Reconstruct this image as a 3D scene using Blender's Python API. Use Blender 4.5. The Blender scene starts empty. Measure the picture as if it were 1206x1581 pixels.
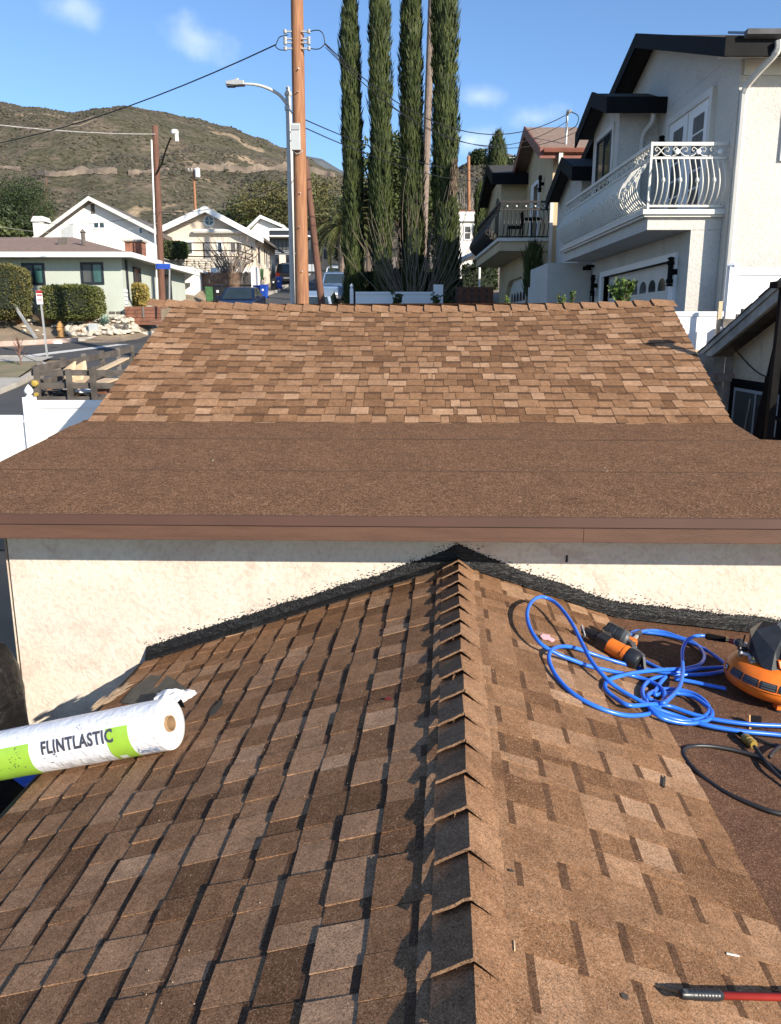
import bpy, bmesh, math, random
from mathutils import Vector, Matrix, noise as mnoise
R = random.Random(7)
SC = bpy.context.scene
COL = SC.collection
# ------------------------------------------------------------------ camera, light, exposure
F, CU, CV, PIT = 1230.0, 603.0, 790.5, math.radians(12.96)
cp, sp = math.cos(PIT), math.sin(PIT)
cam = bpy.data.cameras.new('camera'); camo = bpy.data.objects.new('camera', cam); COL.objects.link(camo)
cam.sensor_fit = 'VERTICAL'; cam.sensor_height = 24.0; cam.lens = 24.0*F/1581.0
cam.clip_start = .05; cam.clip_end = 9000
camo.rotation_euler = (math.pi/2-PIT, 0, 0)
SC.camera = camo
LD = Vector((-.95, 1.0, -.63)).normalized()          # direction the sunlight travels
sun = bpy.data.lights.new('sun', 'SUN'); suno = bpy.data.objects.new('sun', sun); COL.objects.link(suno)
sun.energy = 4.45; sun.angle = math.radians(.53); sun.color = (1, .91, .77)
suno.rotation_euler = LD.to_track_quat('-Z', 'Y').to_euler()
SEL = math.asin(-LD.z); SAZ = math.atan2(-LD.x, -LD.y)
W = bpy.data.worlds.new('World'); SC.world = W; W.use_nodes = True
nt = W.node_tree; nt.nodes.clear()
def N(t, k, **kw):
    n = t.nodes.new(k)
    for a, b in kw.items(): setattr(n, a, b)
    return n
sky = N(nt, 'ShaderNodeTexSky', sky_type='NISHITA', sun_disc=False, sun_elevation=SEL, sun_rotation=SAZ,
        altitude=300, air_density=1.0, dust_density=.5, ozone_density=2.5)
bg = N(nt, 'ShaderNodeBackground'); bg.inputs[1].default_value = .098
wo = N(nt, 'ShaderNodeOutputWorld')
tc = N(nt, 'ShaderNodeTexCoord')
nn = N(nt, 'ShaderNodeTexNoise'); nn.inputs['Scale'].default_value = 22; nn.inputs['Detail'].default_value = 6
nt.links.new(tc.outputs['Generated'], nn.inputs['Vector'])
def raydir(u, v):
    xc, yc = (u-CU)/F, (CV-v)/F
    return Vector((xc, cp+yc*sp, -sp+yc*cp))
last = None
# small thin clouds low over the hills and on through the rest of the sky: (direction, half width, half height, strength)
clouds = [(raydir(312, 62), .038, .022, .32), (raydir(112, 12), .03, .016, .28), (raydir(738, 150), .026, .012, .3),
          (raydir(826, 182), .028, .014, .34), (raydir(728, 218), .034, .016, .42), (raydir(1500, 120), .12, .03, .4),
          (raydir(-500, 40), .1, .03, .4), (Vector((-.9, -.6, .5)), .2, .06, .4), (Vector((.8, -.7, .6)), .2, .06, .4)]
for d, sx, sz, st in clouds:
    d = d.normalized()
    sb = N(nt, 'ShaderNodeVectorMath', operation='SUBTRACT'); nt.links.new(tc.outputs['Generated'], sb.inputs[0]); sb.inputs[1].default_value = d
    ml = N(nt, 'ShaderNodeVectorMath', operation='MULTIPLY'); nt.links.new(sb.outputs[0], ml.inputs[0]); ml.inputs[1].default_value = (1/sx, 1/sx, 1/sz)
    ln = N(nt, 'ShaderNodeVectorMath', operation='LENGTH'); nt.links.new(ml.outputs[0], ln.inputs[0])
    ad = N(nt, 'ShaderNodeMath', operation='MULTIPLY_ADD'); nt.links.new(nn.outputs['Fac'], ad.inputs[0]); ad.inputs[1].default_value = -2.2
    nt.links.new(ln.outputs['Value'], ad.inputs[2])
    mr = N(nt, 'ShaderNodeMapRange', interpolation_type='SMOOTHSTEP'); nt.links.new(ad.outputs[0], mr.inputs['Value'])
    mr.inputs['From Min'].default_value = .1; mr.inputs['From Max'].default_value = -1.3
    mr.inputs['To Min'].default_value = 0; mr.inputs['To Max'].default_value = st
    if last is None: last = mr.outputs[0]
    else:
        mx = N(nt, 'ShaderNodeMath', operation='MAXIMUM'); nt.links.new(last, mx.inputs[0]); nt.links.new(mr.outputs[0], mx.inputs[1]); last = mx.outputs[0]
mix = N(nt, 'ShaderNodeMix', data_type='RGBA'); nt.links.new(last, mix.inputs[0])
tint = N(nt, 'ShaderNodeMix', data_type='RGBA', blend_type='MULTIPLY'); tint.inputs[0].default_value = 1
nt.links.new(sky.outputs[0], tint.inputs[6]); tint.inputs[7].default_value = (.81, .95, 1.12, 1)
nt.links.new(tint.outputs[2], mix.inputs[6]); mix.inputs[7].default_value = (8.5, 8.8, 9.4, 1)
nt.links.new(mix.outputs[2], bg.inputs[0]); nt.links.new(bg.outputs[0], wo.inputs[0])
SC.view_settings.view_transform = 'Standard'; SC.view_settings.look = 'None'
SC.view_settings.exposure = .88; SC.view_settings.gamma = 1
SC.view_settings.use_curve_mapping = False

# ------------------------------------------------------------------ geometry helpers
def at(u, v, Y):                                   # the point seen at (u, v) of the photograph at distance Y
    d = raydir(u, v); return d*(Y/d.y)
def sm(a, b, x):
    t = min(1, max(0, (x-a)/(b-a))); return t*t*(3-2*t)
ORG = {}
def tag(o, label=None, cat=None, group=None, kind=None):
    if label: o['label'] = label
    if cat: o['category'] = cat
    if group: o['group'] = group
    if kind: o['kind'] = kind
    return o
def thing(name, loc, label, cat, group=None):
    o = bpy.data.objects.new(name, None); COL.objects.link(o); o.location = loc; o.empty_display_size = .2
    ORG[o] = Vector(loc); return tag(o, label, cat, group)
def inst(name, me, mtx, parent=None):
    o = bpy.data.objects.new(name, me); COL.objects.link(o)
    if parent is not None:
        o.parent = parent; mtx = Matrix.Translation(-ORG[parent]) @ mtx
        ORG[o] = ORG[parent]
    o.matrix_basis = mtx
    return o
def copy_thing(root, loc, rz=0, label=None, scale=None):
    r = root.copy(); COL.objects.link(r); r.location = loc; r.rotation_euler = (0, 0, rz); ORG[r] = Vector(loc)
    if scale: r.scale = scale
    if label: r['label'] = label
    for ch in list(root.children):
        c = ch.copy(); COL.objects.link(c); c.parent = r
        for g in list(ch.children):
            d = g.copy(); COL.objects.link(d); d.parent = c
    return r
class MB:
    def __init__(s): s.v = []; s.f = []; s.m = []; s.mi = 0
    def add(s, vs, fs):
        n = len(s.v); s.v += [tuple(p) for p in vs]
        for f in fs: s.f.append(tuple(i+n for i in f)); s.m.append(s.mi)
        return s
    def box(s, x0, x1, y0, y1, z0, z1):
        if x0 > x1: x0, x1 = x1, x0
        if y0 > y1: y0, y1 = y1, y0
        if z0 > z1: z0, z1 = z1, z0
        return s.add([(x0,y0,z0),(x1,y0,z0),(x1,y1,z0),(x0,y1,z0),(x0,y0,z1),(x1,y0,z1),(x1,y1,z1),(x0,y1,z1)],
                     [(0,3,2,1),(4,5,6,7),(0,1,5,4),(1,2,6,5),(2,3,7,6),(3,0,4,7)])
    def obox(s, c, size, M=None):
        c = Vector(c); a, b, d = [k/2 for k in size]
        vs = [Vector(q) for q in [(-a,-b,-d),(a,-b,-d),(a,b,-d),(-a,b,-d),(-a,-b,d),(a,-b,d),(a,b,d),(-a,b,d)]]
        if M is not None: vs = [M @ q for q in vs]
        return s.add([c+q for q in vs], [(0,3,2,1),(4,5,6,7),(0,1,5,4),(1,2,6,5),(2,3,7,6),(3,0,4,7)])
    def beam(s, p, q, w, h, up=(0,0,1)):
        p = Vector(p); q = Vector(q); d = (q-p); L = d.length; d.normalize()
        up = Vector(up); up = Vector((0, 1, 0)) if abs(d.dot(up.normalized())) > .995 else up; x = d.cross(up); x.normalize(); z = x.cross(d)
        M = Matrix((x, d, z)).transposed()
        return s.obox((p+q)/2, (w, L, h), M)
    def prism(s, pts, ext):
        ext = Vector(ext); pts = [Vector(p) for p in pts]; n = len(pts)
        nrm = Vector((0,0,0))
        for i in range(n): nrm += pts[i].cross(pts[(i+1) % n])
        if nrm.dot(ext) > 0: pts = pts[::-1]
        vs = pts+[p+ext for p in pts]
        fs = [tuple(range(n)), tuple(range(2*n-1, n-1, -1))]+[(i, i+n, (i+1) % n+n, (i+1) % n) for i in range(n)]
        return s.add(vs, fs)
    def quad(s, a, b, c, d): return s.add([a, b, c, d], [(0,1,2,3)])
    def tube(s, path, r, seg=8, caps=True):
        path = [Vector(p) for p in path]; n = len(path)
        rs = r if isinstance(r, (list, tuple)) else [r]*n
        vs = []; fs = []; ref = None
        for i, p in enumerate(path):
            d = (path[min(i+1, n-1)]-path[max(i-1, 0)]).normalized()
            if ref is None: ref = Vector((0,0,1)) if abs(d.z) < .9 else Vector((1,0,0))
            x = d.cross(ref); x.normalize(); y = d.cross(x); y.normalize(); ref = -y if False else x.cross(d)
            for k in range(seg):
                a = 2*math.pi*k/seg; vs.append(p+(x*math.cos(a)+y*math.sin(a))*rs[i])
        for i in range(n-1):
            for k in range(seg):
                k2 = (k+1) % seg; fs.append((i*seg+k, (i+1)*seg+k, (i+1)*seg+k2, i*seg+k2))
        if caps: fs.append(tuple(range(seg))); fs.append(tuple(range(n*seg-1, (n-1)*seg-1, -1)))
        return s.add(vs, fs)
    def lathe(s, prof, c=(0,0,0), M=None, seg=20):   # prof: (radius, height) along local z
        c = Vector(c); vs = []; fs = []; n = len(prof)
        for (r, h) in prof:
            for k in range(seg):
                a = 2*math.pi*k/seg; q = Vector((r*math.cos(a), r*math.sin(a), h))
                vs.append(c+(M @ q if M is not None else q))
        for i in range(n-1):
            for k in range(seg):
                k2 = (k+1) % seg; fs.append((i*seg+k, i*seg+k2, (i+1)*seg+k2, (i+1)*seg+k))
        fs.append(tuple(range(seg-1, -1, -1))); fs.append(tuple(range((n-1)*seg, n*seg)))
        return s.add(vs, fs)
    def build(s, name, mats, parent=None, smooth=False, bevel=0, label=None, cat=None, group=None, kind=None, keep=False):
        me = bpy.data.meshes.new(name)
        if parent is not None and not keep: o0 = ORG[parent]; vs = [(a-o0.x, b-o0.y, c-o0.z) for a, b, c in s.v]
        elif parent is None and not keep and cat:       # origin at the base of a single-mesh thing
            o0 = Vector((sum(p[0] for p in s.v)/len(s.v), sum(p[1] for p in s.v)/len(s.v), min(p[2] for p in s.v)))
            vs = [(a-o0.x, b-o0.y, c-o0.z) for a, b, c in s.v]
        else: o0 = Vector((0,0,0)); vs = s.v
        me.from_pydata(vs, [], s.f)
        if not isinstance(mats, (list, tuple)): mats = [mats]
        for m in mats: me.materials.append(m)
        if any(s.m): me.polygons.foreach_set('material_index', s.m)
        if smooth: me.polygons.foreach_set('use_smooth', [True]*len(s.f))
        me.update()
        o = bpy.data.objects.new(name, me); COL.objects.link(o)
        if parent is not None: o.parent = parent; ORG[o] = ORG[parent]
        else: o.location = o0; ORG[o] = Vector(o0)
        if bevel:
            b = o.modifiers.new('bevel', 'BEVEL'); b.width = bevel; b.segments = 2; b.limit_method = 'ANGLE'
        if smooth == 'auto':
            me.set_sharp_from_angle(angle=math.radians(35))
        return tag(o, label, cat, group, kind)
def smooth_path(pts, n=6, closed=False):
    P = [Vector(p) for p in pts]; out = []
    for i in range(len(P)-1):
        a = P[max(i-1, 0)]; b = P[i]; c = P[i+1]; d = P[min(i+2, len(P)-1)]
        for k in range(n):
            t = k/n
            out.append(.5*((2*b)+(c-a)*t+(2*a-5*b+4*c-d)*t*t+(-a+3*b-3*c+d)*t*t*t))
    out.append(P[-1]); return out

# ------------------------------------------------------------------ materials
def base_mat(name, rough=.7, metal=0, spec=.5):
    m = bpy.data.materials.new(name); m.use_nodes = True; t = m.node_tree
    b = t.nodes['Principled BSDF']; b.inputs['Roughness'].default_value = rough; b.inputs['Metallic'].default_value = metal
    b.inputs['Specular IOR Level'].default_value = spec
    return m, t, b
def c4(c): return (c[0], c[1], c[2], 1)
def noise_fac(t, scale, detail=4, lo=.35, hi=.65, coord='pos', dist=0, stretch=None):
    g = N(t, 'ShaderNodeNewGeometry') if coord == 'pos' else N(t, 'ShaderNodeTexCoord')
    src = g.outputs['Position'] if coord == 'pos' else g.outputs['Object']
    if stretch:
        mp = N(t, 'ShaderNodeMapping'); mp.inputs['Scale'].default_value = stretch; t.links.new(src, mp.inputs[0]); src = mp.outputs[0]
    n = N(t, 'ShaderNodeTexNoise'); n.inputs['Scale'].default_value = scale; n.inputs['Detail'].default_value = detail
    n.inputs['Distortion'].default_value = dist
    t.links.new(src, n.inputs['Vector'])
    mr = N(t, 'ShaderNodeMapRange'); mr.inputs['From Min'].default_value = lo; mr.inputs['From Max'].default_value = hi
    t.links.new(n.outputs['Fac'], mr.inputs['Value'])
    return mr.outputs[0], n.outputs['Fac']
def mixc(t, fac, a, b, mode='MIX'):
    m = N(t, 'ShaderNodeMix', data_type='RGBA', blend_type=mode)
    for sock, v in ((0, fac), (6, a), (7, b)):
        if isinstance(v, (int, float)): m.inputs[sock].default_value = v
        elif isinstance(v, tuple): m.inputs[sock].default_value = c4(v)
        else: t.links.new(v, m.inputs[sock])
    return m.outputs[2]
def bump(t, b, h, strength=.3, dist=.01, prev=None):
    n = N(t, 'ShaderNodeBump'); n.inputs['Strength'].default_value = strength; n.inputs['Distance'].default_value = dist
    t.links.new(h, n.inputs['Height'])
    if prev is not None: t.links.new(prev, n.inputs['Normal'])
    t.links.new(n.outputs[0], b.inputs['Normal']); return n.outputs[0]
def mat(name, col, rough=.7, var=.18, scale=6, bmp=0, bscale=60, metal=0, col2=None, stretch=None, detail=4, spec=.5, bdist=.01):
    m, t, b = base_mat(name, rough, metal, spec)
    c2 = col2 if col2 else tuple(max(0, k*(1-2*var)) for k in col)
    f, _ = noise_fac(t, scale, detail, .3, .7, stretch=stretch)
    t.links.new(mixc(t, f, col, c2), b.inputs['Base Color'])
    if bmp:
        _, h = noise_fac(t, bscale, 3, stretch=stretch); bump(t, b, h, bmp, bdist)
    return m
def granule(name, col, gs=330, contrast=.5, big=.12, fleck=(.46, .30, .19)):
    m, t, b = base_mat(name, 1.0, 0, .06)
    g = N(t, 'ShaderNodeNewGeometry')
    v = N(t, 'ShaderNodeTexVoronoi'); v.inputs['Scale'].default_value = gs; t.links.new(g.outputs['Position'], v.inputs['Vector'])
    sx = N(t, 'ShaderNodeSeparateColor'); t.links.new(v.outputs['Color'], sx.inputs[0])
    dark = tuple(k*(1-contrast) for k in col); lite = tuple(min(1, k*(1+contrast*.95)) for k in col)
    c = mixc(t, sx.outputs[0], dark, lite)
    th = N(t, 'ShaderNodeMapRange'); th.inputs['From Min'].default_value = .9; th.inputs['From Max'].default_value = .93; t.links.new(sx.outputs[1], th.inputs['Value'])
    c = mixc(t, th.outputs[0], c, fleck)
    th2 = N(t, 'ShaderNodeMapRange'); th2.inputs['From Min'].default_value = .88; th2.inputs['From Max'].default_value = .92; t.links.new(sx.outputs[2], th2.inputs['Value'])
    c = mixc(t, th2.outputs[0], c, tuple(k*.25 for k in col))
    f2, _ = noise_fac(t, 90, 2, .3, .7)
    c = mixc(t, .32, c, mixc(t, f2, tuple(k*.55 for k in col), tuple(k*1.45 for k in col)))
    f4, _ = noise_fac(t, 22, 4, .35, .65); c = mixc(t, f4, mixc(t, 1.0, c, (.88, .87, .86), 'MULTIPLY'), mixc(t, 1.0, c, (1.10, 1.10, 1.09), 'MULTIPLY'))
    f3, _ = noise_fac(t, 5, 4, .3, .7)
    c = mixc(t, f3, c, mixc(t, 1.0, c, (1-2*big, 1-2*big, 1-1.8*big), 'MULTIPLY'))
    t.links.new(c, b.inputs['Base Color'])
    bump(t, b, sx.outputs[2], .55, .0016)
    return m
def leafmat(name, c1, c2, rough=.6, trans=0.0, nscale=1.2):
    m, t, b = base_mat(name, rough, 0, .3)
    g = N(t, 'ShaderNodeNewGeometry')
    f, _ = noise_fac(t, nscale, 3, .35, .65)
    c = mixc(t, g.outputs['Random Per Island'], c1, c2)
    c = mixc(t, f, c, mixc(t, 1.0, c, (.62, .66, .6), 'MULTIPLY'))
    t.links.new(c, b.inputs['Base Color'])
    return m
M = {}
sh_cols = [(.305,.168,.090),(.238,.126,.065),(.355,.205,.116),(.182,.094,.048),(.430,.262,.156),(.272,.146,.076)]
SHM = [granule('shingle_granules_%d' % i, c) for i, c in enumerate(sh_cols)]
M['shadow_band'] = granule('shingle_dark_line', (.125,.068,.040), contrast=.5, fleck=(.2,.13,.08))
M['shingle_edge'] = mat('shingle_cut_edge', (.105,.062,.040), .9, bmp=.4, bscale=300)
M['seam'] = mat('cap_sheet_cut_edge', (.075,.043,.030), .9)
M['edge_brown'] = granule('cap_edge', (.25,.15,.09))
M['cap'] = granule('ridge_cap_granules', (.285,.155,.084))
M['cap2'] = granule('ridge_cap_granules_b', (.315,.178,.100))
M['memb'] = granule('cap_sheet_granules', (.176,.097,.056), gs=150, contrast=.66, big=.09, fleck=(.42,.25,.15))
M['memb2'] = granule('cap_sheet_granules_b', (.135,.072,.045), gs=300, contrast=.55, big=.1, fleck=(.38,.22,.14))
M['deck'] = mat('roof_underlay', (.03,.025,.022), .9)
M['fascia'] = mat('brown_painted_timber', (.118,.062,.041), .55, .12, 3, bmp=.25, bscale=40, stretch=(1,8,8), spec=.3)
M['drip'] = mat('brown_metal_edging', (.088,.042,.030), .6, .08, 2, spec=.5)
def stucco(name, a, b_, stain, rough=.85, bs=.35, sscale=1.4, crack=True, spots=False):
    m, t, b = base_mat(name, rough, 0, .25)
    f1, _ = noise_fac(t, sscale, 5, .35, .65, dist=.6)
    f2, _ = noise_fac(t, sscale*2.3, 6, .52, .72, dist=1.2)
    f3, _ = noise_fac(t, 35, 5, .45, .75)
    c = mixc(t, f1, a, b_); c = mixc(t, f2, c, stain)
    dk = mixc(t, 1.0, c, (.82, .80, .78), 'MULTIPLY'); c = mixc(t, f3, c, dk)
    g = N(t, 'ShaderNodeNewGeometry')
    if crack:
        n2 = N(t, 'ShaderNodeTexNoise'); n2.inputs['Scale'].default_value = 3.2; n2.inputs['Detail'].default_value = 7; t.links.new(g.outputs['Position'], n2.inputs['Vector'])
        mxv = N(t, 'ShaderNodeMix', data_type='RGBA'); mxv.inputs[0].default_value = .16; t.links.new(g.outputs['Position'], mxv.inputs[6]); t.links.new(n2.outputs['Color'], mxv.inputs[7])
        v = N(t, 'ShaderNodeTexVoronoi', feature='DISTANCE_TO_EDGE'); v.inputs['Scale'].default_value = 3.4; t.links.new(mxv.outputs[2], v.inputs['Vector'])
        mr = N(t, 'ShaderNodeMapRange'); mr.inputs['From Min'].default_value = .002; mr.inputs['From Max'].default_value = .006; t.links.new(v.outputs['Distance'], mr.inputs['Value'])
        fm, _ = noise_fac(t, 2.5, 4, .60, .75)
        inv = N(t, 'ShaderNodeMath', operation='SUBTRACT'); inv.inputs[0].default_value = 1; t.links.new(mr.outputs[0], inv.inputs[1])
        mu = N(t, 'ShaderNodeMath', operation='MULTIPLY'); t.links.new(inv.outputs[0], mu.inputs[0]); t.links.new(fm, mu.inputs[1])
        c = mixc(t, mu.outputs[0], c, tuple(k*.45 for k in stain))
    t.links.new(c, b.inputs['Base Color'])
    _, h1 = noise_fac(t, 120, 4); _, h2 = noise_fac(t, 14, 5, dist=1.5)
    p = bump(t, b, h2, bs, .02); bump(t, b, h1, bs, .004, p)
    return m
M['wall'] = stucco('cream_stucco', (.62,.54,.45), (.68,.61,.52), (.56,.46,.385))
M['house_white'] = stucco('white_stucco', (.53,.51,.47), (.57,.55,.51), (.47,.455,.425), crack=False, bs=.6, sscale=.6)
M['house_tan'] = stucco('tan_stucco', (.50,.40,.25), (.54,.44,.29), (.44,.35,.22), crack=False, sscale=.4)
M['house_sage'] = stucco('sage_stucco', (.45,.49,.43), (.48,.52,.46), (.43,.47,.415), crack=False, sscale=.3, bs=.15)
M['house_pale'] = stucco('pale_painted_wall', (.74,.73,.70), (.78,.77,.74), (.70,.69,.66), crack=False, sscale=.3, bs=.1)
M['house_beige'] = stucco('beige_stucco', (.66,.56,.45), (.70,.60,.49), (.62,.53,.43), crack=False, sscale=.3, bs=.1)
M['shed_wall'] = stucco('weathered_tan_stucco', (.60,.47,.33), (.64,.51,.36), (.46,.36,.26), sscale=1.2)
M['white'] = mat('white_paint', (.78,.78,.77), .45, .03, 2)
M['vinyl'] = mat('white_vinyl', (.82,.82,.82), .35, .02, 2)
M['offwhite'] = mat('offwhite_trim', (.62,.60,.55), .5, .06, 2)
M['rail_cream'] = mat('cream_painted_iron', (.66,.64,.57), .4, .05, 5)
M['black_metal'] = mat('black_metal', (.012,.011,.011), .85, .2, 8, spec=.08)
M['iron'] = mat('dark_wrought_iron', (.028,.022,.020), .45, .2, 8)
M['black_roof'] = mat('black_roof_trim', (.010,.010,.011), .7, .2, 5, spec=.12)
M['roof_dark'] = mat('dark_roof_shingle', (.05,.045,.042), .9, .25, 14, bmp=.5, bscale=30)
M['roof_brown'] = mat('brown_roof_shingle', (.27,.185,.14), .9, .2, 9, bmp=.5, bscale=25)
M['roof_grey'] = mat('grey_roof_shingle', (.14,.12,.105), .9, .2, 9, bmp=.5, bscale=25)
M['redwood'] = mat('red_brown_fascia', (.23,.075,.045), .5, .15, 4)
M['grey_wood'] = mat('weathered_grey_wood', (.21,.185,.16), .85, .28, 6, bmp=.5, bscale=30, stretch=(1,1,6))
M['rake'] = mat('weathered_rake_paint', (.42,.375,.325), .85, .22, 5, bmp=.3, bscale=20)
M['dark_wood'] = mat('weathered_rail_wood', (.125,.105,.088), .85, .3, 4, bmp=.4, bscale=25)
M['brown_wood'] = mat('brown_stained_boards', (.20,.115,.068), .8, .3, 5, bmp=.3, bscale=30)
M['plank'] = mat('raw_plywood', (.62,.46,.29), .75, .12, 5, bmp=.1)
M['red_board'] = mat('redwood_board', (.24,.10,.06), .8, .2, 4)
M['glass'] = mat('window_glass', (.03,.045,.05), .06, .2, 1, spec=.9)
M['glass_teal'] = mat('teal_curtained_glass', (.05,.13,.12), .1, .3, 1.5, spec=.8)
M['glass_grey'] = mat('screened_glass', (.085,.09,.088), .35, .2, 2, spec=.5)
M['frame_dark'] = mat('dark_window_frame', (.018,.022,.03), .45)
M['concrete'] = mat('concrete', (.42,.39,.34), .9, .12, 3, bmp=.2)
M['asphalt'] = mat('asphalt', (.072,.071,.072), .85, .16, .8, bmp=.4, bscale=60, detail=8)
M['paint_line'] = mat('worn_road_paint', (.62,.61,.58), .8, .12, 6)
M['dirt'] = mat('dry_soil', (.28,.215,.15), .95, .2, 1.5, bmp=.5, bscale=8, detail=8)
M['red_curb'] = mat('faded_red_kerb_paint', (.36,.15,.12), .85, .2, 3, col2=(.42,.34,.29))
M['rock'] = mat('pale_fieldstone', (.62,.55,.45), .9, .2, 3, bmp=.4, bscale=12)
M['brick'] = mat('red_brick', (.32,.14,.09), .9, .2, 5)
M['hedge'] = leafmat('hedge_leaves', (.085,.105,.026), (.165,.165,.050))
M['hedge2'] = leafmat('hedge_leaves_bronze', (.095,.105,.028), (.18,.145,.055))
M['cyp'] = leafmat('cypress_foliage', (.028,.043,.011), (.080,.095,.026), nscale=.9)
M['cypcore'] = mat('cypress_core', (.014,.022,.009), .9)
M['tree_dark'] = leafmat('dark_foliage', (.022,.038,.014), (.055,.075,.028), nscale=.5)
M['tree_olive'] = leafmat('olive_foliage', (.085,.085,.028), (.15,.135,.05), nscale=.4)
M['tree_mid'] = leafmat('mid_green_foliage', (.05,.07,.02), (.09,.105,.035), nscale=.5)
M['yellow_leaf'] = leafmat('yellow_foliage', (.42,.30,.08), (.30,.25,.08))
M['straw'] = leafmat('straw_grass', (.36,.25,.14), (.26,.18,.10))
M['agave'] = leafmat('agave_leaf', (.13,.20,.17), (.18,.26,.22))
M['frond'] = leafmat('palm_frond', (.075,.095,.028), (.20,.18,.07))
M['fresh_leaf'] = leafmat('bright_shrub_leaves', (.10,.16,.035), (.17,.24,.06))
M['bark'] = mat('bark', (.14,.105,.08), .95, .25, 8, bmp=.6, bscale=20)
M['palm_trunk'] = mat('palm_trunk', (.25,.19,.155), .95, .2, 6, bmp=.6, bscale=12)
M['twig'] = mat('bare_twig', (.25,.19,.145), .9, .2, 8)
M['pole_wood'] = mat('utility_pole_wood', (.36,.175,.085), .85, .2, 3, bmp=.5, bscale=14, stretch=(8,8,.6), col2=(.20,.085,.045))
M['pole_old'] = mat('old_pole_wood', (.16,.075,.05), .9, .2, 3, bmp=.4, bscale=20, stretch=(6,6,.5))
M['galv'] = mat('galvanised_metal', (.46,.46,.45), .45, .08, 6, metal=.4)
M['pale_pole'] = mat('pale_concrete_pole', (.55,.53,.49), .8, .08, 30, bmp=.1)
M['wire'] = mat('wire_black', (.012,.012,.013), .6)
M['wire_pale'] = mat('wire_pale', (.40,.38,.36), .6)
M['grey_box'] = mat('grey_painted_box', (.42,.44,.45), .5, .05, 4)
M['bin_blue'] = mat('blue_bin_plastic', (.02,.075,.42), .4, .1, 2)
M['bin_black'] = mat('black_bin_plastic', (.014,.015,.017), .45)
M['bin_green'] = mat('green_bin_plastic', (.045,.14,.045), .45)
M['tyre'] = mat('tyre_rubber', (.012,.012,.012), .8)
M['car_navy'] = mat('navy_car_paint', (.01,.018,.05), .18, .1, 1, spec=.8)
M['car_blue'] = mat('pale_blue_car_paint', (.16,.24,.38), .22, .1, 1, spec=.8)
M['car_white'] = mat('white_car_paint', (.62,.64,.66), .22, .05, 1, spec=.8)
M['car_silver'] = mat('silver_car_paint', (.30,.36,.45), .22, .05, 1, spec=.8)
M['car_dark'] = mat('dark_car_paint', (.03,.026,.026), .22, .05, 1, spec=.8)
M['lamp_red'] = mat('tail_lamp_red', (.40,.02,.015), .25)
M['yellow'] = mat('yellow_paint', (.46,.32,.06), .6)
M['hydrant'] = mat('faded_yellow_hydrant', (.58,.31,.10), .6, .15, 5)
# ================================================================== SETTING: ground, street, hills
def gz(X, Y):
    z = .11*Y-4.0 if Y < 150 else 12.5+.09*(Y-150)
    z -= 1.3*(1-sm(5.5, 9.5, Y))
    z += 1.3*sm(2.6, 4.4, X)*sm(10.8, 13.0, Y)*(1-.35*sm(24, 48, Y))
    z += .72*sm(31.4, 34.0, Y)*sm(-10.0, -11.0, X)*(1-sm(44, 60, Y))
    z += .9*sm(44, 52, Y)*sm(-9.0, -11.0, X)*(1-sm(90, 120, Y))
    return z
def lin(a, b, n): return [a+(b-a)*i/n for i in range(n+1)]
gx = lin(-240, -40, 10)[:-1]+lin(-40, 14, 72)[:-1]+lin(14, 240, 12)
gy = lin(-40, 8, 16)[:-1]+lin(8, 64, 80)[:-1]+lin(64, 210, 30)
g = MB(); g.v = [(x, y, gz(x, y)) for y in gy for x in gx]
nx = len(gx)
for j in range(len(gy)-1):
    for i in range(nx-1):
        a = j*nx+i; g.f.append((a, a+1, a+nx+1, a+nx)); g.m.append(0)
g.build('ground', M['dirt'], smooth=True, kind='structure')
def sheet(name, m, poly, dz, ny=1):        # a sheet on the evenly sloping street plane
    s = MB()
    for q in poly:
        s.add([(x, y, .11*y-4.0+dz) for x, y in q], [tuple(range(len(q)))])
    return s.build(name, m, kind='structure')
sheet('street', M['asphalt'], [[(-10.2, 10.2), (2.4, 10.2), (2.4, 27), (-10.2, 27)], [(-60, 27.2), (-10.2, 27), (2.4, 27), (2.4, 33.9), (-9.9, 33.9), (-14, 30.1), (-60, 29.9)],
      [(-9.9, 33.9), (-3.1, 33.9), (-3.6, 60), (-8.2, 60)], [(-8.2, 60), (-3.6, 60), (-3.9, 150), (-8.6, 150)]], .02)
sheet('road_marking', M['paint_line'], [[(-13.0, 27.5), (-12.3, 27.5), (-9.9, 30.9), (-10.4, 30.9)]], .028)
sheet('sidewalk', M['concrete'], [[(-13.0, 10.2), (-10.4, 10.2), (-10.4, 22.9), (-13.0, 22.9)], [(-60, 26.0), (-11.2, 25.9), (-11.2, 27.0), (-60, 27.0)],
      [(-9.3, 47), (-8.3, 47), (-8.5, 90), (-9.6, 90)]], .13)
sheet('lawn', mat('dry_lawn', (.24,.19,.12), .95, .25, 1.2, bmp=.6, bscale=14, col2=(.13,.13,.06)), [[(-60, 10.2), (-13.0, 10.2), (-13.0, 22.9), (-10.6, 22.9), (-11.2, 25.9), (-60, 26.0)]], .12)
def kerb(pts, m, w=.16, h=.14, name='kerb'):
    k = MB()
    for (a, b) in zip(pts, pts[1:]):
        za, zb = .11*a[1]-4.0, .11*b[1]-4.0
        k.beam((a[0], a[1], za+h/2-.01), (b[0], b[1], zb+h/2-.01), w, h+.04)
    return k.build(name, m, kind='structure')
kerb([(-10.3, 10.2), (-10.3, 22), (-10.7, 25.2), (-12.2, 27.1), (-60, 27.3)], M['concrete'])
kerb([(-60, 29.9), (-17, 30.0)], M['red_curb'], .2, .16)
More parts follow.
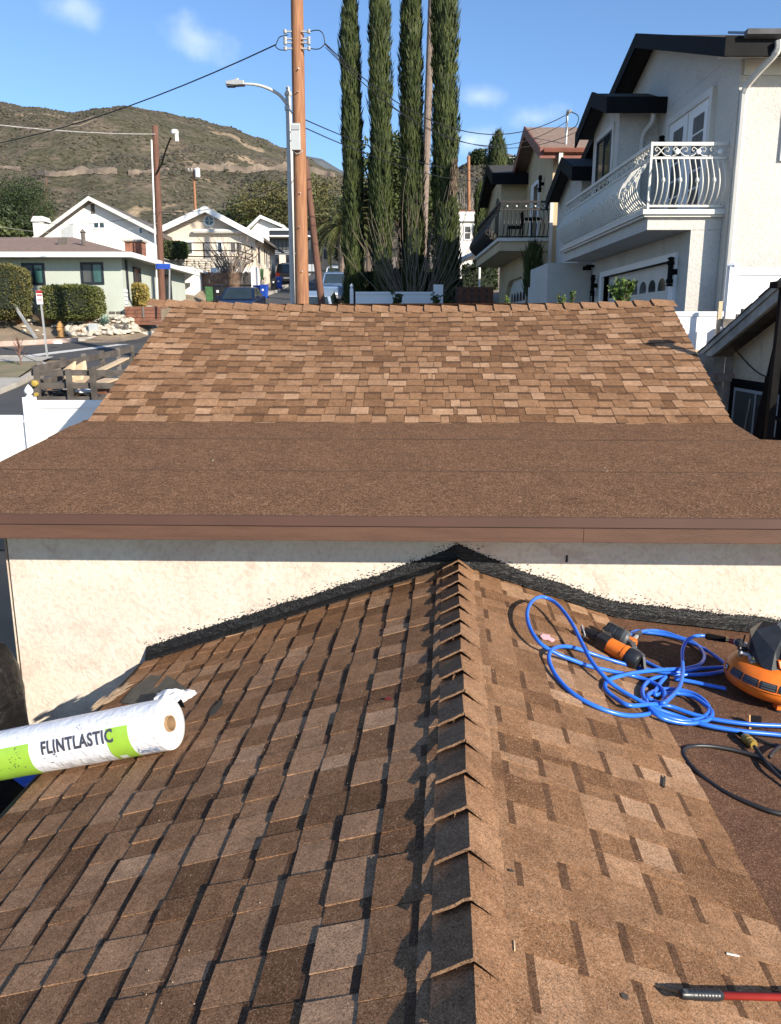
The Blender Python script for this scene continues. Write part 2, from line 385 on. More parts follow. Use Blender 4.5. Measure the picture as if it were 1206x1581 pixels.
kerb([(-17, 30.0), (-15.6, 30.15), (-12.2, 31.7)], mat('patchy_kerb', (.44,.38,.33), .9, .2, 2.5, col2=(.38,.2,.16)), .2, .16)
kerb([(-12.2, 31.7), (-9.9, 34), (-8.9, 48), (-8.2, 60), (-8.5, 120)], M['concrete'], .2, .16)
kb = MB(); a = at(83, 528.6, 29.77); b = at(96, 528.3, 29.78); kb.beam(a, b, .02, .10); kb.build('painted_address_patch', M['white'], label='white painted address patch on the red kerb face', cat='kerb marking')

def rc(u, prof):
    for (a, va), (b, vb) in zip(prof, prof[1:]):
        if a <= u <= b: return va+(vb-va)*sm(0, 1, (u-a)/(b-a))
    return prof[0][1] if u < prof[0][0] else prof[-1][1]
PROF = [(-1500,200),(-400,150),(-60,152),(0,158),(60,167),(120,175),(160,169),(200,165),(250,172),(300,183),(350,196),(400,214),(440,230),(470,243),(505,262),(540,275),(600,288),(660,275),(700,262),(730,252),(770,248),(810,252),(900,268),(1206,285),(2600,240)]
def ridge_r(v):
    yc = (CV-v)/F; return (-sp+yc*cp)/(cp+yc*sp)
def hill_z(a, Y, fine=True):
    # a = X/Y bearing; foot at 150 m, crest about 470 m away
    u = CU+a*F*1.07
    Yc = 470+60*mnoise.noise(Vector((a*3, 1.7, 0)))
    zc = ridge_r(rc(u, PROF))*Yc
    t = (Y-150)/(Yc-150)
    z0 = 12.3
    if t <= 1: h = z0+(zc-z0)*(.62*t+.38*sm(0, 1, t))
    else: h = zc-(Y-Yc)*.35
    X = a*Y
    amp = 6.0*sm(0, .25, t)*(1-.95*sm(.5, .88, t)) if t < 1 else .3
    n = 0
    n += (abs(mnoise.noise(Vector((X*.012+3, Y*.006, 0))))-.25)*2.6
    n += (abs(mnoise.noise(Vector((X*.03, Y*.013, 5))))-.25)*1.1
    n += mnoise.noise(Vector((X*.09, Y*.06, 9)))*.35
    h += amp*n
    return h
hb = MB(); na, nd = 300, 120
As = lin(-1.35, 1.35, na); Ds = [150+430*(i/nd) for i in range(nd+1)]
for D in Ds:
    for a_ in As:
        z = hill_z(a_, D)
        if D < 156: z -= 6*(156-D)/6
        hb.v.append((a_*D, D, z))
for j in range(nd):
    for i in range(na):
        q = j*(na+1)+i; hb.f.append((q, q+1, q+na+2, q+na+1)); hb.m.append(0)
m, t, b = base_mat('hillside_soil_and_scrub', .95, 0, .1)
f1, _ = noise_fac(t, .035, 8, .42, .6, dist=.8); f2, _ = noise_fac(t, .11, 8, .44, .58); f3, _ = noise_fac(t, .5, 5, .4, .6)
c = mixc(t, f1, (.155,.122,.092), (.100,.092,.066)); c = mixc(t, f2, c, (.092,.084,.056))
c = mixc(t, f3, c, mixc(t, 1.0, c, (.65,.68,.62), 'MULTIPLY'))
f4, _ = noise_fac(t, .028, 7, .62, .68, dist=1.6); c = mixc(t, f4, c, (.30,.225,.15))
t.links.new(c, b.inputs['Base Color']); _, hh = noise_fac(t, .4, 6); bump(t, b, hh, .8, 1.5)
M['hill'] = m
hb.build('hill', M['hill'], smooth=True, kind='structure')
# the graded road that cuts across the hill, a bench with a bare bank above it
rb = MB()
def hill_hit(u, v):
    a0 = raydir(u, v); r = a0.z/a0.y; aa = a0.x/a0.y
    Y = 170
    while Y < 560 and hill_z(aa, Y) < r*Y: Y += 1.5
    return Vector((aa*Y, Y, hill_z(aa, Y)))
cut = [(-40,256),(20,262),(70,272),(120,268),(170,266),(215,270),(262,263),(300,263),(345,262),(380,267),(420,263),(460,264),(500,270),(520,273)]
pts = []
for (u0, v0), (u1, v1) in zip(cut, cut[1:]):
    for k in range(8): pts.append((u0+(u1-u0)*k/8, v0+(v1-v0)*k/8))
rowA, rowB, rowC = [], [], []
for i, (u, v) in enumerate(pts):
    p = hill_hit(u, v); out = Vector((-p.x, -p.y, 0)).normalized()
    w = 1.5+1.6*mnoise.noise(Vector((i*.22, 0, 3)))+ (.7 if u > 310 else .0)
    qa = p+out*2.6; qa.z = hill_z(qa.x/qa.y, qa.y)+.15; rowA.append(qa); rowB.append(p+Vector((0,0,.9))); rowC.append(p-out*2.0+Vector((0,0,w*(1+.35*mnoise.noise(Vector((i*.9,2,2)))))))
n = len(rowA); vs = rowA+rowB+rowC; fs = []
for i in range(n-1):
    if mnoise.noise(Vector((i*.13, 7, 1))) > -.32 or i > n*.55:
        fs += [(i, i+1, n+i+1, n+i), (n+i, n+i+1, 2*n+i+1, 2*n+i)]
rb.add(vs, fs); rb.build('hill_road_cut', mat('bare_tan_bank', (.235,.18,.13), .95, .3, .12, bmp=.5, bscale=1.2), kind='structure')
# far mountain behind, its haze put in as blue in the scrub colour
fm = MB(); prof2 = [(-1500,330),(300,330),(400,262),(455,242),(478,240),(500,246),(530,262),(560,275),(700,300),(1000,300),(2600,320)]
As2 = lin(-1.4, 1.4, 140)
for k in range(16):
    for a_ in As2:
        t_ = k/15; D = 900+700*t_; zc = ridge_r(rc(CU+a_*F*1.07, prof2))*1600
        fm.v.append((a_*D, D, 20+(zc-20)*t_+14*mnoise.noise(Vector((a_*9, t_*3, 2)))*math.sin(t_*math.pi)+3*mnoise.noise(Vector((a_*40, t_*9, 2)))))
for j in range(15):
    for i in range(140):
        q = j*141+i; fm.f.append((q, q+1, q+142, q+141)); fm.m.append(0)
fm.build('far_mountain', mat('hazy_mountain_scrub', (.10,.115,.125), .95, .2, .02), smooth=True, kind='structure')
# scrub on the hill: thousands of low bushes as one mass
ico = [Vector(v).normalized() for v in [(0,0,1),(.9,0,.4),(.3,.85,.4),(-.7,.5,.4),(-.7,-.5,.4),(.3,-.85,.4),(.7,.5,-.4),(-.3,.8,-.4),(-.9,0,-.4),(-.3,-.8,-.4),(.7,-.5,-.4)]]
icf = [(0,1,2),(0,2,3),(0,3,4),(0,4,5),(0,5,1),(1,6,2),(2,7,3),(3,8,4),(4,9,5),(5,10,1),(2,6,7),(3,7,8),(4,8,9),(5,9,10),(1,10,6)]
sb = MB()
for k in range(36000):
    a_ = R.uniform(-.62, .62); D = R.uniform(165, 500)
    X = a_*D
    dn = mnoise.noise(Vector((X*.012, D*.012, 4)))+.6*mnoise.noise(Vector((X*.05, D*.05, 8)))
    if dn < R.uniform(-.45, .35): continue
    z = hill_z(a_, D); s = R.uniform(.3, .85)*(1.5 if dn > .4 else 1)
    vs = [Vector((X, D, z))+Vector((q.x*s*R.uniform(.7,1.3), q.y*s*R.uniform(.7,1.3), (q.z+.1)*s*.6*R.uniform(.7,1.3))) for q in ico]
    sb.add(vs, icf)
sb.build('hill_scrub', leafmat('chaparral', (.062,.060,.038), (.125,.098,.074), nscale=.03), kind='stuff', smooth=False)

# ================================================================== UPPER BUILDING (stucco wall, membrane strip, shingle slope)
AYW = math.radians(-1.6); ca, sa = math.cos(AYW), math.sin(AYW)
UO = Vector((0, 4.85, 0))
def U(x, y, z):                                  # local frame of the upper building: x along the eave, y away from the wall
    return Vector((UO.x+x*ca-y*sa, UO.y+x*sa+y*ca, z))
UM = Matrix.Rotation(AYW, 4, 'Z')
ub = thing('stucco_building', (0, 4.85, -4.6), 'cream stucco outbuilding with brown membrane eave strip and long shingled slope beyond the near roof', 'building')
XL0, XR0 = -2.45, 5.2
w_ = MB()
def ubox(mb, x0, x1, y0, y1, z0, z1):
    P = [U(x, y, z) for z in (z0, z1) for (x, y) in ((x0,y0),(x1,y0),(x1,y1),(x0,y1))]
    mb.add(P, [(0,3,2,1),(4,5,6,7),(0,1,5,4),(1,2,6,5),(2,3,7,6),(3,0,4,7)])
ubox(w_, XL0, 2.75, .0, 4.2, -4.6, -1.12)
w_.v = [tuple(p) for p in w_.v]
w_.build('wall', M['wall'], ub)
w_ = MB(); ubox(w_, 2.752, 4.6, .0, 1.6, -4.6, -1.12); w_.build('wall', M['wall'], ub)
EZ = -1.06; OV = .375                            # eave height and overhang
def slope1(y): return EZ+.1*(y+OV)               # membrane
YB = 2.0; ZB = slope1(YB)
T2 = .4167; YR = 4.70
def xl(y): return -2.80+.030*(y-.8) if y < YB else -2.72+.028*(y-YB)
def xr(y): return 2.835+.022*(y-.8) if y < YB else 2.86+.078*(y-YB)
def sag(x, y):
    return -.075*max(0, 1-((x-.1)/3.0)**2)*sm(YB+.4, YR, y)
def slope2(x, y): return ZB+T2*(y-YB)+sag(x, y)
# timber deck below
d_ = MB()
d_.prism([U(-2.85, -OV+.05, EZ-.06), U(-2.79, YB, ZB-.05), U(-2.79, YB, ZB-.10), U(-2.85, -OV+.05, EZ-.11)], U(5.75, 0, 0)-U(0, 0, 0))
d_.prism([U(2.9, -OV+.05, EZ-.06), U(2.9, 1.0, slope1(1.0)-.06), U(2.9, 1.0, slope1(1.0)-.11), U(2.9, -OV+.05, EZ-.11)], U(2.4, 0, 0)-U(0, 0, 0))
vs = []; fs = []
ny_, nx_ = 10, 24
for j in range(ny_+1):
    y = YB+(YR-YB)*j/ny_
    for i in range(nx_+1):
        x = xl(y)+.02+(xr(y)-xl(y)-.04)*i/nx_; vs.append(U(x, y, slope2(x, y)-.012))
for j in range(ny_):
    for i in range(nx_):
        q = j*(nx_+1)+i; fs.append((q, q+1, q+nx_+2, q+nx_+1))
d_.add(vs, fs); deck = d_.build('roof_deck', M['deck'], ub)
# back slope, barge boards
bs_ = MB(); bs_.add([U(xl(YR), YR, slope2(-2.6, YR)-.01), U(xr(YR), YR, slope2(3.2, YR)-.01), U(xr(YR)+.2, YR+3.2, slope2(0, YR)-1.35), U(xl(YR), YR+3.2, slope2(0, YR)-1.35)], [(3, 2, 1, 0)])
bs_.build('back_slope', M['roof_brown'], ub)
for sgn, fx in ((-1, xl), (1, xr)):
    q = MB()
    for (ya, za, yb, zb) in ((-OV+.03 if sgn < 0 else 1.05, None, YB, ZB), (YB, ZB, YR, ZB+T2*(YR-YB))):
        if za is None: za = slope1(ya)
        q.beam(U(fx(ya)-sgn*.03, ya, za-.09), U(fx(yb)-sgn*.03, yb, zb-.09), .04, .14)
    q.build('barge_board', M['fascia'], ub)
# lower left: soffit side wall of the gable end
q = MB(); q.add([U(-2.47, 0, -1.2), U(-2.47, YB, ZB-.12), U(-2.47, YR, ZB+T2*(YR-YB)-.12), U(-2.47, YR, -3.0), U(-2.47, 0, -4.6)], [(0,1,2,3,4)]); q.build('end_wall', M['wall'], ub); q = MB()
q.add([U(2.78, 0, -1.2), U(2.78, YB, ZB-.12), U(2.9, YR, ZB+T2*(YR-YB)-.12), U(2.9, YR, -3.4), U(2.78, 0, -4.6)], [(4,3,2,1,0)])
q.build('end_wall', M['wall'], ub)
# fascia and drip edge: overall from left end to beyond the frame on the right
FX0, FX1 = -2.86, 5.2
q = MB()
def uprism(mb, prof, x0, x1): mb.prism([U(x0, y, z) for y, z in prof], U(x1, 0, 0)-U(x0, 0, 0))
uprism(q, [(-OV, EZ-.145), (-OV, EZ-.022), (-OV+.035, EZ-.022), (-OV+.035, EZ-.145)], FX0, 1.1222)
q.build('fascia_board', M['fascia'], ub, bevel=.003)
q = MB(); uprism(q, [(-OV, EZ-.145), (-OV, EZ-.022), (-OV+.035, EZ-.022), (-OV+.035, EZ-.145)], 1.123, FX1)
q.build('fascia_board', M['fascia'], ub, bevel=.003)
for (x0, x1) in ((FX0, -.9), (-.93, 1.9), (1.87, FX1)):
    q = MB(); o_ = .001 if x0 == -.93 else 0
    uprism(q, [(-OV-.012-o_, EZ-.052), (-OV-.006-o_, EZ-.052), (-OV-.006-o_, EZ-.004), (-OV+.03, EZ+.004+o_), (-OV+.03, EZ+.007+o_), (-OV-.012-o_, EZ+.004+o_)], x0, x1)
    q.build('drip_edge', M['drip'], ub)
q = MB(); uprism(q, [(-OV+.03, EZ-.12), (-.002, EZ-.10), (-.002, EZ-.085), (-OV+.03, EZ-.105)], FX0+.05, FX1)
q.build('soffit', M['fascia'], ub)
# membrane sheets: each laps the one below
def msheet(ya, yb, hh, m):
    vs = []; fs = []; nn_ = 36
    row = []
    for j, (y, dh) in enumerate(((ya, -.004), (ya, .001), ((ya+yb)/2, .003), (yb, .0))):
        for i in range(nn_+1):
            xa = xl(y)-.03; xb = xr(y)+.03 if y > 1.1 else 5.2
            if y < .8: xa = xl(y)-.03
            x = xa+(xb-xa)*i/nn_
            wob = .0035*mnoise.noise(Vector((x*1.7, y, hh*100))) if j < 2 else 0
            z = slope1(y)+hh+dh+.004*mnoise.noise(Vector((x*1.1, y*1.3, 3)))
            vs.append(U(x, y+wob, z))
    for j in range(3):
        for i in range(nn_):
            q_ = j*(nn_+1)+i; fs.append((q_, q_+1, q_+nn_+2, q_+nn_+1))
    s = MB(); s.add(vs, fs); s.m = [1]*nn_+[0]*(2*nn_); s.build('membrane_sheet', [m, M['seam']], ub)
msheet(-OV-.004, .62, .008, M['memb']); msheet(.56, 1.53, .013, M['memb']); msheet(1.47, YB+.25, .018, M['memb'])
# small scuffs of mortar dust on the membrane
sc_ = MB()
for (cx, cy, n_) in ((330, 708, 4), (1028, 705, 9), (940, 728, 3)):
    for k in range(n_):
        u, v = cx+R.gauss(0, 9), cy+R.gauss(0, 4)
        d = raydir(u, v); r = d.z/d.y; X0 = d.x/d.y
        y = (-1.06+.1*OV+.022)/(r-.1) if False else None
        # intersect with the membrane plane z = EZ+.1*(Y-4.85+OV)
        Y = (EZ+.1*(OV-4.85)+.0205)/(r-.1); p = Vector((X0*Y, Y, r*Y)); s = R.uniform(.0012, .003)
        sc_.obox(p, (s*2, s*2, .003))
sc_.build('mortar_specks', M['offwhite'], kind='stuff', label='pale specks of grit scattered on the brown membrane', cat='grit')

# ------------------------------------------------------------------ shingles
EXP = .143
def piece_mesh(kind, tone, e=EXP):
    # unit width along x (0..1), y = down the slope (0 at the upper course's butt, e at its own butt)
    H = .0088 if kind == 'tooth' else .0045
    up = -.03
    def z(y): return H*(y-up)/(e-up)
    me = bpy.data.meshes.new('shingle'); mids = [SHM[tone], M['shadow_band'], M['shingle_edge']]
    yb = .030 if kind == 'gap' else None
    ys = [up]+([yb] if yb else [])+[e]
    vs = []; fs = []; mi = []
    for y in ys: vs += [(0, y, z(y)), (1, y, z(y))]
    vs += [(0, e, -.002), (1, e, -.002), (0, up, -.002), (1, up, -.002)]
    k = len(ys)
    for i in range(k-1):
        fs.append((2*i, 2*i+1, 2*i+3, 2*i+2)[::-1]); mi.append(1 if (kind == 'gap' and i == 0) else 0)
    L = 2*(k-1); B = 2*k
    fs.append((L, L+1, B+1, B)[::-1]); mi.append(2)
    fs.append(tuple([2*i for i in range(k)]+[B, B+2])); mi.append(0)
    fs.append(tuple([2*i+1 for i in range(k)][::-1]+[B+3, B+1])); mi.append(0)
    me.from_pydata(vs, [], [tuple(f) for f in fs]); 
    for mm in mids: me.materials.append(mm)
    me.polygons.foreach_set('material_index', mi); me.update()
    return me, vs, fs, mi
PM = {(k, t_): piece_mesh(k, t_) for k in ('tooth', 'gap') for t_ in range(6)}
def lay(courses, place, lo, hi, rnd, wmin=.10, wmax=.30, jg=.0010):
    """courses: number of courses; place(c, x0, x1) -> Matrix (unit piece to world); lo(c)/hi(c) limits along the course."""
    out = []
    for c in range(courses):
        x = lo(c)-rnd.uniform(0, .15) if False else lo(c); k = rnd.random() < .5
        run = 0
        first = True
        while x < hi(c)-.012:
            w = rnd.uniform(wmin, wmax)*(.95 if k else .85)
            if first: w *= rnd.uniform(.5, 1); first = False
            if rnd.random() < .06: w *= .4
            x1 = min(hi(c), x+w)
            if hi(c)-x1 < .03: x1 = hi(c)
            kind = 'tooth' if k else 'gap'
            tone = rnd.choices(range(6), (26, 20, 20, 10 if k else 18, 9, 18))[0]
            out.append((kind, tone, place(c, x+jg, x1-jg, rnd), c))
            x = x1; k = not k if rnd.random() < .84 else k
    return out
def emit(pieces, parent, name='shingle', limit=290):
    def score(p):
        q = p[2] @ Vector((.5, .07, 0)); d = q.length
        zc = q.y*cp-q.z*sp; u = CU+F*q.x/max(zc, .01); v = CV-F*(q.z*cp+q.y*sp)/max(zc, .01)
        off = max(0, -u-10, u-1216, v-1590, -v)
        return d+off*.02
    pieces = sorted(pieces, key=score)
    for (k, t_, mt, c) in pieces[:limit]: inst(name, PM[(k, t_)][0], mt, parent)
    rest = pieces[limit:]
    if rest:
        mb = MB(); mats = SHM+[M['shadow_band'], M['shingle_edge']]
        for (k, t_, mt, c) in rest:
            _, vs, fs, mi = PM[(k, t_)]; n0 = len(mb.v)
            mb.v += [tuple(mt @ Vector(q)) for q in vs]
            for f, m_ in zip(fs, mi): mb.f.append(tuple(i+n0 for i in f)); mb.m.append(t_ if m_ == 0 else 5+m_)
        mb.build('shingle_courses', mats, parent, kind='stuff')
rn = random.Random(11)
L2 = math.hypot(YR-YB, T2*(YR-YB)); ncf = int(L2/EXP)
slop = math.atan(T2)
def place_far(c, x0, x1, rnd):
    s1 = L2-(c+1)*EXP; y = YB+s1*math.cos(slop)         # butt of this course
    x0_ = x0; x1_ = x1
    z = slope2((x0+x1)/2, y)
    yu = y+EXP*math.cos(slop); zu0 = slope2(x0, yu); zb0 = slope2(x0, y); zb1 = slope2(x1, y)
    px = U(x1_, y, zb1)-U(x0_, y, zb0)
    dn = (U(x0_, y, zb0)-U(x0_, yu, zu0)).normalized()
    nrm = dn.cross(px).normalized()
    if nrm.z < 0: nrm = -nrm
    lift = rnd.uniform(-.0005, .0015)
    o = U(x0_, yu, zu0)+nrm*(.001+lift)+dn*rnd.uniform(-.0015, .0015)
    dn = (dn+nrm*rnd.uniform(0, .012)).normalized()
    return Matrix(((px.x, dn.x, nrm.x, o.x), (px.y, dn.y, nrm.y, o.y), (px.z, dn.z, nrm.z, o.z), (0,0,0,1)))
def yc_(c): return YB+(L2-(c+1)*EXP)*math.cos(slop)
far_p = lay(ncf+1, place_far, lambda c: xl(yc_(c)), lambda c: xr(yc_(c))+.02, rn, .085, .25, .0022)
emit(far_p, deck)
# ridge caps of the far slope: bent plates lapped along the ridge
def cap_mesh(seed, Lc=.25, hw=.13, th=.012, sl=T2, rise=.02, tones=None, flare=.0, crest=.0, hug=0):
    rr = random.Random(seed); xs = [-hw, -hw*.72, -hw*.42, -hw*.16, -hw*.05, 0, hw*.05, hw*.16, hw*.42, hw*.72, hw]
    vs = []; fs = []; mi = []
    ys = [0, Lc*.25, Lc*.6, Lc]
    jj = [rr.uniform(-.003, .003) for _ in xs]
    for lay_ in (0, 1):
        for iy, y in enumerate(ys):
            for ix, x in enumerate(xs):
                a = abs(x)/hw
                z = -sl*abs(x)+crest*(1-a)**1.8*(1-.25*y/Lc)+rise*(1-y/Lc)*(1-(.97 if x > 0 else .22)*a**(1.3 if x > 0 else 2)*hug)
                z += .0022*mnoise.noise(Vector((x*22+seed*3, y*16, seed)))
                z -= (th if lay_ else 0)
                vs.append((x+(.002*rr.uniform(-1, 1) if abs(ix-5) == 5 else 0), y+(jj[ix] if iy == 0 else 0), z))
    n = len(xs); m_ = len(ys); off = n*m_
    for j in range(m_-1):
        for i in range(n-1):
            q_ = j*n+i
            fs.append((q_, q_+1, q_+n+1, q_+n)); mi.append(0)
            fs.append((off+q_, off+q_+n, off+q_+n+1, off+q_+1)); mi.append(1)
    for i in range(n-1): fs.append((i, off+i, off+i+1, i+1)); mi.append(1)
    for j in range(m_-1):
        fs.append((j*n, (j+1)*n, off+(j+1)*n, off+j*n)); mi.append(1)
        fs.append((j*n+n-1, off+j*n+n-1, off+(j+1)*n+n-1, (j+1)*n+n-1)); mi.append(1)
    me = bpy.data.meshes.new('ridge_cap'); me.from_pydata(vs, [], fs)
    me.materials.append(M['cap'] if seed % 3 else M['cap2']); me.materials.append(M['edge_brown'])
    me.polygons.foreach_set('material_index', mi)
    me.polygons.foreach_set('use_smooth', [k == 0 for k in mi]); me.update()
    me.set_sharp_from_angle(angle=math.radians(40))
    return me
fc = [cap_mesh(s, .26, .15, .012, T2, .024, crest=.006) for s in range(4)]
x = xr(YR)-.01; k = 0
while x > xl(YR)-.1:
    z0 = slope2(x, YR); z1 = slope2(x-.2, YR)
    p = U(x, YR, z0+.010); dr = (U(x-.2, YR, z1)-U(x, YR, z0)).normalized()     # butts face the left: laps run leftwards
    # in the photograph each cap's raised end is on its left side
    yv = -dr; xv = Vector((-yv.y, yv.x, 0)).normalized() if False else yv.cross(Vector((0,0,1))).normalized()
    zv = xv.cross(yv)
    o = U(x-.2, YR, z1+.012)
    mt = Matrix(((xv.x, yv.x, zv.x, o.x), (xv.y, yv.y, zv.y, o.y), (xv.z, yv.z, zv.z, o.z), (0,0,0,1))) @ Matrix.Rotation(rn.uniform(-.02, .02), 4, 'Z') @ Matrix.Rotation(rn.uniform(-.01, .02), 4, 'X')
    inst('ridge_cap', fc[k % 4], mt, ub); k += 1; x -= .2

# ================================================================== LOWER BUILDING (roof we stand on)
lb = thing('shingled_roof_building', (.2, 2.6, -4.9), 'low building in the foreground under brown laminated shingles with a raised ridge', 'building')
RT = math.atan(.072)
RO = Vector((.078, 0, -1.45))
ru = Vector((math.sin(RT), math.cos(RT), 0)); rr_ = Vector((math.cos(RT), -math.sin(RT), 0))
SLL, SLR, SM, EDGE = .335, .34, .105, 1.0
SLEFT = 2.08
def roofh(s):
    if s < 0: return -1.45+SLL*s
    if s < EDGE: return -1.45-SLR*s
    return -1.45-SLR*EDGE-SM*(s-EDGE)
def V(s, t_, h=0): # s across (right positive), t along ridge, h above surface
    p = Vector((RO.x, RO.y, 0))+rr_*s+ru*t_; p.z = roofh(s)+h; return p
def st(X, Y):
    d = Vector((X-RO.x, Y-RO.y, 0)); return d.dot(rr_), d.dot(ru)
def pr(u, v, h=0):                                # point on the near roof surface (raised by h) seen at photo position
    d = raydir(u, v); k = .6; st_ = .004
    while k < 9:
        p = d*k; s, t_ = st(p.x, p.y)
        if p.z < roofh(s)+h: break
        k += st_
    return d*k
T0, T1 = .75, 4.95
dk = MB()
dk.add([V(-SLEFT, T0-.3, -.012), V(0, T0-.3, -.012), V(0, T1, -.012), V(-SLEFT, T1, -.012)], [(0,1,2,3)])
dk.add([V(0, T0-.3, -.012), V(EDGE, T0-.3, -.012), V(EDGE, T1, -.012), V(0, T1, -.012)], [(0,1,2,3)])
roof = dk.build('roof_deck', M['deck'], lb)
mm_ = MB(); vs = []; fs = []
for j in range(9):
    for i in range(13):
        s = EDGE-.12+(4.2-EDGE)*i/12; t_ = T0-.3+(T1-T0+.3)*j/8
        hh = -.006 if i == 0 else .004*mnoise.noise(Vector((s*1.5, t_*1.5, 0)))-.001
        vs.append(V(max(s, EDGE-.12), t_, hh+(-.004 if s < EDGE else 0)))
for j in range(8):
    for i in range(12): q_ = j*13+i; fs.append((q_, q_+1, q_+14, q_+13))
mm_.add(vs, fs); mm_.build('membrane_sheet', M['memb2'], lb, smooth=True)
q = MB(); q.box(-1.45, 4.0, .3, 4.72, -4.9, -2.35); q.build('wall', M['wall'], lb)
q = MB(); q.beam(V(-SLEFT+.01, T0-.3, -.07), V(-SLEFT+.01, T1-.06, -.07), .03, .11); q.build('fascia_board', M['fascia'], lb)
e_c = EXP*math.cos(math.atan(SLL)); ncl = 15
def place_near(side):
    sl = SLL if side < 0 else SLR
    def f(c, t0, t1, rnd):
        su = c*e_c-.01; o = V(side*su, t0 if side > 0 else t0)
        dn = (V(side*(su+.1), t0)-V(side*su, t0)).normalized()
        px = (V(side*su, t1)-V(side*su, t0))
        nrm = dn.cross(px).normalized()
        if nrm.z < 0: nrm = -nrm
        o = V(side*su, t0)+nrm*(.001+rnd.uniform(-.0004, .0015))+dn*rnd.uniform(-.002, .002)
        dn = (dn+nrm*rnd.uniform(.0, .022)).normalized()
        return Matrix(((px.x, dn.x, nrm.x, o.x), (px.y, dn.y, nrm.y, o.y), (px.z, dn.z, nrm.z, o.z), (0,0,0,1)))
    return f
def flipfix(ps, flip):
    return ps
left_p = lay(ncl, place_near(-1), lambda c: T0, lambda c: T1, rn, .095, .225, .0016)
right_p = lay(7, place_near(1), lambda c: T0, lambda c: T1, rn, .095, .225, .0016)
emit(left_p+right_p, roof)
uv = MB(); vs = []; fs = []; ss = [-.094, -.085, -.06, -.03, -.012, 0, .012, .03, .06, .085, .094]; ntt = 60  # filler strip added under the caps to block light leaking through
for j in range(ntt+1):
    t_ = T0-.1+(T1-T0)*j/ntt
    for i, s in enumerate(ss):
        a = abs(s)/.097; p = V(s, t_, 0); p.z = -1.45+.008-.35*abs(s)+.006*(1-a)**1.8-.009 if 0 < i < 10 else roofh(s)-.01; vs.append(p)
for j in range(ntt):
    for i in range(10): q_ = j*11+i; fs.append((q_, q_+1, q_+12, q_+11))
uv.add(vs, fs); uv.build('ridge_light_stop', M['cap'], lb)
# the thick high-profile ridge caps of the near roof
ncp = [cap_mesh(20+s, .27, .097, .010, .35, .036, crest=.011, hug=1) for s in range(5)]
t_ = T0; k = 0
while t_ < T1-.05:
    o = V(rn.uniform(-.003, .003), t_, .008)
    mt = Matrix(((rr_.x, ru.x, 0, o.x), (rr_.y, ru.y, 0, o.y), (0, 0, 1, o.z), (0,0,0,1))) @ Matrix.Rotation(rn.uniform(-.018, .018), 4, 'Z') @ Matrix.Rotation(rn.uniform(-.01, .01), 4, 'Y')
    inst('ridge_cap', ncp[rn.randrange(5)], mt, lb); k += 1; t_ += .2+rn.uniform(-.004, .004)
# black mastic flashing where the near roof meets the stucco wall
m, t, b = base_mat('black_roof_mastic', .42, 0, .35)
_, h1 = noise_fac(t, 26, 6, dist=1.0, stretch=(1,1,3)); _, h2 = noise_fac(t, 140, 4)
f_, _ = noise_fac(t, 9, 6, .55, .75, dist=.5, stretch=(1,1,4)); t.links.new(mixc(t, f_, (.007,.007,.008), (.026,.027,.029)), b.inputs['Base Color'])
pp = bump(t, b, h1, .7, .02); bump(t, b, h2, .5, .004, pp); M['mastic'] = m
def wallp(X, Z, off=0):                           # point on the stucco wall's face at world X
    y = UO.y+X*math.tan(AYW); return Vector((X, y-off, Z))
def roofz_at_wall(X):
    s, t_ = st(X, UO.y+X*math.tan(AYW)); return roofh(s)
fl = MB(); n = 1400; vs = []; fs = []
X0, X1 = -1.60, 4.0
for i in range(n+1):
    X = X0+(X1-X0)*i/n; z = roofz_at_wall(X)
    s, _ = st(X, 4.85)
    hump = .030*math.exp(-((s)/.20)**2)
    top = .098+hump+.012*mnoise.noise(Vector((X*5, 0, 0)))+.008*mnoise.noise(Vector((X*31, 3, 0)))+.010*mnoise.noise(Vector((X*120, 5, 0)))+R.uniform(-.004, .005)
    cant = .055+.006*mnoise.noise(Vector((X*7, 8, 0)))+.003*mnoise.noise(Vector((X*60, 8, 0)))
    vs += [wallp(X, z+.012, cant), wallp(X, z+.020, cant-.001), wallp(X, z+.04+.25*hump, .018), wallp(X, z+.078+.6*hump, .011), wallp(X, z+top, .0035), wallp(X, z+top+.002, -.004)]
for i in range(n):
    for k in range(5): a = i*6+k; fs.append((a, a+6, a+7, a+1))
fl.add(vs, fs)
for (c0, c1) in ((0, 6), (n*6, n*6+6)): fl.f.append(tuple(range(c0, c1))); fl.m.append(0)
fl.build('flashing', M['mastic'], lb, smooth=False)
# dabs and spatter of mastic on the wall above the flashing
sp_ = MB()
for k in range(800):
    X = R.uniform(X0-.02, 3.2); z = roofz_at_wall(X); s, _ = st(X, 4.85)
    h = .10+.030*math.exp(-((s)/.20)**2)+abs(R.gauss(0, .020)); r_ = R.uniform(.0010, .0032)
    c = wallp(X, z+h, .002); w2 = r_*R.uniform(.8, 2.2)
    sp_.add([c+Vector((w2*math.cos(a)*(1+.4*R.random()), -.001, r_*math.sin(a)*(1+.4*R.random()))) for a in (0, 1.2, 2.4, 3.6, 4.9)]+[c+Vector((0, .004, 0))], [(0,1,2,3,4)[::-1], (0,1,5),(1,2,5),(2,3,5),(3,4,5),(4,0,5)])
sp_.build('mastic_spatter', M['mastic'], lb, kind='stuff')
q = MB(); q.obox(wallp(1.98*.56, -1.41, .003), (.012, .006, .045)); q.build('mastic_drip', M['mastic'], lb)
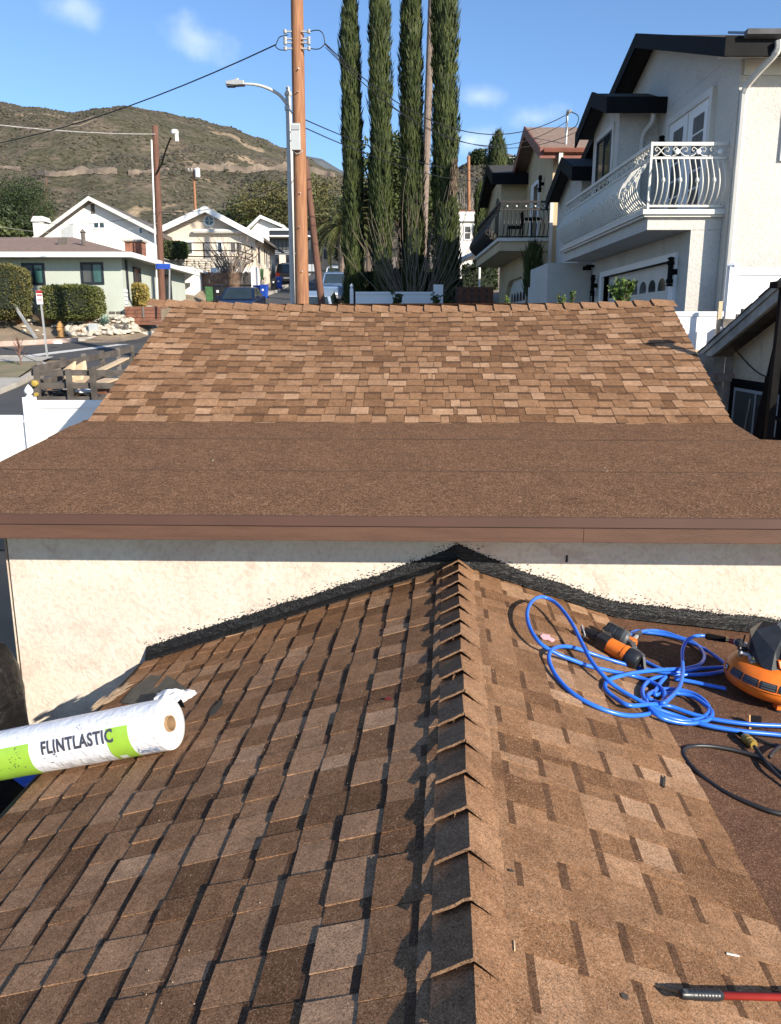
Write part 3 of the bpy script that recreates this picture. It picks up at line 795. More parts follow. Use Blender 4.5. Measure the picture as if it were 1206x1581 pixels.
# ================================================================== building pieces
def part(parent, name, m, fn, **kw):
    mb = MB(); fn(mb); return mb.build(name, m, parent, **kw)
def box(parent, name, m, *b, **kw):
    mb = MB(); mb.box(*b); return mb.build(name, m, parent, **kw)
def win_y(parent, x0, x1, z0, z1, y, fm, pm, fw=.05, mull=1, trim=None, proud=.05, rails=0, name='window'):
    """window in a wall that faces -Y"""
    mb = MB()
    if trim:
        t_ = MB(); tw = .11
        for b_ in ((x0-tw, x1+tw, z1, z1+tw), (x0-tw, x1+tw, z0-tw, z0), (x0-tw, x0, z0, z1), (x1, x1+tw, z0, z1)): t_.box(b_[0], b_[1], y-.035, y+.01, b_[2], b_[3])
        t_.build('window_trim', trim, parent)
    for b_ in ((x0, x1, z1-fw, z1), (x0, x1, z0, z0+fw), (x0, x0+fw, z0+fw, z1-fw), (x1-fw, x1, z0+fw, z1-fw)): mb.box(b_[0], b_[1], y-proud, y+.02, b_[2], b_[3])
    for k in range(1, mull+1):
        xc = x0+(x1-x0)*k/(mull+1); mb.box(xc-fw*.4, xc+fw*.4, y-proud+.004, y+.02, z0+fw, z1-fw)
    for k in range(1, rails+1):
        zc = z0+(z1-z0)*k/(rails+1); mb.box(x0+fw, x1-fw, y-proud+.008, y+.02, zc-fw*.3, zc+fw*.3)
    f = mb.build(name, fm, parent)
    n_ = mull+1; pms = pm if isinstance(pm, (list, tuple)) else [pm]*n_
    for k in range(n_):
        a = x0+(x1-x0)*k/n_+fw*.5; b = x0+(x1-x0)*(k+1)/n_-fw*.5
        box(f, 'pane', pms[k % len(pms)], a, b, y-.022, y-.012, z0+fw*.8, z1-fw*.8)
    return f
def win_x(parent, y0, y1, z0, z1, x, fm, pm, fw=.05, mull=1, trim=None, proud=.05, rails=0, name='window', sgn=-1):
    """window in a wall that faces -X (sgn -1) or +X"""
    mb = MB(); s = sgn
    if trim:
        t_ = MB(); tw = .12
        for b_ in ((y0-tw, y1+tw, z1, z1+tw), (y0-tw, y1+tw, z0-tw, z0), (y0-tw, y0, z0, z1), (y1, y1+tw, z0, z1)): t_.box(x+s*.035, x-s*.01, b_[0], b_[1], b_[2], b_[3])
        t_.build('window_trim', trim, parent)
    for b_ in ((y0, y1, z1-fw, z1), (y0, y1, z0, z0+fw), (y0, y0+fw, z0+fw, z1-fw), (y1-fw, y1, z0+fw, z1-fw)): mb.box(x+s*proud, x-s*.02, b_[0], b_[1], b_[2], b_[3])
    for k in range(1, mull+1):
        yc = y0+(y1-y0)*k/(mull+1); mb.box(x+s*(proud-.004), x-s*.02, yc-fw*.4, yc+fw*.4, z0+fw, z1-fw)
    for k in range(1, rails+1):
        zc = z0+(z1-z0)*k/(rails+1); mb.box(x+s*(proud-.008), x-s*.02, y0+fw, y1-fw, zc-fw*.3, zc+fw*.3)
    f = mb.build(name, fm, parent)
    n_ = mull+1; pms = pm if isinstance(pm, (list, tuple)) else [pm]*n_
    for k in range(n_):
        a = y0+(y1-y0)*k/n_+fw*.5; b = y0+(y1-y0)*(k+1)/n_-fw*.5
        box(f, 'pane', pms[k % len(pms)], x+s*.022, x+s*.012, a, b, z0+fw*.8, z1-fw*.8)
    return f
def gable_x(parent, x0, x1, ye0, ze, yp, zp, ye1, ze1, mroof, mtrim, th=.12, fas=.22, tiles=False):
    """roof with its ridge along X and a gable end facing -X at x0"""
    for (ya, za, yb, zb) in ((ye0, ze, yp, zp), (ye1, ze1, yp, zp)):
        part(parent, 'roof', mroof, lambda q: q.prism([(x0, ya, za), (x0, yb, zb), (x0, yb, zb+th), (x0, ya, za+th)], (x1-x0, 0, 0)))
    part(parent, 'barge_board', mtrim, lambda q: (q.prism([(x0-.05, ye0, ze+th+.03), (x0-.05, yp, zp+th+.03), (x0-.05, yp, zp+th-fas), (x0-.05, ye0, ze+th-fas)], (.046, 0, 0)),
                                                  q.prism([(x0-.052, ye1, ze1+th+.03), (x0-.052, yp, zp+th+.03), (x0-.052, yp, zp+th-fas), (x0-.052, ye1, ze1+th-fas)], (.046, 0, 0))))
    box(parent, 'eave_fascia', mtrim, x0-.054, x1, ye0-.05, ye0-.003, ze+th-fas, ze+th+.035)
def sconce(parent, p, facing):
    def f(q):
        c = Vector(p)
        M_ = Matrix.Identity(3) if facing == 'y' else Matrix.Rotation(math.pi/2, 3, 'Z')
        q.lathe([(.05,-.20),(.065,-.18),(.065,-.13),(.045,-.12),(.045,.12),(.065,.13),(.065,.18),(.05,.20)], c, None, 12)
        q.lathe([(.04,-.25),(.065,-.235),(.065,-.225),(.04,-.205)], c, None, 12)
        q.lathe([(.04,.205),(.065,.225),(.065,.235),(.03,.26)], c, None, 12)
        q.box(c.x-.03, c.x+.12, c.y-.03, c.y+.03, c.z-.05, c.z+.05)
    part(parent, 'wall_lantern', M['black_metal'], f)
def belly_curve(H, bulge, n=12):
    # baluster profile: (outward offset, height) – bows out low and returns under the rail
    out = []
    for i in range(n+1):
        t = i/n; out.append((bulge*(math.sin(math.pi*t**.8)**1.15), t*H))
    return out
def scroll(q, o, ax, w, h, r=.012):
    """one wrought scroll panel: o lower-left corner, ax along unit vector, w wide, h high"""
    o = Vector(o); ax = Vector(ax); up = Vector((0,0,1))
    P = lambda a, b: o+ax*(a*w)+up*(b*h)
    q.tube([P(.02,.06), P(.2,.15), P(.38,.5), P(.55,.85), P(.75,.95), P(.88,.7), P(.8,.45), P(.7,.55)], r, 5)
    q.tube([P(.98,.06), P(.7,.1), P(.5,.35), P(.3,.75), P(.14,.92), P(.05,.7), P(.13,.5), P(.2,.6)], r, 5)
def rosette(parent, c, m, r=.05):
    part(parent, 'rosette', m, lambda q: q.lathe([(r,-.012),(r,.004),(r*.6,.014)], c, Matrix.Rotation(math.pi/2, 3, 'X'), 12))

# ================================================================== HOUSE ONE: white stucco, right
h1 = thing('stucco_house', (9, 18, -1.2), 'white stucco two-storey house with black gabled roof and cream balcony over the garage, right', 'house')
WS = M['house_white']
box(h1, 'wall', WS, 5.7, 16, 14.25, 23.3, -1.6, 4.42)
part(h1, 'gable_wall', WS, lambda q: q.prism([(5.7, 14.25, 4.424), (5.7, 23.3, 4.424), (5.7, 18.85, 5.98)], (.3, 0, 0)))
box(h1, 'garage_wall', WS, 5.18, 5.696, 14.47, 15.25, -1.6, 1.655)
box(h1, 'garage_wall', WS, 5.18, 5.696, 20.1, 21.3, -1.6, 1.655)
box(h1, 'garage_lintel', WS, 5.18, 5.696, 15.253, 20.097, 1.22, 1.655)
gd = box(h1, 'garage_door', M['offwhite'], 5.30, 5.36, 15.253, 20.097, -1.4, 1.217)
part(gd, 'door_trim', M['white'], lambda q: (q.box(5.12, 5.30, 15.0, 20.3, 1.22, 1.34), q.box(5.12, 5.30, 15.0, 15.252, -1.4, 1.218), q.box(5.12, 5.30, 20.1, 20.3, -1.4, 1.218)))
for k in range(8):
    yc = 15.56+k*.60
    def arch(q, yc=yc):
        pts = [(5.296, yc-.22, .72), (5.296, yc+.22, .72)]+[(5.296, yc+.22*math.cos(a), .80+.16*math.sin(a)) for a in [math.pi*j/8 for j in range(9)]]
        q.prism(pts, (.01, 0, 0))
    part(gd, 'arched_pane', M['glass'], arch)
    part(gd, 'door_panel', M['white'], lambda q: q.box(5.285, 5.30, yc-.235, yc+.235, -.1, .45))
gable_x(h1, 5.28, 16, 13.8, 4.32, 18.85, 6.02, 23.9, 4.32, M['roof_dark'], M['black_roof'], .09, .25)
part(h1, 'soffit', M['offwhite'], lambda q: q.box(5.3, 16, 13.86, 14.24, 4.26, 4.30))
part(h1, 'gutter', mat('dull_grey_gutter', (.13,.13,.14), .6, spec=.2), lambda q: q.prism([(5.5, 13.74, 4.40), (5.5, 13.62, 4.43), (5.5, 13.60, 4.50), (5.5, 13.74, 4.50)], (10.4, 0, 0)))
part(h1, 'downspout', M['offwhite'], lambda q: q.tube(smooth_path([(6.02, 13.68, 4.36), (6.02, 13.72, 4.2), (5.84, 14.0, 3.95), (5.76, 14.17, 3.75), (5.76, 14.18, 3.3), (5.76, 14.18, -1.2)], 4), .055, 6))
part(h1, 'eave_trim', M['offwhite'], lambda q: q.box(5.75, 16, 14.205, 14.247, 4.02, 4.255))
# solar panels on the near roof slope
for k in range(5):
    x0 = 5.9+k*1.05
    def pan(q, x0=x0):
        a = Vector((x0, 13.95, 4.52)); up_ = Vector((0, 5.05, 1.7)).normalized(); nr = Vector((0, -up_.z, up_.y))
        q.prism([a, a+Vector((1.0,0,0)), a+Vector((1.0,0,0))+up_*1.6, a+up_*1.6], nr*.04)
    part(h1, 'solar_panel', mat('solar_glass', (.01,.015,.05), .15, spec=.9) if k == 0 else bpy.data.materials['solar_glass'], pan)
# bay with its own small gable, and the farther wing
box(h1, 'bay_wall', WS, 4.85, 5.697, 18.3, 20.5, 2.0, 4.52)
part(h1, 'bay_gable', WS, lambda q: q.prism([(4.85, 18.3, 4.523), (4.85, 20.5, 4.523), (4.85, 19.3, 4.95)], (.3, 0, 0)))
gable_x(h1, 4.5, 5.69, 17.9, 4.52, 19.25, 4.98, 20.75, 4.44, M['roof_dark'], M['black_roof'], .09, .27)
win_x(h1, 18.75, 20.0, 3.05, 4.22, 4.85, M['frame_dark'], M['glass'], .05, 1, M['offwhite'])
part(h1, 'downspout', M['offwhite'], lambda q: q.tube(smooth_path([(5.45, 17.96, 4.4), (5.45, 18.0, 4.2), (5.35, 18.22, 4.0), (5.33, 18.24, 3.6), (5.33, 18.24, 2.1)], 4), .05, 6))
box(h1, 'rear_wing_wall', WS, 4.95, 6.5, 22.0, 25.0, -1.4, 3.75)
part(h1, 'rear_wing_gable', WS, lambda q: q.prism([(4.95, 22.0, 3.753), (4.95, 25.0, 3.753), (4.95, 23.2, 4.22)], (.3, 0, 0)))
gable_x(h1, 4.62, 6.6, 21.5, 3.85, 22.9, 4.35, 24.9, 3.62, M['roof_dark'], M['black_roof'], .09, .3)
box(h1, 'porch_wall', WS, 4.05, 5.176, 21.4, 24, -1.4, 1.65)
sconce(h1, (5.60, 17.75, 3.62), 'x'); sconce(h1, (5.06, 15.02, 1.0), 'x'); sconce(h1, (5.06, 20.7, 1.05), 'x')
box(h1, 'house_number_plate', M['black_metal'], 5.15, 5.178, 20.95, 21.1, .3, .9)
part(h1, 'security_camera', M['black_metal'], lambda q: (q.lathe([(.05,-.1),(.05,.1)], (5.0, 21.15, 1.5), Matrix.Rotation(math.pi/2, 3, 'Y'), 10), q.box(4.98, 5.17, 21.1, 21.2, 1.52, 1.58)))
# double glazed door to the balcony
dr = part(h1, 'french_door', M['white'], lambda q: (q.box(5.655, 5.72, 15.35, 17.45, 2.0, 4.0)))
part(dr, 'door_trim', M['offwhite'], lambda q: (q.box(5.62, 5.70, 15.2, 17.6, 4.003, 4.13), q.box(5.62, 5.70, 15.2, 15.347, 2.0, 4.002), q.box(5.62, 5.70, 17.453, 17.6, 2.0, 4.002), q.box(5.64, 5.66, 16.385, 16.415, 2.0, 4.0)))
for k, yc in enumerate((15.85, 16.92)):
    for r_ in range(5):
        for c_ in range(2):
            box(dr, 'pane', M['glass_grey'], 5.645, 5.652, yc-.26+c_*.27, yc-.26+c_*.27+.24, 2.25+r_*.32, 2.25+r_*.32+.28)
win_y(h1, 6.47, 7.6, 2.72, 3.62, 14.25, M['white'], M['glass'], .05, 1)
# balcony slab, cornice, railing
BX, BY0, BY1 = 4.42, 14.47, 21.2
part(h1, 'balcony_slab', WS, lambda q: q.box(BX, 5.697, BY0, BY1, 1.66, 1.86))
part(h1, 'balcony_cornice', M['offwhite'], lambda q: (q.box(BX-.08, 5.72, BY0-.07, BY1+.02, 1.862, 1.90), q.box(BX-.12, 5.74, BY0-.11, BY1+.04, 1.902, 1.98)))
bal = thing('balcony_railing', (BX, BY0, 1.98), 'cream bow-fronted iron balcony railing with scrolls above the garage of the white stucco house', 'railing')
H_, B0 = 1.04, 2.03
for (nm, z, w) in (('top_rail', 3.03, .055), ('middle_rail', 2.81, .035), ('bottom_rail', 2.045, .035)):
    part(bal, nm, M['rail_cream'], lambda q: (q.box(BX-.03, 5.69, BY0-.03, BY0+w-.03, z-w/2, z+w/2), q.box(BX-.031, BX+w-.031, BY0+w-.029, BY1, z-w/2, z+w/2)))
def baluster_mesh(H, bulge, r, knot):
    q = MB(); q.tube([(0, -o, z) for o, z in belly_curve(H, bulge)], r, 6)
    if knot:
        c = belly_curve(H, bulge)[6]; q.lathe([(.006,-.055),(.03,-.02),(.034,0),(.03,.02),(.006,.055)], (0, -c[0], c[1]), None, 8)
    me = bpy.data.meshes.new('baluster'); me.from_pydata(q.v, [], q.f); me.materials.append(M['rail_cream']); me.polygons.foreach_set('use_smooth', [True]*len(q.f)); me.update(); return me
bmA, bmB = baluster_mesh(.765, .20, .0125, False), baluster_mesh(.765, .20, .0125, True)
nb = 13
for i in range(nb):
    x = BX+.06+(5.62-BX-.06)*i/(nb-1)
    inst('baluster', bmB if i % 3 == 1 else bmA, Matrix.Translation((x, BY0-.005, 2.045)), bal)
nb = 56
for i in range(nb):
    y = BY0+.10+(BY1-BY0-.16)*i/(nb-1)
    inst('baluster', bmB if i % 3 == 1 else bmA, Matrix.Translation((BX-.005, y, 2.045)) @ Matrix.Rotation(-math.pi/2, 4, 'Z'), bal)
nsc = 4
for i in range(nsc): part(bal, 'scroll', M['rail_cream'], lambda q: scroll(q, (BX+.03+i*.31, BY0, 2.835), (1,0,0), .29, .165, .0085))
for i in range(3): rosette(bal, (BX+.42+i*.36, BY0-.012, 2.91), M['white'], .042)
for i in range(20): part(bal, 'scroll', M['rail_cream'], lambda q: scroll(q, (BX, BY0+.06+i*.335, 2.835), (0,1,0), .31, .165, .0085))
part(bal, 'corner_post', M['rail_cream'], lambda q: q.box(BX-.035, BX+.0, BY0-.036, BY0-.001, 1.98, 3.06))
# white vinyl fence in front of the house
vf = thing('vinyl_fence', (6.5, 13.3, -1.3), 'tall white vinyl fence panels standing against the white stucco house at right', 'fence')
for k in range(3):
    x0 = 5.47+k*1.62
    part(vf, 'panel', M['vinyl'], lambda q: q.box(x0+.065, x0+1.55, 13.28, 13.32, -1.3, .83)); part(vf, 'rail', M['vinyl'], lambda q: q.box(x0+.065, x0+1.555, 13.26, 13.34, .832, .95))
    part(vf, 'post', M['vinyl'], lambda q: (q.box(x0-.06, x0+.06, 13.24, 13.36, -1.3, .96), q.lathe([(.09, .962), (.09, .985), (.0, 1.04)], (x0, 13.3, 0), None, 4)))
part(vf, 'panel', M['vinyl'], lambda q: q.box(4.0, 5.38, 13.28, 13.32, -1.3, .19)); part(vf, 'rail', M['vinyl'], lambda q: q.box(4.0, 5.385, 13.26, 13.34, .193, .27))
# grey weathered posts and a raw stud behind the shed
gp = thing('timber_post', (5.25, 12.9, -1.3), 'raw pale timber stud standing upright between the white fence and the grey beams', 'post'); 
part(gp, 'stud', M['plank'], lambda q: q.box(5.17, 5.23, 12.95, 13.0, -1.3, .42)); part(gp, 'cleat', M['plank'], lambda q: q.box(4.72, 5.16, 12.9, 12.94, -.42, -.33))
gp = thing('timber_rack', (5.35, 12.7, -1.3), 'stub of weathered grey timber beams poking up behind the shed roof', 'timber rack')
part(gp, 'post', M['grey_wood'], lambda q: q.box(5.42, 5.52, 12.62, 12.72, -1.3, .30)); part(gp, 'post', M['grey_wood'], lambda q: q.box(5.70, 5.86, 12.7, 12.8, -1.3, .30))
part(gp, 'beam', M['grey_wood'], lambda q: q.box(5.10, 5.40, 12.55, 12.65, .03, .15)); part(gp, 'board', M['grey_wood'], lambda q: q.box(5.34, 5.40, 12.66, 12.7, -1.3, .22))
gf = thing('board_fence', (4.3, 11.4, -2.7), 'old grey timber fence boards in the gap beside the shed corner', 'fence')
for k in range(14):
    x0 = 3.62+k*.145
    part(gf, 'board', M['rake'], lambda q: q.box(x0, x0+.135, 11.9+R.uniform(-.006,.006), 11.925, -2.75, -.38+R.uniform(-.04, .03)))
part(gf, 'rail', mat('worn_red_rail', (.24,.15,.12), .8, .3, 10, col2=(.42,.36,.32)), lambda q: q.box(3.5, 5.5, 11.84, 11.88, -.76, -.64))

# ================================================================== SHED at right with the grey rake board
sd = thing('shed', (7, 10, -3.2), 'weathered tan shed with grey timber rake board and dark-framed window at the right edge', 'shed')
def shedpt(Y, Z): return (Y, Z)
ye, ze, yp_, zp_ = 12.35, -.46, 8.9, .88
sl_ = (zp_-ze)/(ye-yp_)
part(sd, 'wall', M['shed_wall'], lambda q: q.prism([(5.05, 11.95, -3.3), (5.05, 11.95, ze+.10), (5.05, yp_, zp_-.09), (5.05, 6.2, zp_-.09-sl_*2.7), (5.05, 6.2, -3.3)], (5, 0, 0)))
for (a, b, c_, d) in ((ye, ze, yp_, zp_), (5.9, zp_-sl_*3.0, yp_, zp_)):
    part(sd, 'roof', M['roof_grey'], lambda q: q.prism([(4.76, a, b+.03), (4.76, c_, d+.03), (4.76, c_, d+.09), (4.76, a, b+.09)], (5.4, 0, 0)))
    part(sd, 'rake_board', M['rake'], lambda q: q.prism([(4.70, a, b+.06), (4.70, c_, d+.06), (4.70, c_, d-.12), (4.70, a, b-.12)], (.05, 0, 0)))
    part(sd, 'rake_trim', M['rake'], lambda q: q.prism([(4.675, a, b+.095), (4.675, c_, d+.095), (4.675, c_, d+.02), (4.675, a, b+.02)], (.023, 0, 0)))
for k in range(18):                                     # ragged shingle ends along the rake
    f0 = k/18; y = ye+(yp_-ye)*f0; z = ze+(zp_-ze)*f0
    part(sd, 'roof_shingle', M['roof_grey'], lambda q: q.beam((4.79, y, z+.104), (4.79, y-.20, z+.104+.2*sl_), .26+R.uniform(-.02, .02), .014))
win_x(sd, 10.35, 11.75, -2.5, -.83, 5.05, M['grey_box'], [M['glass'], M['glass_grey']], .045, 1, M['black_metal'], .03)
part(sd, 'security_bar', M['galv'], lambda q: q.beam((4.99, 11.42, -2.4), (4.99, 11.12, -.95), .015, .015))
part(sd, 'cable', M['wire'], lambda q: q.tube(smooth_path([(5.03, 11.9, -.28), (5.03, 11.2, -.55), (5.03, 10.7, -.62), (5.03, 10.1, -.50)], 4), .008, 5))
# dark steel frame standing in the gap at the right edge
fr = thing('steel_frame', (4.7, 9.5, -3.0), 'black steel frame of leaning uprights and rungs by the shed at the right edge', 'frame')
def bar(p, q, r=.03): part(fr, 'bar', M['black_metal'], lambda b_: b_.beam(p, q, r*2, r*2))
pA, pB = at(1168, 700, 9.5), at(1209, 520, 9.6)
bar(pA+(pA-pB)*.9, pB+(pB-pA)*.42, .06)
pC, pD = at(1186, 706, 9.35), at(1203, 570, 9.4); bar(pC+(pC-pD)*1.2, pD+(pD-pC)*.5, .018)
bar(at(1184, 588, 9.5), at(1260, 600, 9.0), .05); bar(at(1186, 640, 9.4), at(1250, 668, 9.0), .02); bar(at(1182, 672, 9.4), at(1250, 705, 9.0), .02)
# the rod whose shadow falls across the far shingle slope
vp = thing('vent_pipe', (3.66, 7.42, -3.6), 'slim dark pipe with a hooded top standing just right of the far roof', 'pipe')
part(vp, 'pipe', M['black_metal'], lambda q: q.beam((3.60, 7.56, -3.6), (3.60, 7.56, .36), .065, .065)); part(vp, 'hood', M['black_metal'], lambda q: q.box(3.50, 3.70, 7.48, 7.64, .362, .42))

# ================================================================== HOUSE TWO: tan stucco with dark iron balcony
h2 = thing('stucco_house', (8, 30, -.4), 'tan stucco house with red-brown eaves and dark iron balcony, beyond the white stucco house', 'house')
TS = M['house_tan']
box(h2, 'wall', TS, 4.95, 13, 26.0, 36, -.8, 5.28)
part(h2, 'gable_wall', TS, lambda q: q.prism([(4.95, 26.0, 5.284), (4.95, 31.9, 5.284), (4.95, 28.8, 6.42)], (.3, 0, 0)))
box(h2, 'garage_wall', TS, 4.4, 4.947, 26.3, 26.9, -.8, 2.40)
box(h2, 'garage_wall', TS, 4.4, 4.947, 31.6, 33.5, -.8, 2.40)
part(h2, 'garage_arch', TS, lambda q: q.prism([(4.4, 26.9, 2.40), (4.4, 31.6, 2.40), (4.4, 31.6, 1.2), (4.4, 31.2, 1.55), (4.4, 30.6, 1.72), (4.4, 27.9, 1.72), (4.4, 27.3, 1.55), (4.4, 26.9, 1.2)], (.547, 0, 0)))
gd = box(h2, 'garage_door', M['offwhite'], 4.56, 4.62, 26.9, 31.6, -.7, 1.75)
for k in range(6):
    yc = 27.5+k*.68
    part(gd, 'arched_pane', M['glass'], lambda q: q.prism([(4.55, yc-.24, .95), (4.55, yc+.24, .95)]+[(4.55, yc+.24*math.cos(a), 1.05+.22*math.sin(a)) for a in [math.pi*j/7 for j in range(8)]], (.01, 0, 0)))
gable_x(h2, 4.5, 13, 25.55, 5.13, 28.75, 6.45, 32.2, 5.05, M['roof_brown'], M['redwood'], .09, .27)
part(h2, 'gutter', M['redwood'], lambda q: q.prism([(4.55, 25.5, 5.04), (4.55, 25.38, 5.10), (4.55, 25.36, 5.20), (4.55, 25.5, 5.20)], (9, 0, 0)))
part(h2, 'downspout', M['offwhite'], lambda q: (q.box(5.0, 5.12, 25.4, 25.5, 4.72, 5.08), q.beam((5.06, 25.45, 4.72), (4.98, 25.94, 4.3), .09, .09), q.box(4.9, 5.0, 25.9, 25.99, -.5, 4.3)))
box(h2, 'bay_wall', TS, 4.05, 4.946, 31.0, 35, 2.76, 5.35)
gable_x(h2, 3.7, 5.3, 30.55, 5.30, 32.4, 5.95, 35.2, 4.9, M['roof_dark'], M['black_roof'], .09, .34)
part(h2, 'arched_window', M['frame_dark'], lambda q: q.prism([(4.03, 31.5, 3.3), (4.03, 32.5, 3.3)]+[(4.03, 32.0+.5*math.cos(a), 4.35+.45*math.sin(a)) for a in [math.pi*j/8 for j in range(9)]], (.02, 0, 0)))
dr = box(h2, 'balcony_door', M['white'], 4.90, 4.955, 28.1, 29.6, 2.76, 4.85); box(dr, 'pane', M['glass'], 4.885, 4.898, 28.25, 28.95, 2.95, 4.7)
sconce(h2, (4.82, 27.4, 4.55), 'x')
B2X, B2Y, B2E = 3.42, 26.2, 33.2
box(h2, 'balcony_slab', TS, B2X, 4.946, B2Y, B2E, 2.38, 2.66)
part(h2, 'balcony_cornice', M['offwhite'], lambda q: q.box(B2X-.08, 5.0, B2Y-.07, B2E, 2.663, 2.76))
b2 = thing('balcony_railing', (B2X, B2Y, 2.76), 'dark wrought-iron bow-fronted balcony railing on the tan stucco house', 'railing')
for (nm, z, w) in (('top_rail', 3.83, .06), ('middle_rail', 3.60, .04), ('bottom_rail', 2.80, .04)):
    part(b2, nm, M['iron'], lambda q: (q.box(B2X-.03, 4.94, B2Y-.03, B2Y+w-.03, z-w/2, z+w/2), q.box(B2X-.031, B2X+w-.031, B2Y+w-.029, B2E, z-w/2, z+w/2)))
bmC = baluster_mesh(.80, .28, .015, False).copy(); bmC.materials[0] = M['iron']
for i in range(12): inst('baluster', bmC, Matrix.Translation((B2X+.08+i*.125, B2Y, 2.80)), b2)
for i in range(44): inst('baluster', bmC, Matrix.Translation((B2X, B2Y+.12+i*.158, 2.80)) @ Matrix.Rotation(-math.pi/2, 4, 'Z'), b2)
for i in range(5): part(b2, 'scroll', M['iron'], lambda q: scroll(q, (B2X+.05+i*.29, B2Y, 3.62), (1,0,0), .27, .17, .011)); 
for i in range(5): rosette(b2, (B2X+.2+i*.29, B2Y-.015, 3.70), M['offwhite'], .03)
for i in range(16): part(b2, 'scroll', M['iron'], lambda q: scroll(q, (B2X, B2Y+.1+i*.42, 3.62), (0,1,0), .38, .17, .012))
ch = thing('patio_chair', (4.05, 27.3, 2.76), 'black metal patio chair on the iron-railed balcony', 'chair')
part(ch, 'seat', M['black_metal'], lambda q: q.box(3.82, 4.28, 27.1, 27.55, 3.18, 3.24)); part(ch, 'backrest', M['black_metal'], lambda q: q.box(4.24, 4.29, 27.1, 27.55, 3.24, 3.68))
for (a, b) in ((3.84, 27.12), (4.26, 27.12), (3.84, 27.53), (4.26, 27.53)): part(ch, 'leg', M['black_metal'], lambda q: q.beam((a, b, 2.762), (a, b, 3.18), .03, .03))
tb_ = thing('patio_table', (4.6, 27.2, 2.76), 'black patio table against the balcony wall of the tan house', 'table')
part(tb_, 'top', M['black_metal'], lambda q: q.lathe([(.02,0),(.34,0),(.34,.03),(.02,.03)], (4.58, 27.3, 3.45), None, 16)); part(tb_, 'stem', M['black_metal'], lambda q: q.lathe([(.2,0),(.03,.05),(.03,.69)], (4.58, 27.3, 2.762), None, 12))
# service mast
ms = thing('service_mast', (5.35, 26.1, 5.2), 'galvanised electrical service mast with a bent weatherhead on the tan house roof', 'mast')
part(ms, 'pipe', M['galv'], lambda q: q.tube([(5.35, 26.2, 5.3), (5.35, 26.2, 6.3)], .035, 8)); part(ms, 'weatherhead', M['galv'], lambda q: q.tube([(5.35, 26.2, 6.3), (5.36, 26.15, 6.4), (5.42, 26.05, 6.36)], .055, 8))
part(ms, 'drip_loop', M['wire'], lambda q: q.tube(smooth_path([(5.42, 26.05, 6.36), (5.62, 25.9, 6.2), (5.58, 25.9, 5.95), (5.4, 26.1, 5.85)], 5), .014, 5)); part(ms, 'flashing', M['offwhite'], lambda q: q.lathe([(.14,0),(.05,.08)], (5.35, 26.2, 5.30), None, 12))
# unseen rear block of the tan house, added tall to shade the cypress bases
box(h2, 'added_rear_wall', TS, 6.5, 13, 36.01, 40, -.4, 6.2)
part(h2, 'roof', M['roof_brown'], lambda q: q.prism([(6.2, 35.6, 6.2), (6.2, 40.4, 6.2), (6.2, 38, 7.0)], (7, 0, 0)))
# vinyl fence bits between the houses
v2 = thing('vinyl_fence', (4.2, 24.6, -.9), 'short run of white vinyl fence between the tan house and the white stucco house', 'fence')
for k in range(3): part(v2, 'panel', M['vinyl'], lambda q: q.box(4.2+k*.75, 4.9+k*.75, 24.6, 24.64, -1.0, 1.12)); part(v2, 'post', M['vinyl'], lambda q: q.box(4.115+k*.75, 4.197+k*.75, 24.58, 24.68, -1.0, 1.2))

# ================================================================== LEFT HOUSES
h3 = thing('ranch_house', (-15, 38, .45), 'sage green single-storey house with dark windows and brown hip roof beyond the rock garden', 'house')
SG = M['house_sage']
box(h3, 'wall', SG, -24, -11.05, 34.2, 44.5, -.2, 2.86)
part(h3, 'roof', M['roof_brown'], lambda q: q.add([(-25, 33.5, 2.98), (-10.45, 33.5, 2.98), (-10.45, 45.2, 2.98), (-25, 45.2, 2.98), (-22, 39.3, 4.18), (-14.9, 39.3, 4.18)], [(0,1,5,4), (1,2,5), (2,3,4,5), (3,0,4)]))
part(h3, 'eave_fascia', M['white'], lambda q: (q.box(-25, -10.4, 33.42, 33.5, 2.80, 3.0), q.box(-10.46, -10.38, 33.502, 45.2, 2.80, 3.0)))
part(h3, 'soffit', SG, lambda q: q.box(-24.9, -10.47, 33.51, 45.1, 2.862, 2.90))
part(h3, 'roof_vent', M['roof_grey'], lambda q: (q.box(-14.4, -14.1, 36.2, 36.5, 3.5, 3.85), q.lathe([(.09, 0), (.09, .5), (.14, .52), (.02, .66)], (-13.2, 36.0, 3.5), None, 10)))
ax = lambda u, v, Y: at(u, v, Y).x
azz = lambda u, v, Y: at(u, v, Y).z
CX0, CX1 = ax(193,385,39.5), ax(218,385,39.5)
chm = part(h3, 'chimney', M['brick'], lambda q: q.box(CX0, CX1, 39.5, 40.3, 2.9, azz(205,373,39.5))); part(chm, 'chimney_cap', M['concrete'], lambda q: q.box(CX0-.08, CX1+.08, 39.4, 40.4, azz(205,373,39.5)+.003, azz(205,373,39.5)+.09))
for j in range(8):
    for i in range(4): part(chm, 'brick', M['brick'], lambda q: q.box(CX0+.2*i+(.09 if j % 2 and i < 3 else 0), CX0+.2*i+.18, 39.488, 39.50, 2.93+j*.105, 2.93+j*.105+.085))
ax = lambda u, v, Y: at(u, v, Y).x
azz = lambda u, v, Y: at(u, v, Y).z
win_y(h3, ax(33,405,34.2), ax(68,405,34.2), azz(50,440,34.2), azz(50,406,34.2), 34.2, M['frame_dark'], [M['glass_grey'], M['glass_teal']], .09)
win_y(h3, ax(124,405,34.2), ax(159,405,34.2), azz(140,439,34.2), azz(140,405,34.2), 34.2, M['frame_dark'], [M['glass_grey'], M['glass_teal']], .09)
for xx in (168, 179): box(h3, 'crawl_vent', M['roof_grey'], ax(xx,470,34.2), ax(xx+9,470,34.2), 34.17, 34.2, .60, .70)
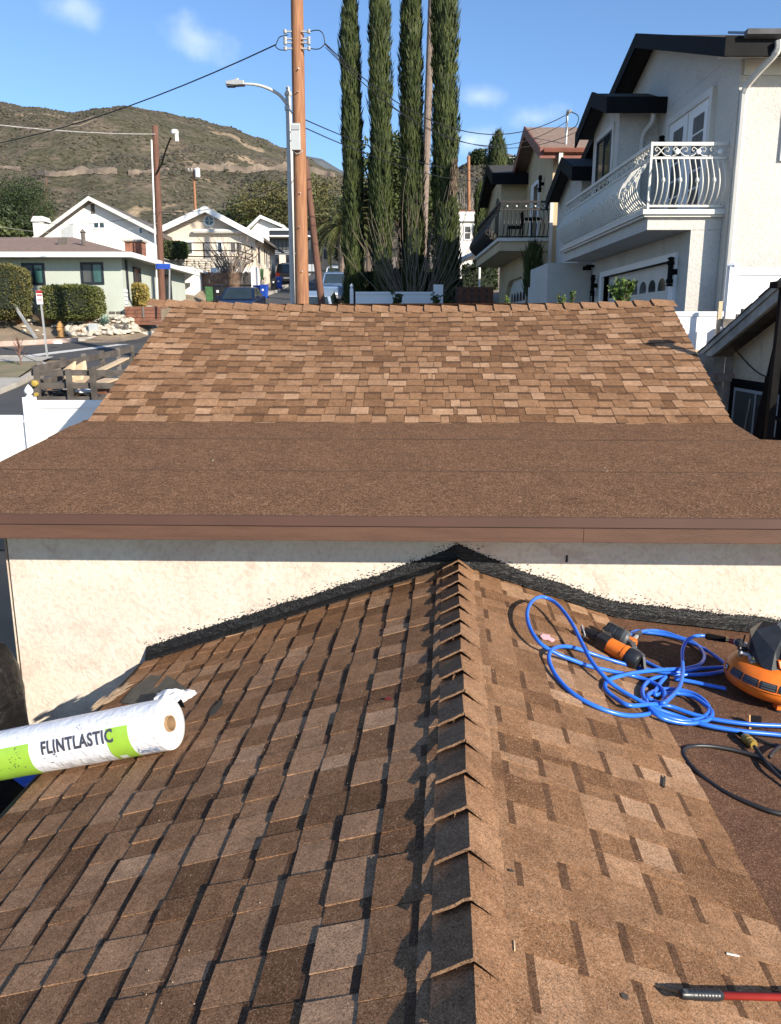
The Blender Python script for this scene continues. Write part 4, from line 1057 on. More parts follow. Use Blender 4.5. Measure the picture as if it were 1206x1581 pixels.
win_x(h3, 35.6, 36.6, 1.05, 2.6, -11.05, M['frame_dark'], M['glass'], .09, 0, sgn=1); win_x(h3, 40.5, 41.6, .5, 2.6, -11.05, M['frame_dark'], M['glass'], .09, 0, sgn=1)
part(h3, 'corner_trim', M['frame_dark'], lambda q: q.box(-11.1, -10.99, 34.62, 34.78, 1.2, 2.8))
part(h3, 'louvre', M['white'], lambda q: [q.box(-11.04, -10.98, 34.25, 34.5, .35+k*.16, .47+k*.16) for k in range(8)])
# covered porch and white garage at its right
pc = thing('garage', (-9.6, 46, 1.0), 'small white flat-roofed garage with a brown door beside the sage house', 'garage')
box(pc, 'wall', M['house_pale'], -11.95, ax(299,430,46), 46.0, 50, 1.0, 3.25); box(pc, 'door', M['brown_wood'], -13.1, -12.2, 45.9, 45.96, 1.1, 3.1); box(pc, 'wall', M['house_pale'], -14.5, -11.97, 46.2, 50, 1.0, 3.2)
part(pc, 'roof', M['white'], lambda q: q.prism([(-14.2, 44.6, 3.4), (ax(306,415,46), 44.6, 3.1), (ax(306,415,46), 44.6, 3.22), (-14.2, 44.6, 3.53)], (0, 5.4, 0))); box(pc, 'lattice', M['white'], -14.2, -13.2, 45.86, 45.9, 1.2, 2.0)
bn = thing('banner', (-10.7, 41, 3), 'small blue street name sign beside the old leaning pole', 'sign'); part(bn, 'plate', M['bin_blue'], lambda q: q.beam(at(241, 411, 33), at(263, 411.5, 33), .03, .2)); part(bn, 'post', M['galv'], lambda q: q.beam(at(262, 470, 33), at(262, 408, 33.02), .05, .05))

h4 = thing('gabled_house', (-20, 60, 3), 'large white two-storey gabled house with grey roof edges behind the sage house', 'house')
PW = M['house_pale']
g4 = [at(38, 388, 58), at(142, 312, 58), at(241, 362, 58)]
w4 = [(p.x, 58, p.z) for p in g4]
part(h4, 'wall', PW, lambda q: q.prism([(w4[0][0], 58, 1.5), w4[0], w4[1], w4[2], (w4[2][0], 58, 1.5)], (0, 12, 0)))
part(h4, 'roof', M['roof_grey'], lambda q: q.prism([(w4[1][0], 57.4, w4[1][2]+.02), (w4[1][0], 57.4, w4[1][2]+.3), (w4[0][0]-.6, 57.4, w4[0][2]-.1), (w4[0][0]-.6, 57.4, w4[0][2]-.38)], (0, 13, 0)))
part(h4, 'roof', M['roof_grey'], lambda q: q.prism([(w4[1][0]+.01, 57.4, w4[1][2]+.02), (w4[1][0]+.01, 57.4, w4[1][2]+.3), (w4[2][0]+.6, 57.4, w4[2][2]), (w4[2][0]+.6, 57.4, w4[2][2]-.28)], (0, 13, 0)))
part(h4, 'barge_board', M['offwhite'], lambda q: (q.prism([(w4[1][0], 57.36, w4[1][2]+.02), (w4[1][0], 57.36, w4[1][2]+.3), (w4[0][0]-.6, 57.36, w4[0][2]-.1), (w4[0][0]-.6, 57.36, w4[0][2]-.38)], (0, .035, 0)), q.prism([(w4[1][0], 57.355, w4[1][2]+.02), (w4[1][0], 57.355, w4[1][2]+.3), (w4[2][0]+.6, 57.355, w4[2][2]), (w4[2][0]+.6, 57.355, w4[2][2]-.28)], (0, .035, 0))))
c4_ = part(h4, 'chimney', PW, lambda q: q.box(ax(51,350,59), ax(68,350,59), 59, 60, 4, azz(60,342,59))); part(c4_, 'chimney_cap', PW, lambda q: q.prism([(ax(48,340,59), 58.9, azz(60,342,59)), (ax(70,340,59), 58.9, azz(60,342,59)), (ax(66,334,59), 58.9, azz(60,334,59)), (ax(52,334,59), 58.9, azz(60,334,59))], (0, 1.2, 0)))
win_y(h4, ax(143,345,58), ax(163,345,58), azz(150,354,58), azz(150,342,58), 58, M['white'], M['glass'], .1)
win_y(h4, ax(214,355,58), ax(221,355,58), azz(218,362,58), azz(218,350,58), 58, M['white'], M['glass'], .08, 0); win_y(h4, ax(228,355,58), ax(232,355,58), azz(230,362,58), azz(230,354,58), 58, M['white'], M['glass_grey'], .06, 0)
part(h4, 'attic_vent', M['roof_grey'], lambda q: q.box(ax(140.5,320,58), ax(146,320,58), 57.95, 58, azz(143,330,58), azz(143,315,58)))
part(h4, 'painted_panel', M['grey_box'], lambda q: q.prism([at(95, 371, 57.97), at(113, 371, 57.97), at(113, 344, 57.97), at(95, 354, 57.97)], (0, .025, 0)))
part(h4, 'downspout', M['offwhite'], lambda q: q.box(-24.9, -24.8, 57.9, 58, 2, 5))

h5 = thing('gabled_house', (-12, 62, 3), 'beige gabled house with a round attic window and white roof edges in the middle distance', 'house')
BG = M['house_beige']
a5, p5, b5 = at(249, 357, 60), at(320, 325, 60), at(394, 364, 60)
part(h5, 'wall', BG, lambda q: q.prism([(a5.x, 60, 1.5), tuple(a5), tuple(p5), tuple(b5), (b5.x, 60, 1.5)], (0, 10, 0)))
for (m_, nm, y0, dy, th) in ((M['roof_grey'], 'roof', 59.3, 11.4, .18), (M['white'], 'barge_board', 59.25, .045, .42)):
    part(h5, nm, m_, lambda q: q.prism([(p5.x, y0, p5.z+.22), (a5.x-.7, y0, a5.z-.12), (a5.x-.7, y0, a5.z-.12-th), (p5.x, y0, p5.z+.22-th)], (0, dy, 0)))
    part(h5, nm, m_, lambda q: q.prism([(p5.x+.01, y0-.003, p5.z+.22), (b5.x+.7, y0-.003, b5.z-.16), (b5.x+.7, y0-.003, b5.z-.16-th), (p5.x+.01, y0-.003, p5.z+.22-th)], (0, dy, 0)))
rw = part(h5, 'round_window', M['white'], lambda q: q.lathe([(.42, -.03), (.42, .03)], (ax(323,341,59.97), 59.96, azz(323,341,60)), Matrix.Rotation(math.pi/2, 3, 'X'), 18))
part(rw, 'pane', M['glass'], lambda q: q.lathe([(.30, -.01), (.30, .01)], (ax(323,341,59.97), 59.92, azz(323,341,60)), Matrix.Rotation(math.pi/2, 3, 'X'), 18)); part(rw, 'muntin', M['white'], lambda q: (q.box(ax(323,341,59.9)-.02, ax(323,341,59.9)+.02, 59.89, 59.905, azz(323,341,60)-.3, azz(323,341,60)+.3), q.box(ax(323,341,59.9)-.3, ax(323,341,59.9)+.3, 59.888, 59.904, azz(323,341,60)-.02, azz(323,341,60)+.02)))
part(h5, 'awning_roll', M['offwhite'], lambda q: q.tube([at(299, 357, 59.7), at(379, 357, 59.7)], .16, 8))
win_y(h5, ax(273,370,60), ax(298,370,60), azz(280,394,60), azz(280,372,60), 60, M['white'], M['glass_grey'], .1); win_y(h5, ax(334,370,60), ax(344,370,60), azz(340,392,60), azz(340,372,60), 60, M['white'], M['glass'], .1, 0); win_y(h5, ax(354,370,60), ax(374,370,60), azz(360,392,60), azz(360,373,60), 60, M['offwhite'], M['glass_grey'], .1)
for (u0, u1) in ((397, 400), (408, 411), (413.5, 416)): 
    Ya = b5.x/(((u0-CU)/F)/1.0555); Yb = b5.x/(((u1-CU)/F)/1.0555)
    win_x(h5, Ya, Yb, 4.6, 6.0, b5.x, M['offwhite'], M['glass_grey'], .06, 0, sgn=1)
# its terrace: deck with metal railing on a rough stone retaining wall
tr = thing('terrace', (-12.5, 57, 2.5), 'raised terrace with thin dark metal railing in front of the beige house', 'terrace')
tzb, tzt = azz(300, 399, 57), azz(300, 375, 57); tx0, tx1 = ax(262, 390, 57), ax(368, 390, 57)
part(tr, 'deck', M['concrete'], lambda q: q.box(ax(250,399,57), tx1+.05, 57, 60, tzb-.5, tzb))
for zz in (tzt, (tzt+tzb)/2, tzb+.12): part(tr, 'rail', M['black_metal'], lambda q: (q.box(tx0, tx1, 56.97, 57.03, zz-.035, zz+.035), q.beam((tx1, 57, zz), (ax(394, 392, 60), 61, zz-.05), .06, .07)))
for k in range(5): xx = tx0+(tx1-tx0)*k/4; part(tr, 'post', M['black_metal'], lambda q: q.box(xx-.035, xx+.035, 56.96, 57.04, tzb, tzt))
for k in range(1, 5): part(tr, 'post', M['black_metal'], lambda q: q.box(tx1+k*.3-.03, tx1+k*.3+.03, 57+k*1.0-.03, 57+k+.03, tzb-.1, tzt))
rwall = thing('stone_wall', (-13, 55, 1.5), 'rough pale stone retaining wall below the terrace of the beige house', 'wall')
sx0, sx1 = ax(244, 410, 55.5), ax(330, 410, 55.5); szt, szb = azz(300, 401, 55.5), azz(300, 428, 55.5)
box(rwall, 'core', M['dirt'], sx0, sx1, 55.5, 56.2, szb-1, szt-.05)
rk = [None]*4
for i in range(4):
    q = MB(); q.add([Vector((p.x*R.uniform(.7,1.2), p.y*R.uniform(.7,1.2), p.z*R.uniform(.6,1.1)))*.5 for p in ico], icf); me = bpy.data.meshes.new('stone'); me.from_pydata(q.v, [], q.f); me.materials.append(M['rock']); me.update(); rk[i] = me
for j in range(8):
    x = sx0
    while x < sx1:
        w = R.uniform(.25, .55)
        inst('stone', rk[R.randrange(4)], Matrix.Translation((x+w/2, 55.45, szb+(szt-szb)*(j+.5)/8)) @ Matrix.Diagonal((w*1.25, .3, .30, 1)), rwall); x += w
# white garage face with white fence, brown board fence
gh = thing('garage', (-9, 54, 2), 'white garage wall with white doors under the terrace at the street', 'garage')
gx0, gx1 = ax(326, 430, 53), ax(386, 430, 53)
part(gh, 'wall', PW, lambda q: q.box(gx0, gx1, 53, 57, 1.8, azz(360, 413, 53)));
for k in range(4): part(gh, 'fence_panel', M['vinyl'], lambda q: q.box(gx0+.05+(gx1-gx0)*k/4, gx0+(gx1-gx0)*(k+1)/4-.05, 52.93, 52.99, azz(360, 424, 53), azz(360, 413.5, 53)))
part(gh, 'side_door', M['vinyl'], lambda q: (q.box(gx1+.003, gx1+.05, 53.6, 54.8, 2.0, 4.0), q.box(gx1+.003, gx1+.05, 55.2, 56.6, 2.0, 4.0)))
bf = thing('board_fence', (-10, 48, 1.4), 'brown weathered board fence behind the green and black bins', 'fence')
fx0, fx1 = ax(297, 440, 48), ax(388, 440, 48); nbd = 48
for k in range(nbd):
    xx = fx0+(fx1-fx0)*k/nbd; zt = azz(340, 421+(-1.5 if k > 42 else 0), 48)+R.uniform(-.05, .05)
    part(bf, 'board', M['brown_wood'], lambda q: q.box(xx+.006, xx+(fx1-fx0)/nbd-.004, 48+R.uniform(-.01, .01), 48.03, 1.0, zt))
part(bf, 'rail', M['brown_wood'], lambda q: q.box(fx0, fx1, 48.035, 48.1, 2.4, 2.5))
# far modern house at the head of the street
h6 = thing('modern_house', (-14, 88, 5.5), 'far white house with dark glazed front at the head of the street', 'house')
q0 = at(382, 362, 92); q1 = at(403, 338, 92); q2 = at(432, 352, 92)
part(h6, 'wall', PW, lambda q: q.prism([(q0.x, 92, 4), tuple(q0), tuple(q1), tuple(q2), (q2.x, 92, 4)], (0, 8, 0)))
part(h6, 'roof', M['white'], lambda q: (q.prism([(q1.x, 91.4, q1.z+.35), (q0.x-.6, 91.4, q0.z+.1), (q0.x-.6, 91.4, q0.z-.2), (q1.x, 91.4, q1.z)], (0, 9, 0)), q.prism([(q1.x+.02, 91.38, q1.z+.35), (q2.x+.6, 91.38, q2.z+.2), (q2.x+.6, 91.38, q2.z-.1), (q1.x+.02, 91.38, q1.z)], (0, 9, 0))))
part(h6, 'front_block', M['frame_dark'], lambda q: q.box(ax(416,370,86), ax(480,370,86), 86, 91.3, 5, azz(440,356,86)))
part(h6, 'canopy', M['white'], lambda q: (q.box(ax(414,364,85), ax(479,364,85), 84.5, 86, azz(440,366,85), azz(440,364,85)), q.box(ax(418,352,86), ax(447,352,86), 85.9, 88, azz(440,356,86)+.01, azz(440,353,86))))
for k in range(5): box(h6, 'pane', M['glass_grey'], ax(418+k*6,380,86)+.05, ax(423.4+k*6,380,86), 85.93, 85.98, azz(440,386,86), azz(440,370,86))
for k in range(4): box(h6, 'pane', M['glass_grey'], ax(462+k*4.5,380,86)+.05, ax(466+k*4.5,380,86), 85.93, 85.98, azz(440,386,86), azz(440,370,86))
part(h6, 'balcony_rail', M['galv'], lambda q: [q.box(ax(416,388,85), ax(470,388,85), 84.9, 84.95, azz(440,388+k*2.5,85), azz(440,388+k*2.5,85)+.06) for k in range(3)])
part(h6, 'garage_door', M['grey_box'], lambda q: [q.box(ax(u,410,84.8), ax(u+9,410,84.8), 84.8, 84.9, azz(440,419,84.8), azz(440,408,84.8)) for u in (472, 482)])
part(h6, 'entry_pillar', M['house_beige'], lambda q: q.box(ax(432,400,84), ax(441,400,84), 83.6, 84.2, 5, azz(436,394,84)))
h7 = thing('distant_house', (-7, 95, 6), 'far beige house with an arched entry behind the palm', 'house')
part(h7, 'wall', BG, lambda q: q.box(ax(495,390,96), ax(528,390,96), 96, 102, 5, azz(510,372,96))); part(h7, 'roof', M['roof_brown'], lambda q: q.prism([(ax(492,372,95), 95.4, azz(510,372,96)), (ax(531,372,95), 95.4, azz(510,372,96)), (ax(511,366,95), 95.4, azz(510,365,96))], (0, 7, 0))); part(h7, 'arched_window', M['glass_grey'], lambda q: q.box(ax(500,390,96), ax(507,390,96), 95.9, 95.95, azz(500,400,96), azz(500,385,96)))
# white house behind the cypresses on the right, carport roofs below it
h8 = thing('white_house', (7, 62, 3), 'white flat-topped house with one window seen between the right cypress and the tan house', 'house')
part(h8, 'wall', PW, lambda q: q.box(ax(700,360,60), ax(749,360,60), 60, 66, 1, azz(730,326,60))); part(h8, 'parapet_trim', M['redwood'], lambda q: q.box(ax(700,326,60), ax(750,326,60), 59.95, 60.1, azz(730,326,60)+.003, azz(730,324.5,60))); part(h8, 'ledge', M['white'], lambda q: q.box(ax(700,341,60), ax(750,341,60), 59.8, 59.99, azz(730,342,60), azz(730,340,60)))
win_y(h8, ax(716,355,60), ax(728,355,60), azz(720,371,60), azz(720,348,60), 60, M['white'], M['glass_grey'], .08, 0, rails=1)
cpn = thing('carport', (5, 45, 1.3), 'low white-roofed carport in deep shade beside the right-hand cypress', 'carport')
part(cpn, 'roof', M['white'], lambda q: q.prism([at(708, 405, 44), at(741, 388, 44), at(741, 383, 44), at(708, 399, 44)], (0, 4, 0)))
part(cpn, 'roof', M['white'], lambda q: q.prism([at(708, 399, 48.2), at(745, 391, 48.2), at(745, 387, 48.2), at(708, 395, 48.2)], (0, 4, 0)))
for u in (712, 741): part(cpn, 'post', M['white'], lambda q: q.beam((ax(u,420,46), 46, .9), (ax(u,400,46), 46, azz(u,400 if u < 720 else 390,46)), .1, .1))
bw = thing('block_wall', (4.4, 36, .2), 'low dark brick wall in shade beyond the far ridge, right of the cypresses', 'wall')
bx0, bx1, bz1 = ax(704, 450, 36), ax(762, 450, 36), azz(730, 443, 36)
box(bw, 'core', mat('mortar_dark', (.12,.10,.09), .95), bx0, bx1, 36.02, 36.2, -.5, bz1-.02)
for j in range(8):
    for i in range(5):
        xx = bx0+(bx1-bx0)*(i+(.5 if j % 2 else 0)*.0)/5; part(bw, 'brick', M['brick'], lambda q: q.box(xx+.01+(.08 if j % 2 else 0), xx+(bx1-bx0)/5-.01, 36.0, 36.03, bz1-.12*(j+1)+.01, bz1-.12*j))
# tiny hilltop houses on the right
for (u, v, Y, nm) in ((748, 250, 420, 'tiny pale house high on the right-hand hilltop, left of its neighbour'), (783, 246, 410, 'tiny white house on the hilltop nearest the tan house roof')):
    p = at(u, v, Y); hh_ = thing('hilltop_house', tuple(p), nm, 'house')
    part(hh_, 'wall', PW, lambda q: q.box(p.x-4, p.x+4, Y, Y+6, p.z-6, p.z+1.2)); part(hh_, 'roof', M['roof_grey'], lambda q: q.prism([(p.x-4.6, Y-.5, p.z+1.2), (p.x+4.6, Y-.5, p.z+1.2), (p.x, Y-.5, p.z+2.6)], (0, 7, 0)))
    for k in (-2, 0, 2): part(hh_, 'window', M['glass'], lambda q: q.box(p.x+k-.6, p.x+k+.6, Y-.05, Y, p.z-.6, p.z+.6))
# ================================================================== POLES, LAMP, WIRES
def on_street(u, v, Y): p = at(u, v, Y); return p
def pole(name, foot, top, r0, r1, m, label, cat='utility pole', n=10):
    o = thing(name, tuple(foot), label, cat)
    foot = Vector(foot); top = Vector(top)
    path = [foot+(top-foot)*i/n for i in range(n+1)]
    part(o, 'shaft', m, lambda q: q.tube(path, [r0+(r1-r0)*i/n for i in range(n+1)], 12), smooth=True); return o
PY = 21.0
b0 = at(466.5, 462, PY); t0 = at(458.5, 0, PY); dv = (t0-b0)
foot = b0-dv*((b0.z-gz(b0.x, PY))/dv.z); tp = b0+dv*1.45
up = pole('utility_pole', foot, tp, .185, .135, M['pole_wood'], 'tall orange-brown wooden utility pole carrying insulators and a pale grey box')
def onp(v): 
    k = (at(460, v, PY).z-b0.z)/dv.z; return b0+dv*k
bx_ = part(up, 'meter_box', M['grey_box'], lambda q: q.obox(onp(215)+Vector((-.06, -.22, 0)), (.22, .14, .60)), bevel=.01); part(bx_, 'box_lid', M['galv'], lambda q: q.obox(onp(200)+Vector((-.06, -.30, -.02)), (.20, .02, .10)))
part(up, 'conduit', M['wire_pale'], lambda q: q.tube(smooth_path([onp(231)+Vector((-.14,-.2,0)), onp(238)+Vector((-.1,-.2,0)), onp(240)+Vector((.0,-.2,0)), onp(235)+Vector((.1,-.18,0))], 4), .012, 5))
for i, v in enumerate((52, 63, 69, 78)):
    for s in (-1, 1):
        c = onp(v)
        part(up, 'insulator', M['galv'], lambda q: (q.box(c.x+s*.12, c.x+s*.26, c.y-.16, c.y-.12, c.z-.015, c.z+.015), q.lathe([(.02,-.05),(.045,-.03),(.045,-.01),(.025,0),(.045,.01),(.045,.03),(.02,.05)], (c.x+s*.28, c.y-.14, c.z), None, 10)))
part(up, 'jumper_wire', M['wire'], lambda q: (q.tube(smooth_path([onp(52)+Vector((.3,-.14,0)), onp(50)+Vector((.5,-.14,0)), onp(56)+Vector((.62,-.14,0)), onp(70)+Vector((.66,-.14,0))], 4), .012, 5),
     q.tube(smooth_path([onp(78)+Vector((.28,-.14,0)), onp(79)+Vector((.5,-.14,0)), onp(74)+Vector((.62,-.14,0)), onp(70)+Vector((.66,-.14,0))], 4), .012, 5),
     q.tube(smooth_path([onp(57)+Vector((-.2,-.14,0)), onp(60)+Vector((-.4,-.14,0)), onp(66)+Vector((-.46,-.14,0)), onp(72)+Vector((-.5,-.14,0))], 4), .012, 5),
     q.tube(smooth_path([onp(80)+Vector((-.25,-.14,0)), onp(80)+Vector((-.4,-.14,0)), onp(76)+Vector((-.5,-.14,0)), onp(72)+Vector((-.5,-.14,0))], 4), .012, 5)))
for i, (v, da) in enumerate(((110,.3),(145,.2),(300,.25),(352,.1),(420,.3))):
    c = onp(v); part(up, 'step_bolt', M['galv'], lambda q: q.beam(c+Vector((0,-.1,0)), c+Vector((da*.3-.05,-.22,0)), .02, .02))
LY = 21.6
fb = at(454.5, 462, LY); ft = at(445, 150, LY)
lp = thing('street_lamp', (fb.x, LY, gz(fb.x, LY)), 'pale street lamp with curved arm and cobra head, left of the big wooden pole', 'street lamp')
dvl = ft-fb; k_ = (fb.z-gz(fb.x, LY))/dvl.z
part(lp, 'shaft', M['pale_pole'], lambda q: q.tube([fb-dvl*k_, fb, (fb+ft)/2, ft], [.125, .108, .09, .07], 14), smooth=True)
part(lp, 'finial', M['pale_pole'], lambda q: q.lathe([(.04,0),(.085,.03),(.095,.08),(.07,.13),(.04,.15),(.055,.18),(.05,.22),(.01,.25)], ft, None, 12), smooth=True)
arm = smooth_path([at(u, v, LY-.05) for u, v in ((444, 162), (432, 147), (415, 137), (396, 131), (377, 129.5))], 5)
part(lp, 'arm', M['pale_pole'], lambda q: q.tube(arm, [.045-.015*i/(len(arm)-1) for i in range(len(arm))], 8), smooth=True)
part(lp, 'bracket', M['galv'], lambda q: (q.lathe([(.09,-.05),(.09,.05)], at(445, 167, LY), None, 12), q.beam(at(445, 167, LY-.1), at(457, 182, LY-.3), .03, .03)))
hd = at(364, 130, LY-.05)
lh = part(lp, 'lamp_head', M['galv'], lambda q: (q.prism([hd+Vector((-.24,-.11,-.02)), hd+Vector((-.22,-.11,.05)), hd+Vector((.0,-.11,.09)), hd+Vector((.22,-.11,.06)), hd+Vector((.22,-.11,-.03)), hd+Vector((.0,-.11,-.04))], (0,.22,0)), q.box(hd.x-.0, hd.x+.08, LY-.1, LY-.02, hd.z+.085, hd.z+.13)), bevel=.012)
part(lh, 'lens', M['glass_grey'], lambda q: q.box(hd.x-.22, hd.x-.02, LY-.14, LY+.04, hd.z-.06, hd.z-.03))
# leaning stub pole behind
a, b = at(496, 462, 26), at(471.5, 247, 26)
pole('utility_pole', a-(b-a)*((a.z-gz(a.x, 26))/(b-a).z), b, .125, .09, M['pole_old'], 'short reddish-brown leaning stub pole just right of the tall utility pole')
# pole with white conduit at left, and more distant poles
a, b = at(251, 470, 38), at(239.5, 194, 38)
p2 = pole('utility_pole', a-(b-a)*.12, b, .16, .13, M['pole_old'], 'brown utility pole with white conduit beside the sage house chimney')
part(p2, 'conduit', M['white'], lambda q: q.tube([a+Vector((-.2,-.1,0)), b+Vector((-.17,-.1,-.6))], .035, 6))
lc = at(270, 206, 37.5)
part(p2, 'lamp_arm', M['black_metal'], lambda q: q.tube(smooth_path([at(242, 268, 37.8), at(250, 252, 37.7), at(256, 232, 37.6), at(264, 212, 37.5)], 4), .035, 6))
part(p2, 'lamp_head', M['white'], lambda q: (q.lathe([(.15,-.02),(.17,.05),(.13,.14),(.04,.17)], lc, None, 12), q.box(lc.x+.02, lc.x+.14, lc.y-.06, lc.y+.06, lc.z-.32, lc.z-.02)))
a, b = at(302, 330, 95), at(299, 262, 95)
p3 = pole('utility_pole', a-(b-a)*.3, b, .17, .13, M['pole_wood'], 'distant utility pole with a white transformer can above the beige gabled house')
part(p3, 'crossarm', M['grey_wood'], lambda q: q.beam(at(291, 264, 94.8), at(306, 266, 94.8), .1, .12)); part(p3, 'transformer', M['white'], lambda q: q.lathe([(.26,-.45),(.28,-.4),(.28,.4),(.2,.5)], at(305, 267, 94.6), None, 12))
for k in range(4): part(p3, 'insulator', M['galv'], lambda q: q.lathe([(.08,0),(.1,.1),(.04,.25)], at(291.5+k*4.7, 263.5, 94.8), None, 8))
for (u, v0, v1, Y, r_, lab) in ((383.5, 345, 313, 120, .16, 'thin distant pole standing behind the white gable at the head of the street'), (724, 330, 241, 66, .15, 'brown pole rising behind the white house right of the cypresses'), (72, 312, 275, 190, .14, 'tiny thin pole at the foot of the hill, far left')):
    a, b = at(u, v0, Y), at(u-.5, v1, Y); pole('utility_pole', a-(b-a)*.4, b, r_, r_*.8, M['pole_old'] if Y != 66 else M['pole_wood'], lab)
def wire(p, q, sag_, r, label, m='wire', n=22):
    p = Vector(p); q = Vector(q); pts = [p+(q-p)*i/n-Vector((0,0,1))*sag_*4*(i/n)*(1-i/n) for i in range(n+1)]
    mb = MB(); mb.tube(pts, r, 5); mb.build('overhead_wire', M[m], label=label, cat='wire', group='overhead wires')
L_ = onp(72)+Vector((-.5,-.14,0)); R_ = onp(70)+Vector((.66,-.14,0))
wire(L_, at(-260, 235, 34), .9, .016, 'black overhead cable running from the tall utility pole down to the left edge')
wire(R_, at(873, 178, 26), 1.15, .013, 'black cable from the tall utility pole to the service mast, upper strand')
wire(R_+Vector((0,0,-.02)), at(876, 187, 26), 1.35, .010, 'black cable from the tall utility pole to the service mast, lower strand')
wire(R_+Vector((0,.1,-.05)), at(905, 196, 24), 1.25, .009, 'thin black cable from the tall pole passing to the white stucco house')
wire(at(460, 180, PY-.1), at(800, 248, 60), .9, .014, 'dark wire leaving the tall pole at lamp height behind the cypresses, upper')
wire(at(461, 193, PY-.1), at(820, 258, 62), 1.1, .014, 'dark wire leaving the tall pole at lamp height behind the cypresses, lower')
wire(at(-60, 186, 30), at(240, 207, 37.9), .12, .020, 'pale slender cable from the left edge to the brown pole', 'wire_pale')
wire(at(-50, 327, 36), at(246, 328, 37.9), .5, .009, 'low dark wire crossing in front of the white gabled house'); wire(at(247, 327, 37.9), at(462, 275, PY+.1), .3, .010, 'dark wire rising from the brown pole towards the tall utility pole')
wire(at(0, 350, 36), at(247, 344, 37.9), .35, .006, 'faint low wire across the white gable wall', 'wire_pale'); wire(at(247, 345, 37.9), at(460, 298, 60), .5, .008, 'faint wire across the beige gable above its round window')
wire(at(303, 268, 94.7), at(620, 262, 130), 1.5, .02, 'hair-thin distant wire leaving the pole with the transformer')
wire(at(150, 262, 130), at(292, 266, 94.7), 1.2, .02, 'hair-thin distant wire arriving from the left at the transformer pole')

# ================================================================== TREES
def leafq(mb, p, d, n_, L, w):
    """a slim leaf/tuft: diamond from p along d"""
    d = d.normalized(); s = d.cross(n_)
    if s.length < 1e-4: s = Vector((1,0,0))
    s.normalize(); mb.add([p, p+d*L*.45+s*w, p+d*L, p+d*L*.45-s*w], [(0,1,2,3)])
def cypress(base, top, r, seed, label, n=9500, lean=(0,0)):
    rr = random.Random(seed); base = Vector(base); H = top-base.z
    t_ = thing('cypress_tree', tuple(base), label, 'cypress')
    part(t_, 'trunk', M['bark'], lambda q: q.tube([base, base+Vector((0,0,H*.5)), base+Vector((0,0,H*.96))], [.2, .1, .02], 8))
    def rad(f):  # radius by height fraction
        if f < .05: return r*(.55+.45*f/.05)
        return r*(1.0-.12*max(0, f-.05))*(1 if f < .8 else max(.04, math.cos((f-.8)/.2*math.pi/2)**.8))
    def lump(f, a): return 1+.42*mnoise.noise(Vector((math.cos(a)*1.3+seed*7, math.sin(a)*1.3, f*H*.45+seed*3)))+.24*mnoise.noise(Vector((math.cos(a)*3+seed, math.sin(a)*3, f*H*1.6)))
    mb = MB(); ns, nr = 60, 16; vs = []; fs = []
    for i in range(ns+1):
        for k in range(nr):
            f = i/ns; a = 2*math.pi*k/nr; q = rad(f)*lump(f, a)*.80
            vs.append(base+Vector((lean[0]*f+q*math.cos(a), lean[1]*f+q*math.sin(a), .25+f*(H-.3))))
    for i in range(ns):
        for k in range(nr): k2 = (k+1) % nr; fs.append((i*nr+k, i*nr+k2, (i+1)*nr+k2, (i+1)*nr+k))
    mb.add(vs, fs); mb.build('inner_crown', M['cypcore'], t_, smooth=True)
    mb = MB()
    for k in range(n):
        f = rr.random()**.92; a = rr.uniform(0, 2*math.pi); q = rad(f)*lump(f, a)*rr.uniform(.74, 1.0)
        p = base+Vector((lean[0]*f+q*math.cos(a), lean[1]*f+q*math.sin(a), .15+f*H))
        out = Vector((math.cos(a), math.sin(a), 0)); tn = Vector((-math.sin(a), math.cos(a), 0))
        d = Vector((0,0,1))+out*rr.uniform(.02, .42)+tn*rr.uniform(-.3, .3)
        L = rr.uniform(.22, .55)*(1.5 if rr.random() < .08 else 1); w = rr.uniform(.016, .04)
        for j in range(2): leafq(mb, p, d+tn*rr.uniform(-.12,.12), out+tn*rr.uniform(-.8,.8), L*rr.uniform(.7,1), w)
    mb.build('crown', M['cyp'], t_); return t_
CY = 38.0
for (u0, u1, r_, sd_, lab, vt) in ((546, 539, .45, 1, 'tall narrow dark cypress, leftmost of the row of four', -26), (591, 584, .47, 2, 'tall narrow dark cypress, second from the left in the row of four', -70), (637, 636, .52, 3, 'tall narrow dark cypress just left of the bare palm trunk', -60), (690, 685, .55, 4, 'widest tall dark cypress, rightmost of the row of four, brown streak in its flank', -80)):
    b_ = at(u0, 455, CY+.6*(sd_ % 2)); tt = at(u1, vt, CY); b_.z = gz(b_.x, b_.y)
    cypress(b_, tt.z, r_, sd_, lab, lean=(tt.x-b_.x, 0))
q = MB()                                              # dead brown streak hanging in the right cypress
for k in range(420):
    f = R.random(); p = at(703+R.gauss(0, 2.0)-3*f, 243+50*f, 37.2+R.uniform(-.08,.2)); leafq(q, p, Vector((R.uniform(-.3,.3), R.uniform(-.4,0), -1)), Vector((R.uniform(-1,1),1,0)), R.uniform(.2,.4), .02)
q.build('dead_foliage', leafmat('dead_cypress', (.20,.13,.08), (.12,.08,.05)), label='brown dead foliage streak hanging on the right flank of the rightmost tall cypress', cat='dead foliage', kind='stuff')
b_ = at(752, 400, 60); b_.z = gz(b_.x, 60); cypress(b_, at(757, 210, 60).z, .85, 5, 'smaller pointed cypress beyond the white house, left of the tan house', n=5000, lean=(.6, 0))
b_ = at(738, 400, 58); b_.z = gz(b_.x, 58); cypress(b_, at(740, 290, 58).z, .35, 8, 'slender pale-lit cypress just left of the smaller pointed one', n=1800)
b_ = at(820.5, 470, 25.2); cypress(b_, at(822, 402, 25.2).z, .20, 6, 'young pointed cypress in shade against the tan house garage', n=1600)
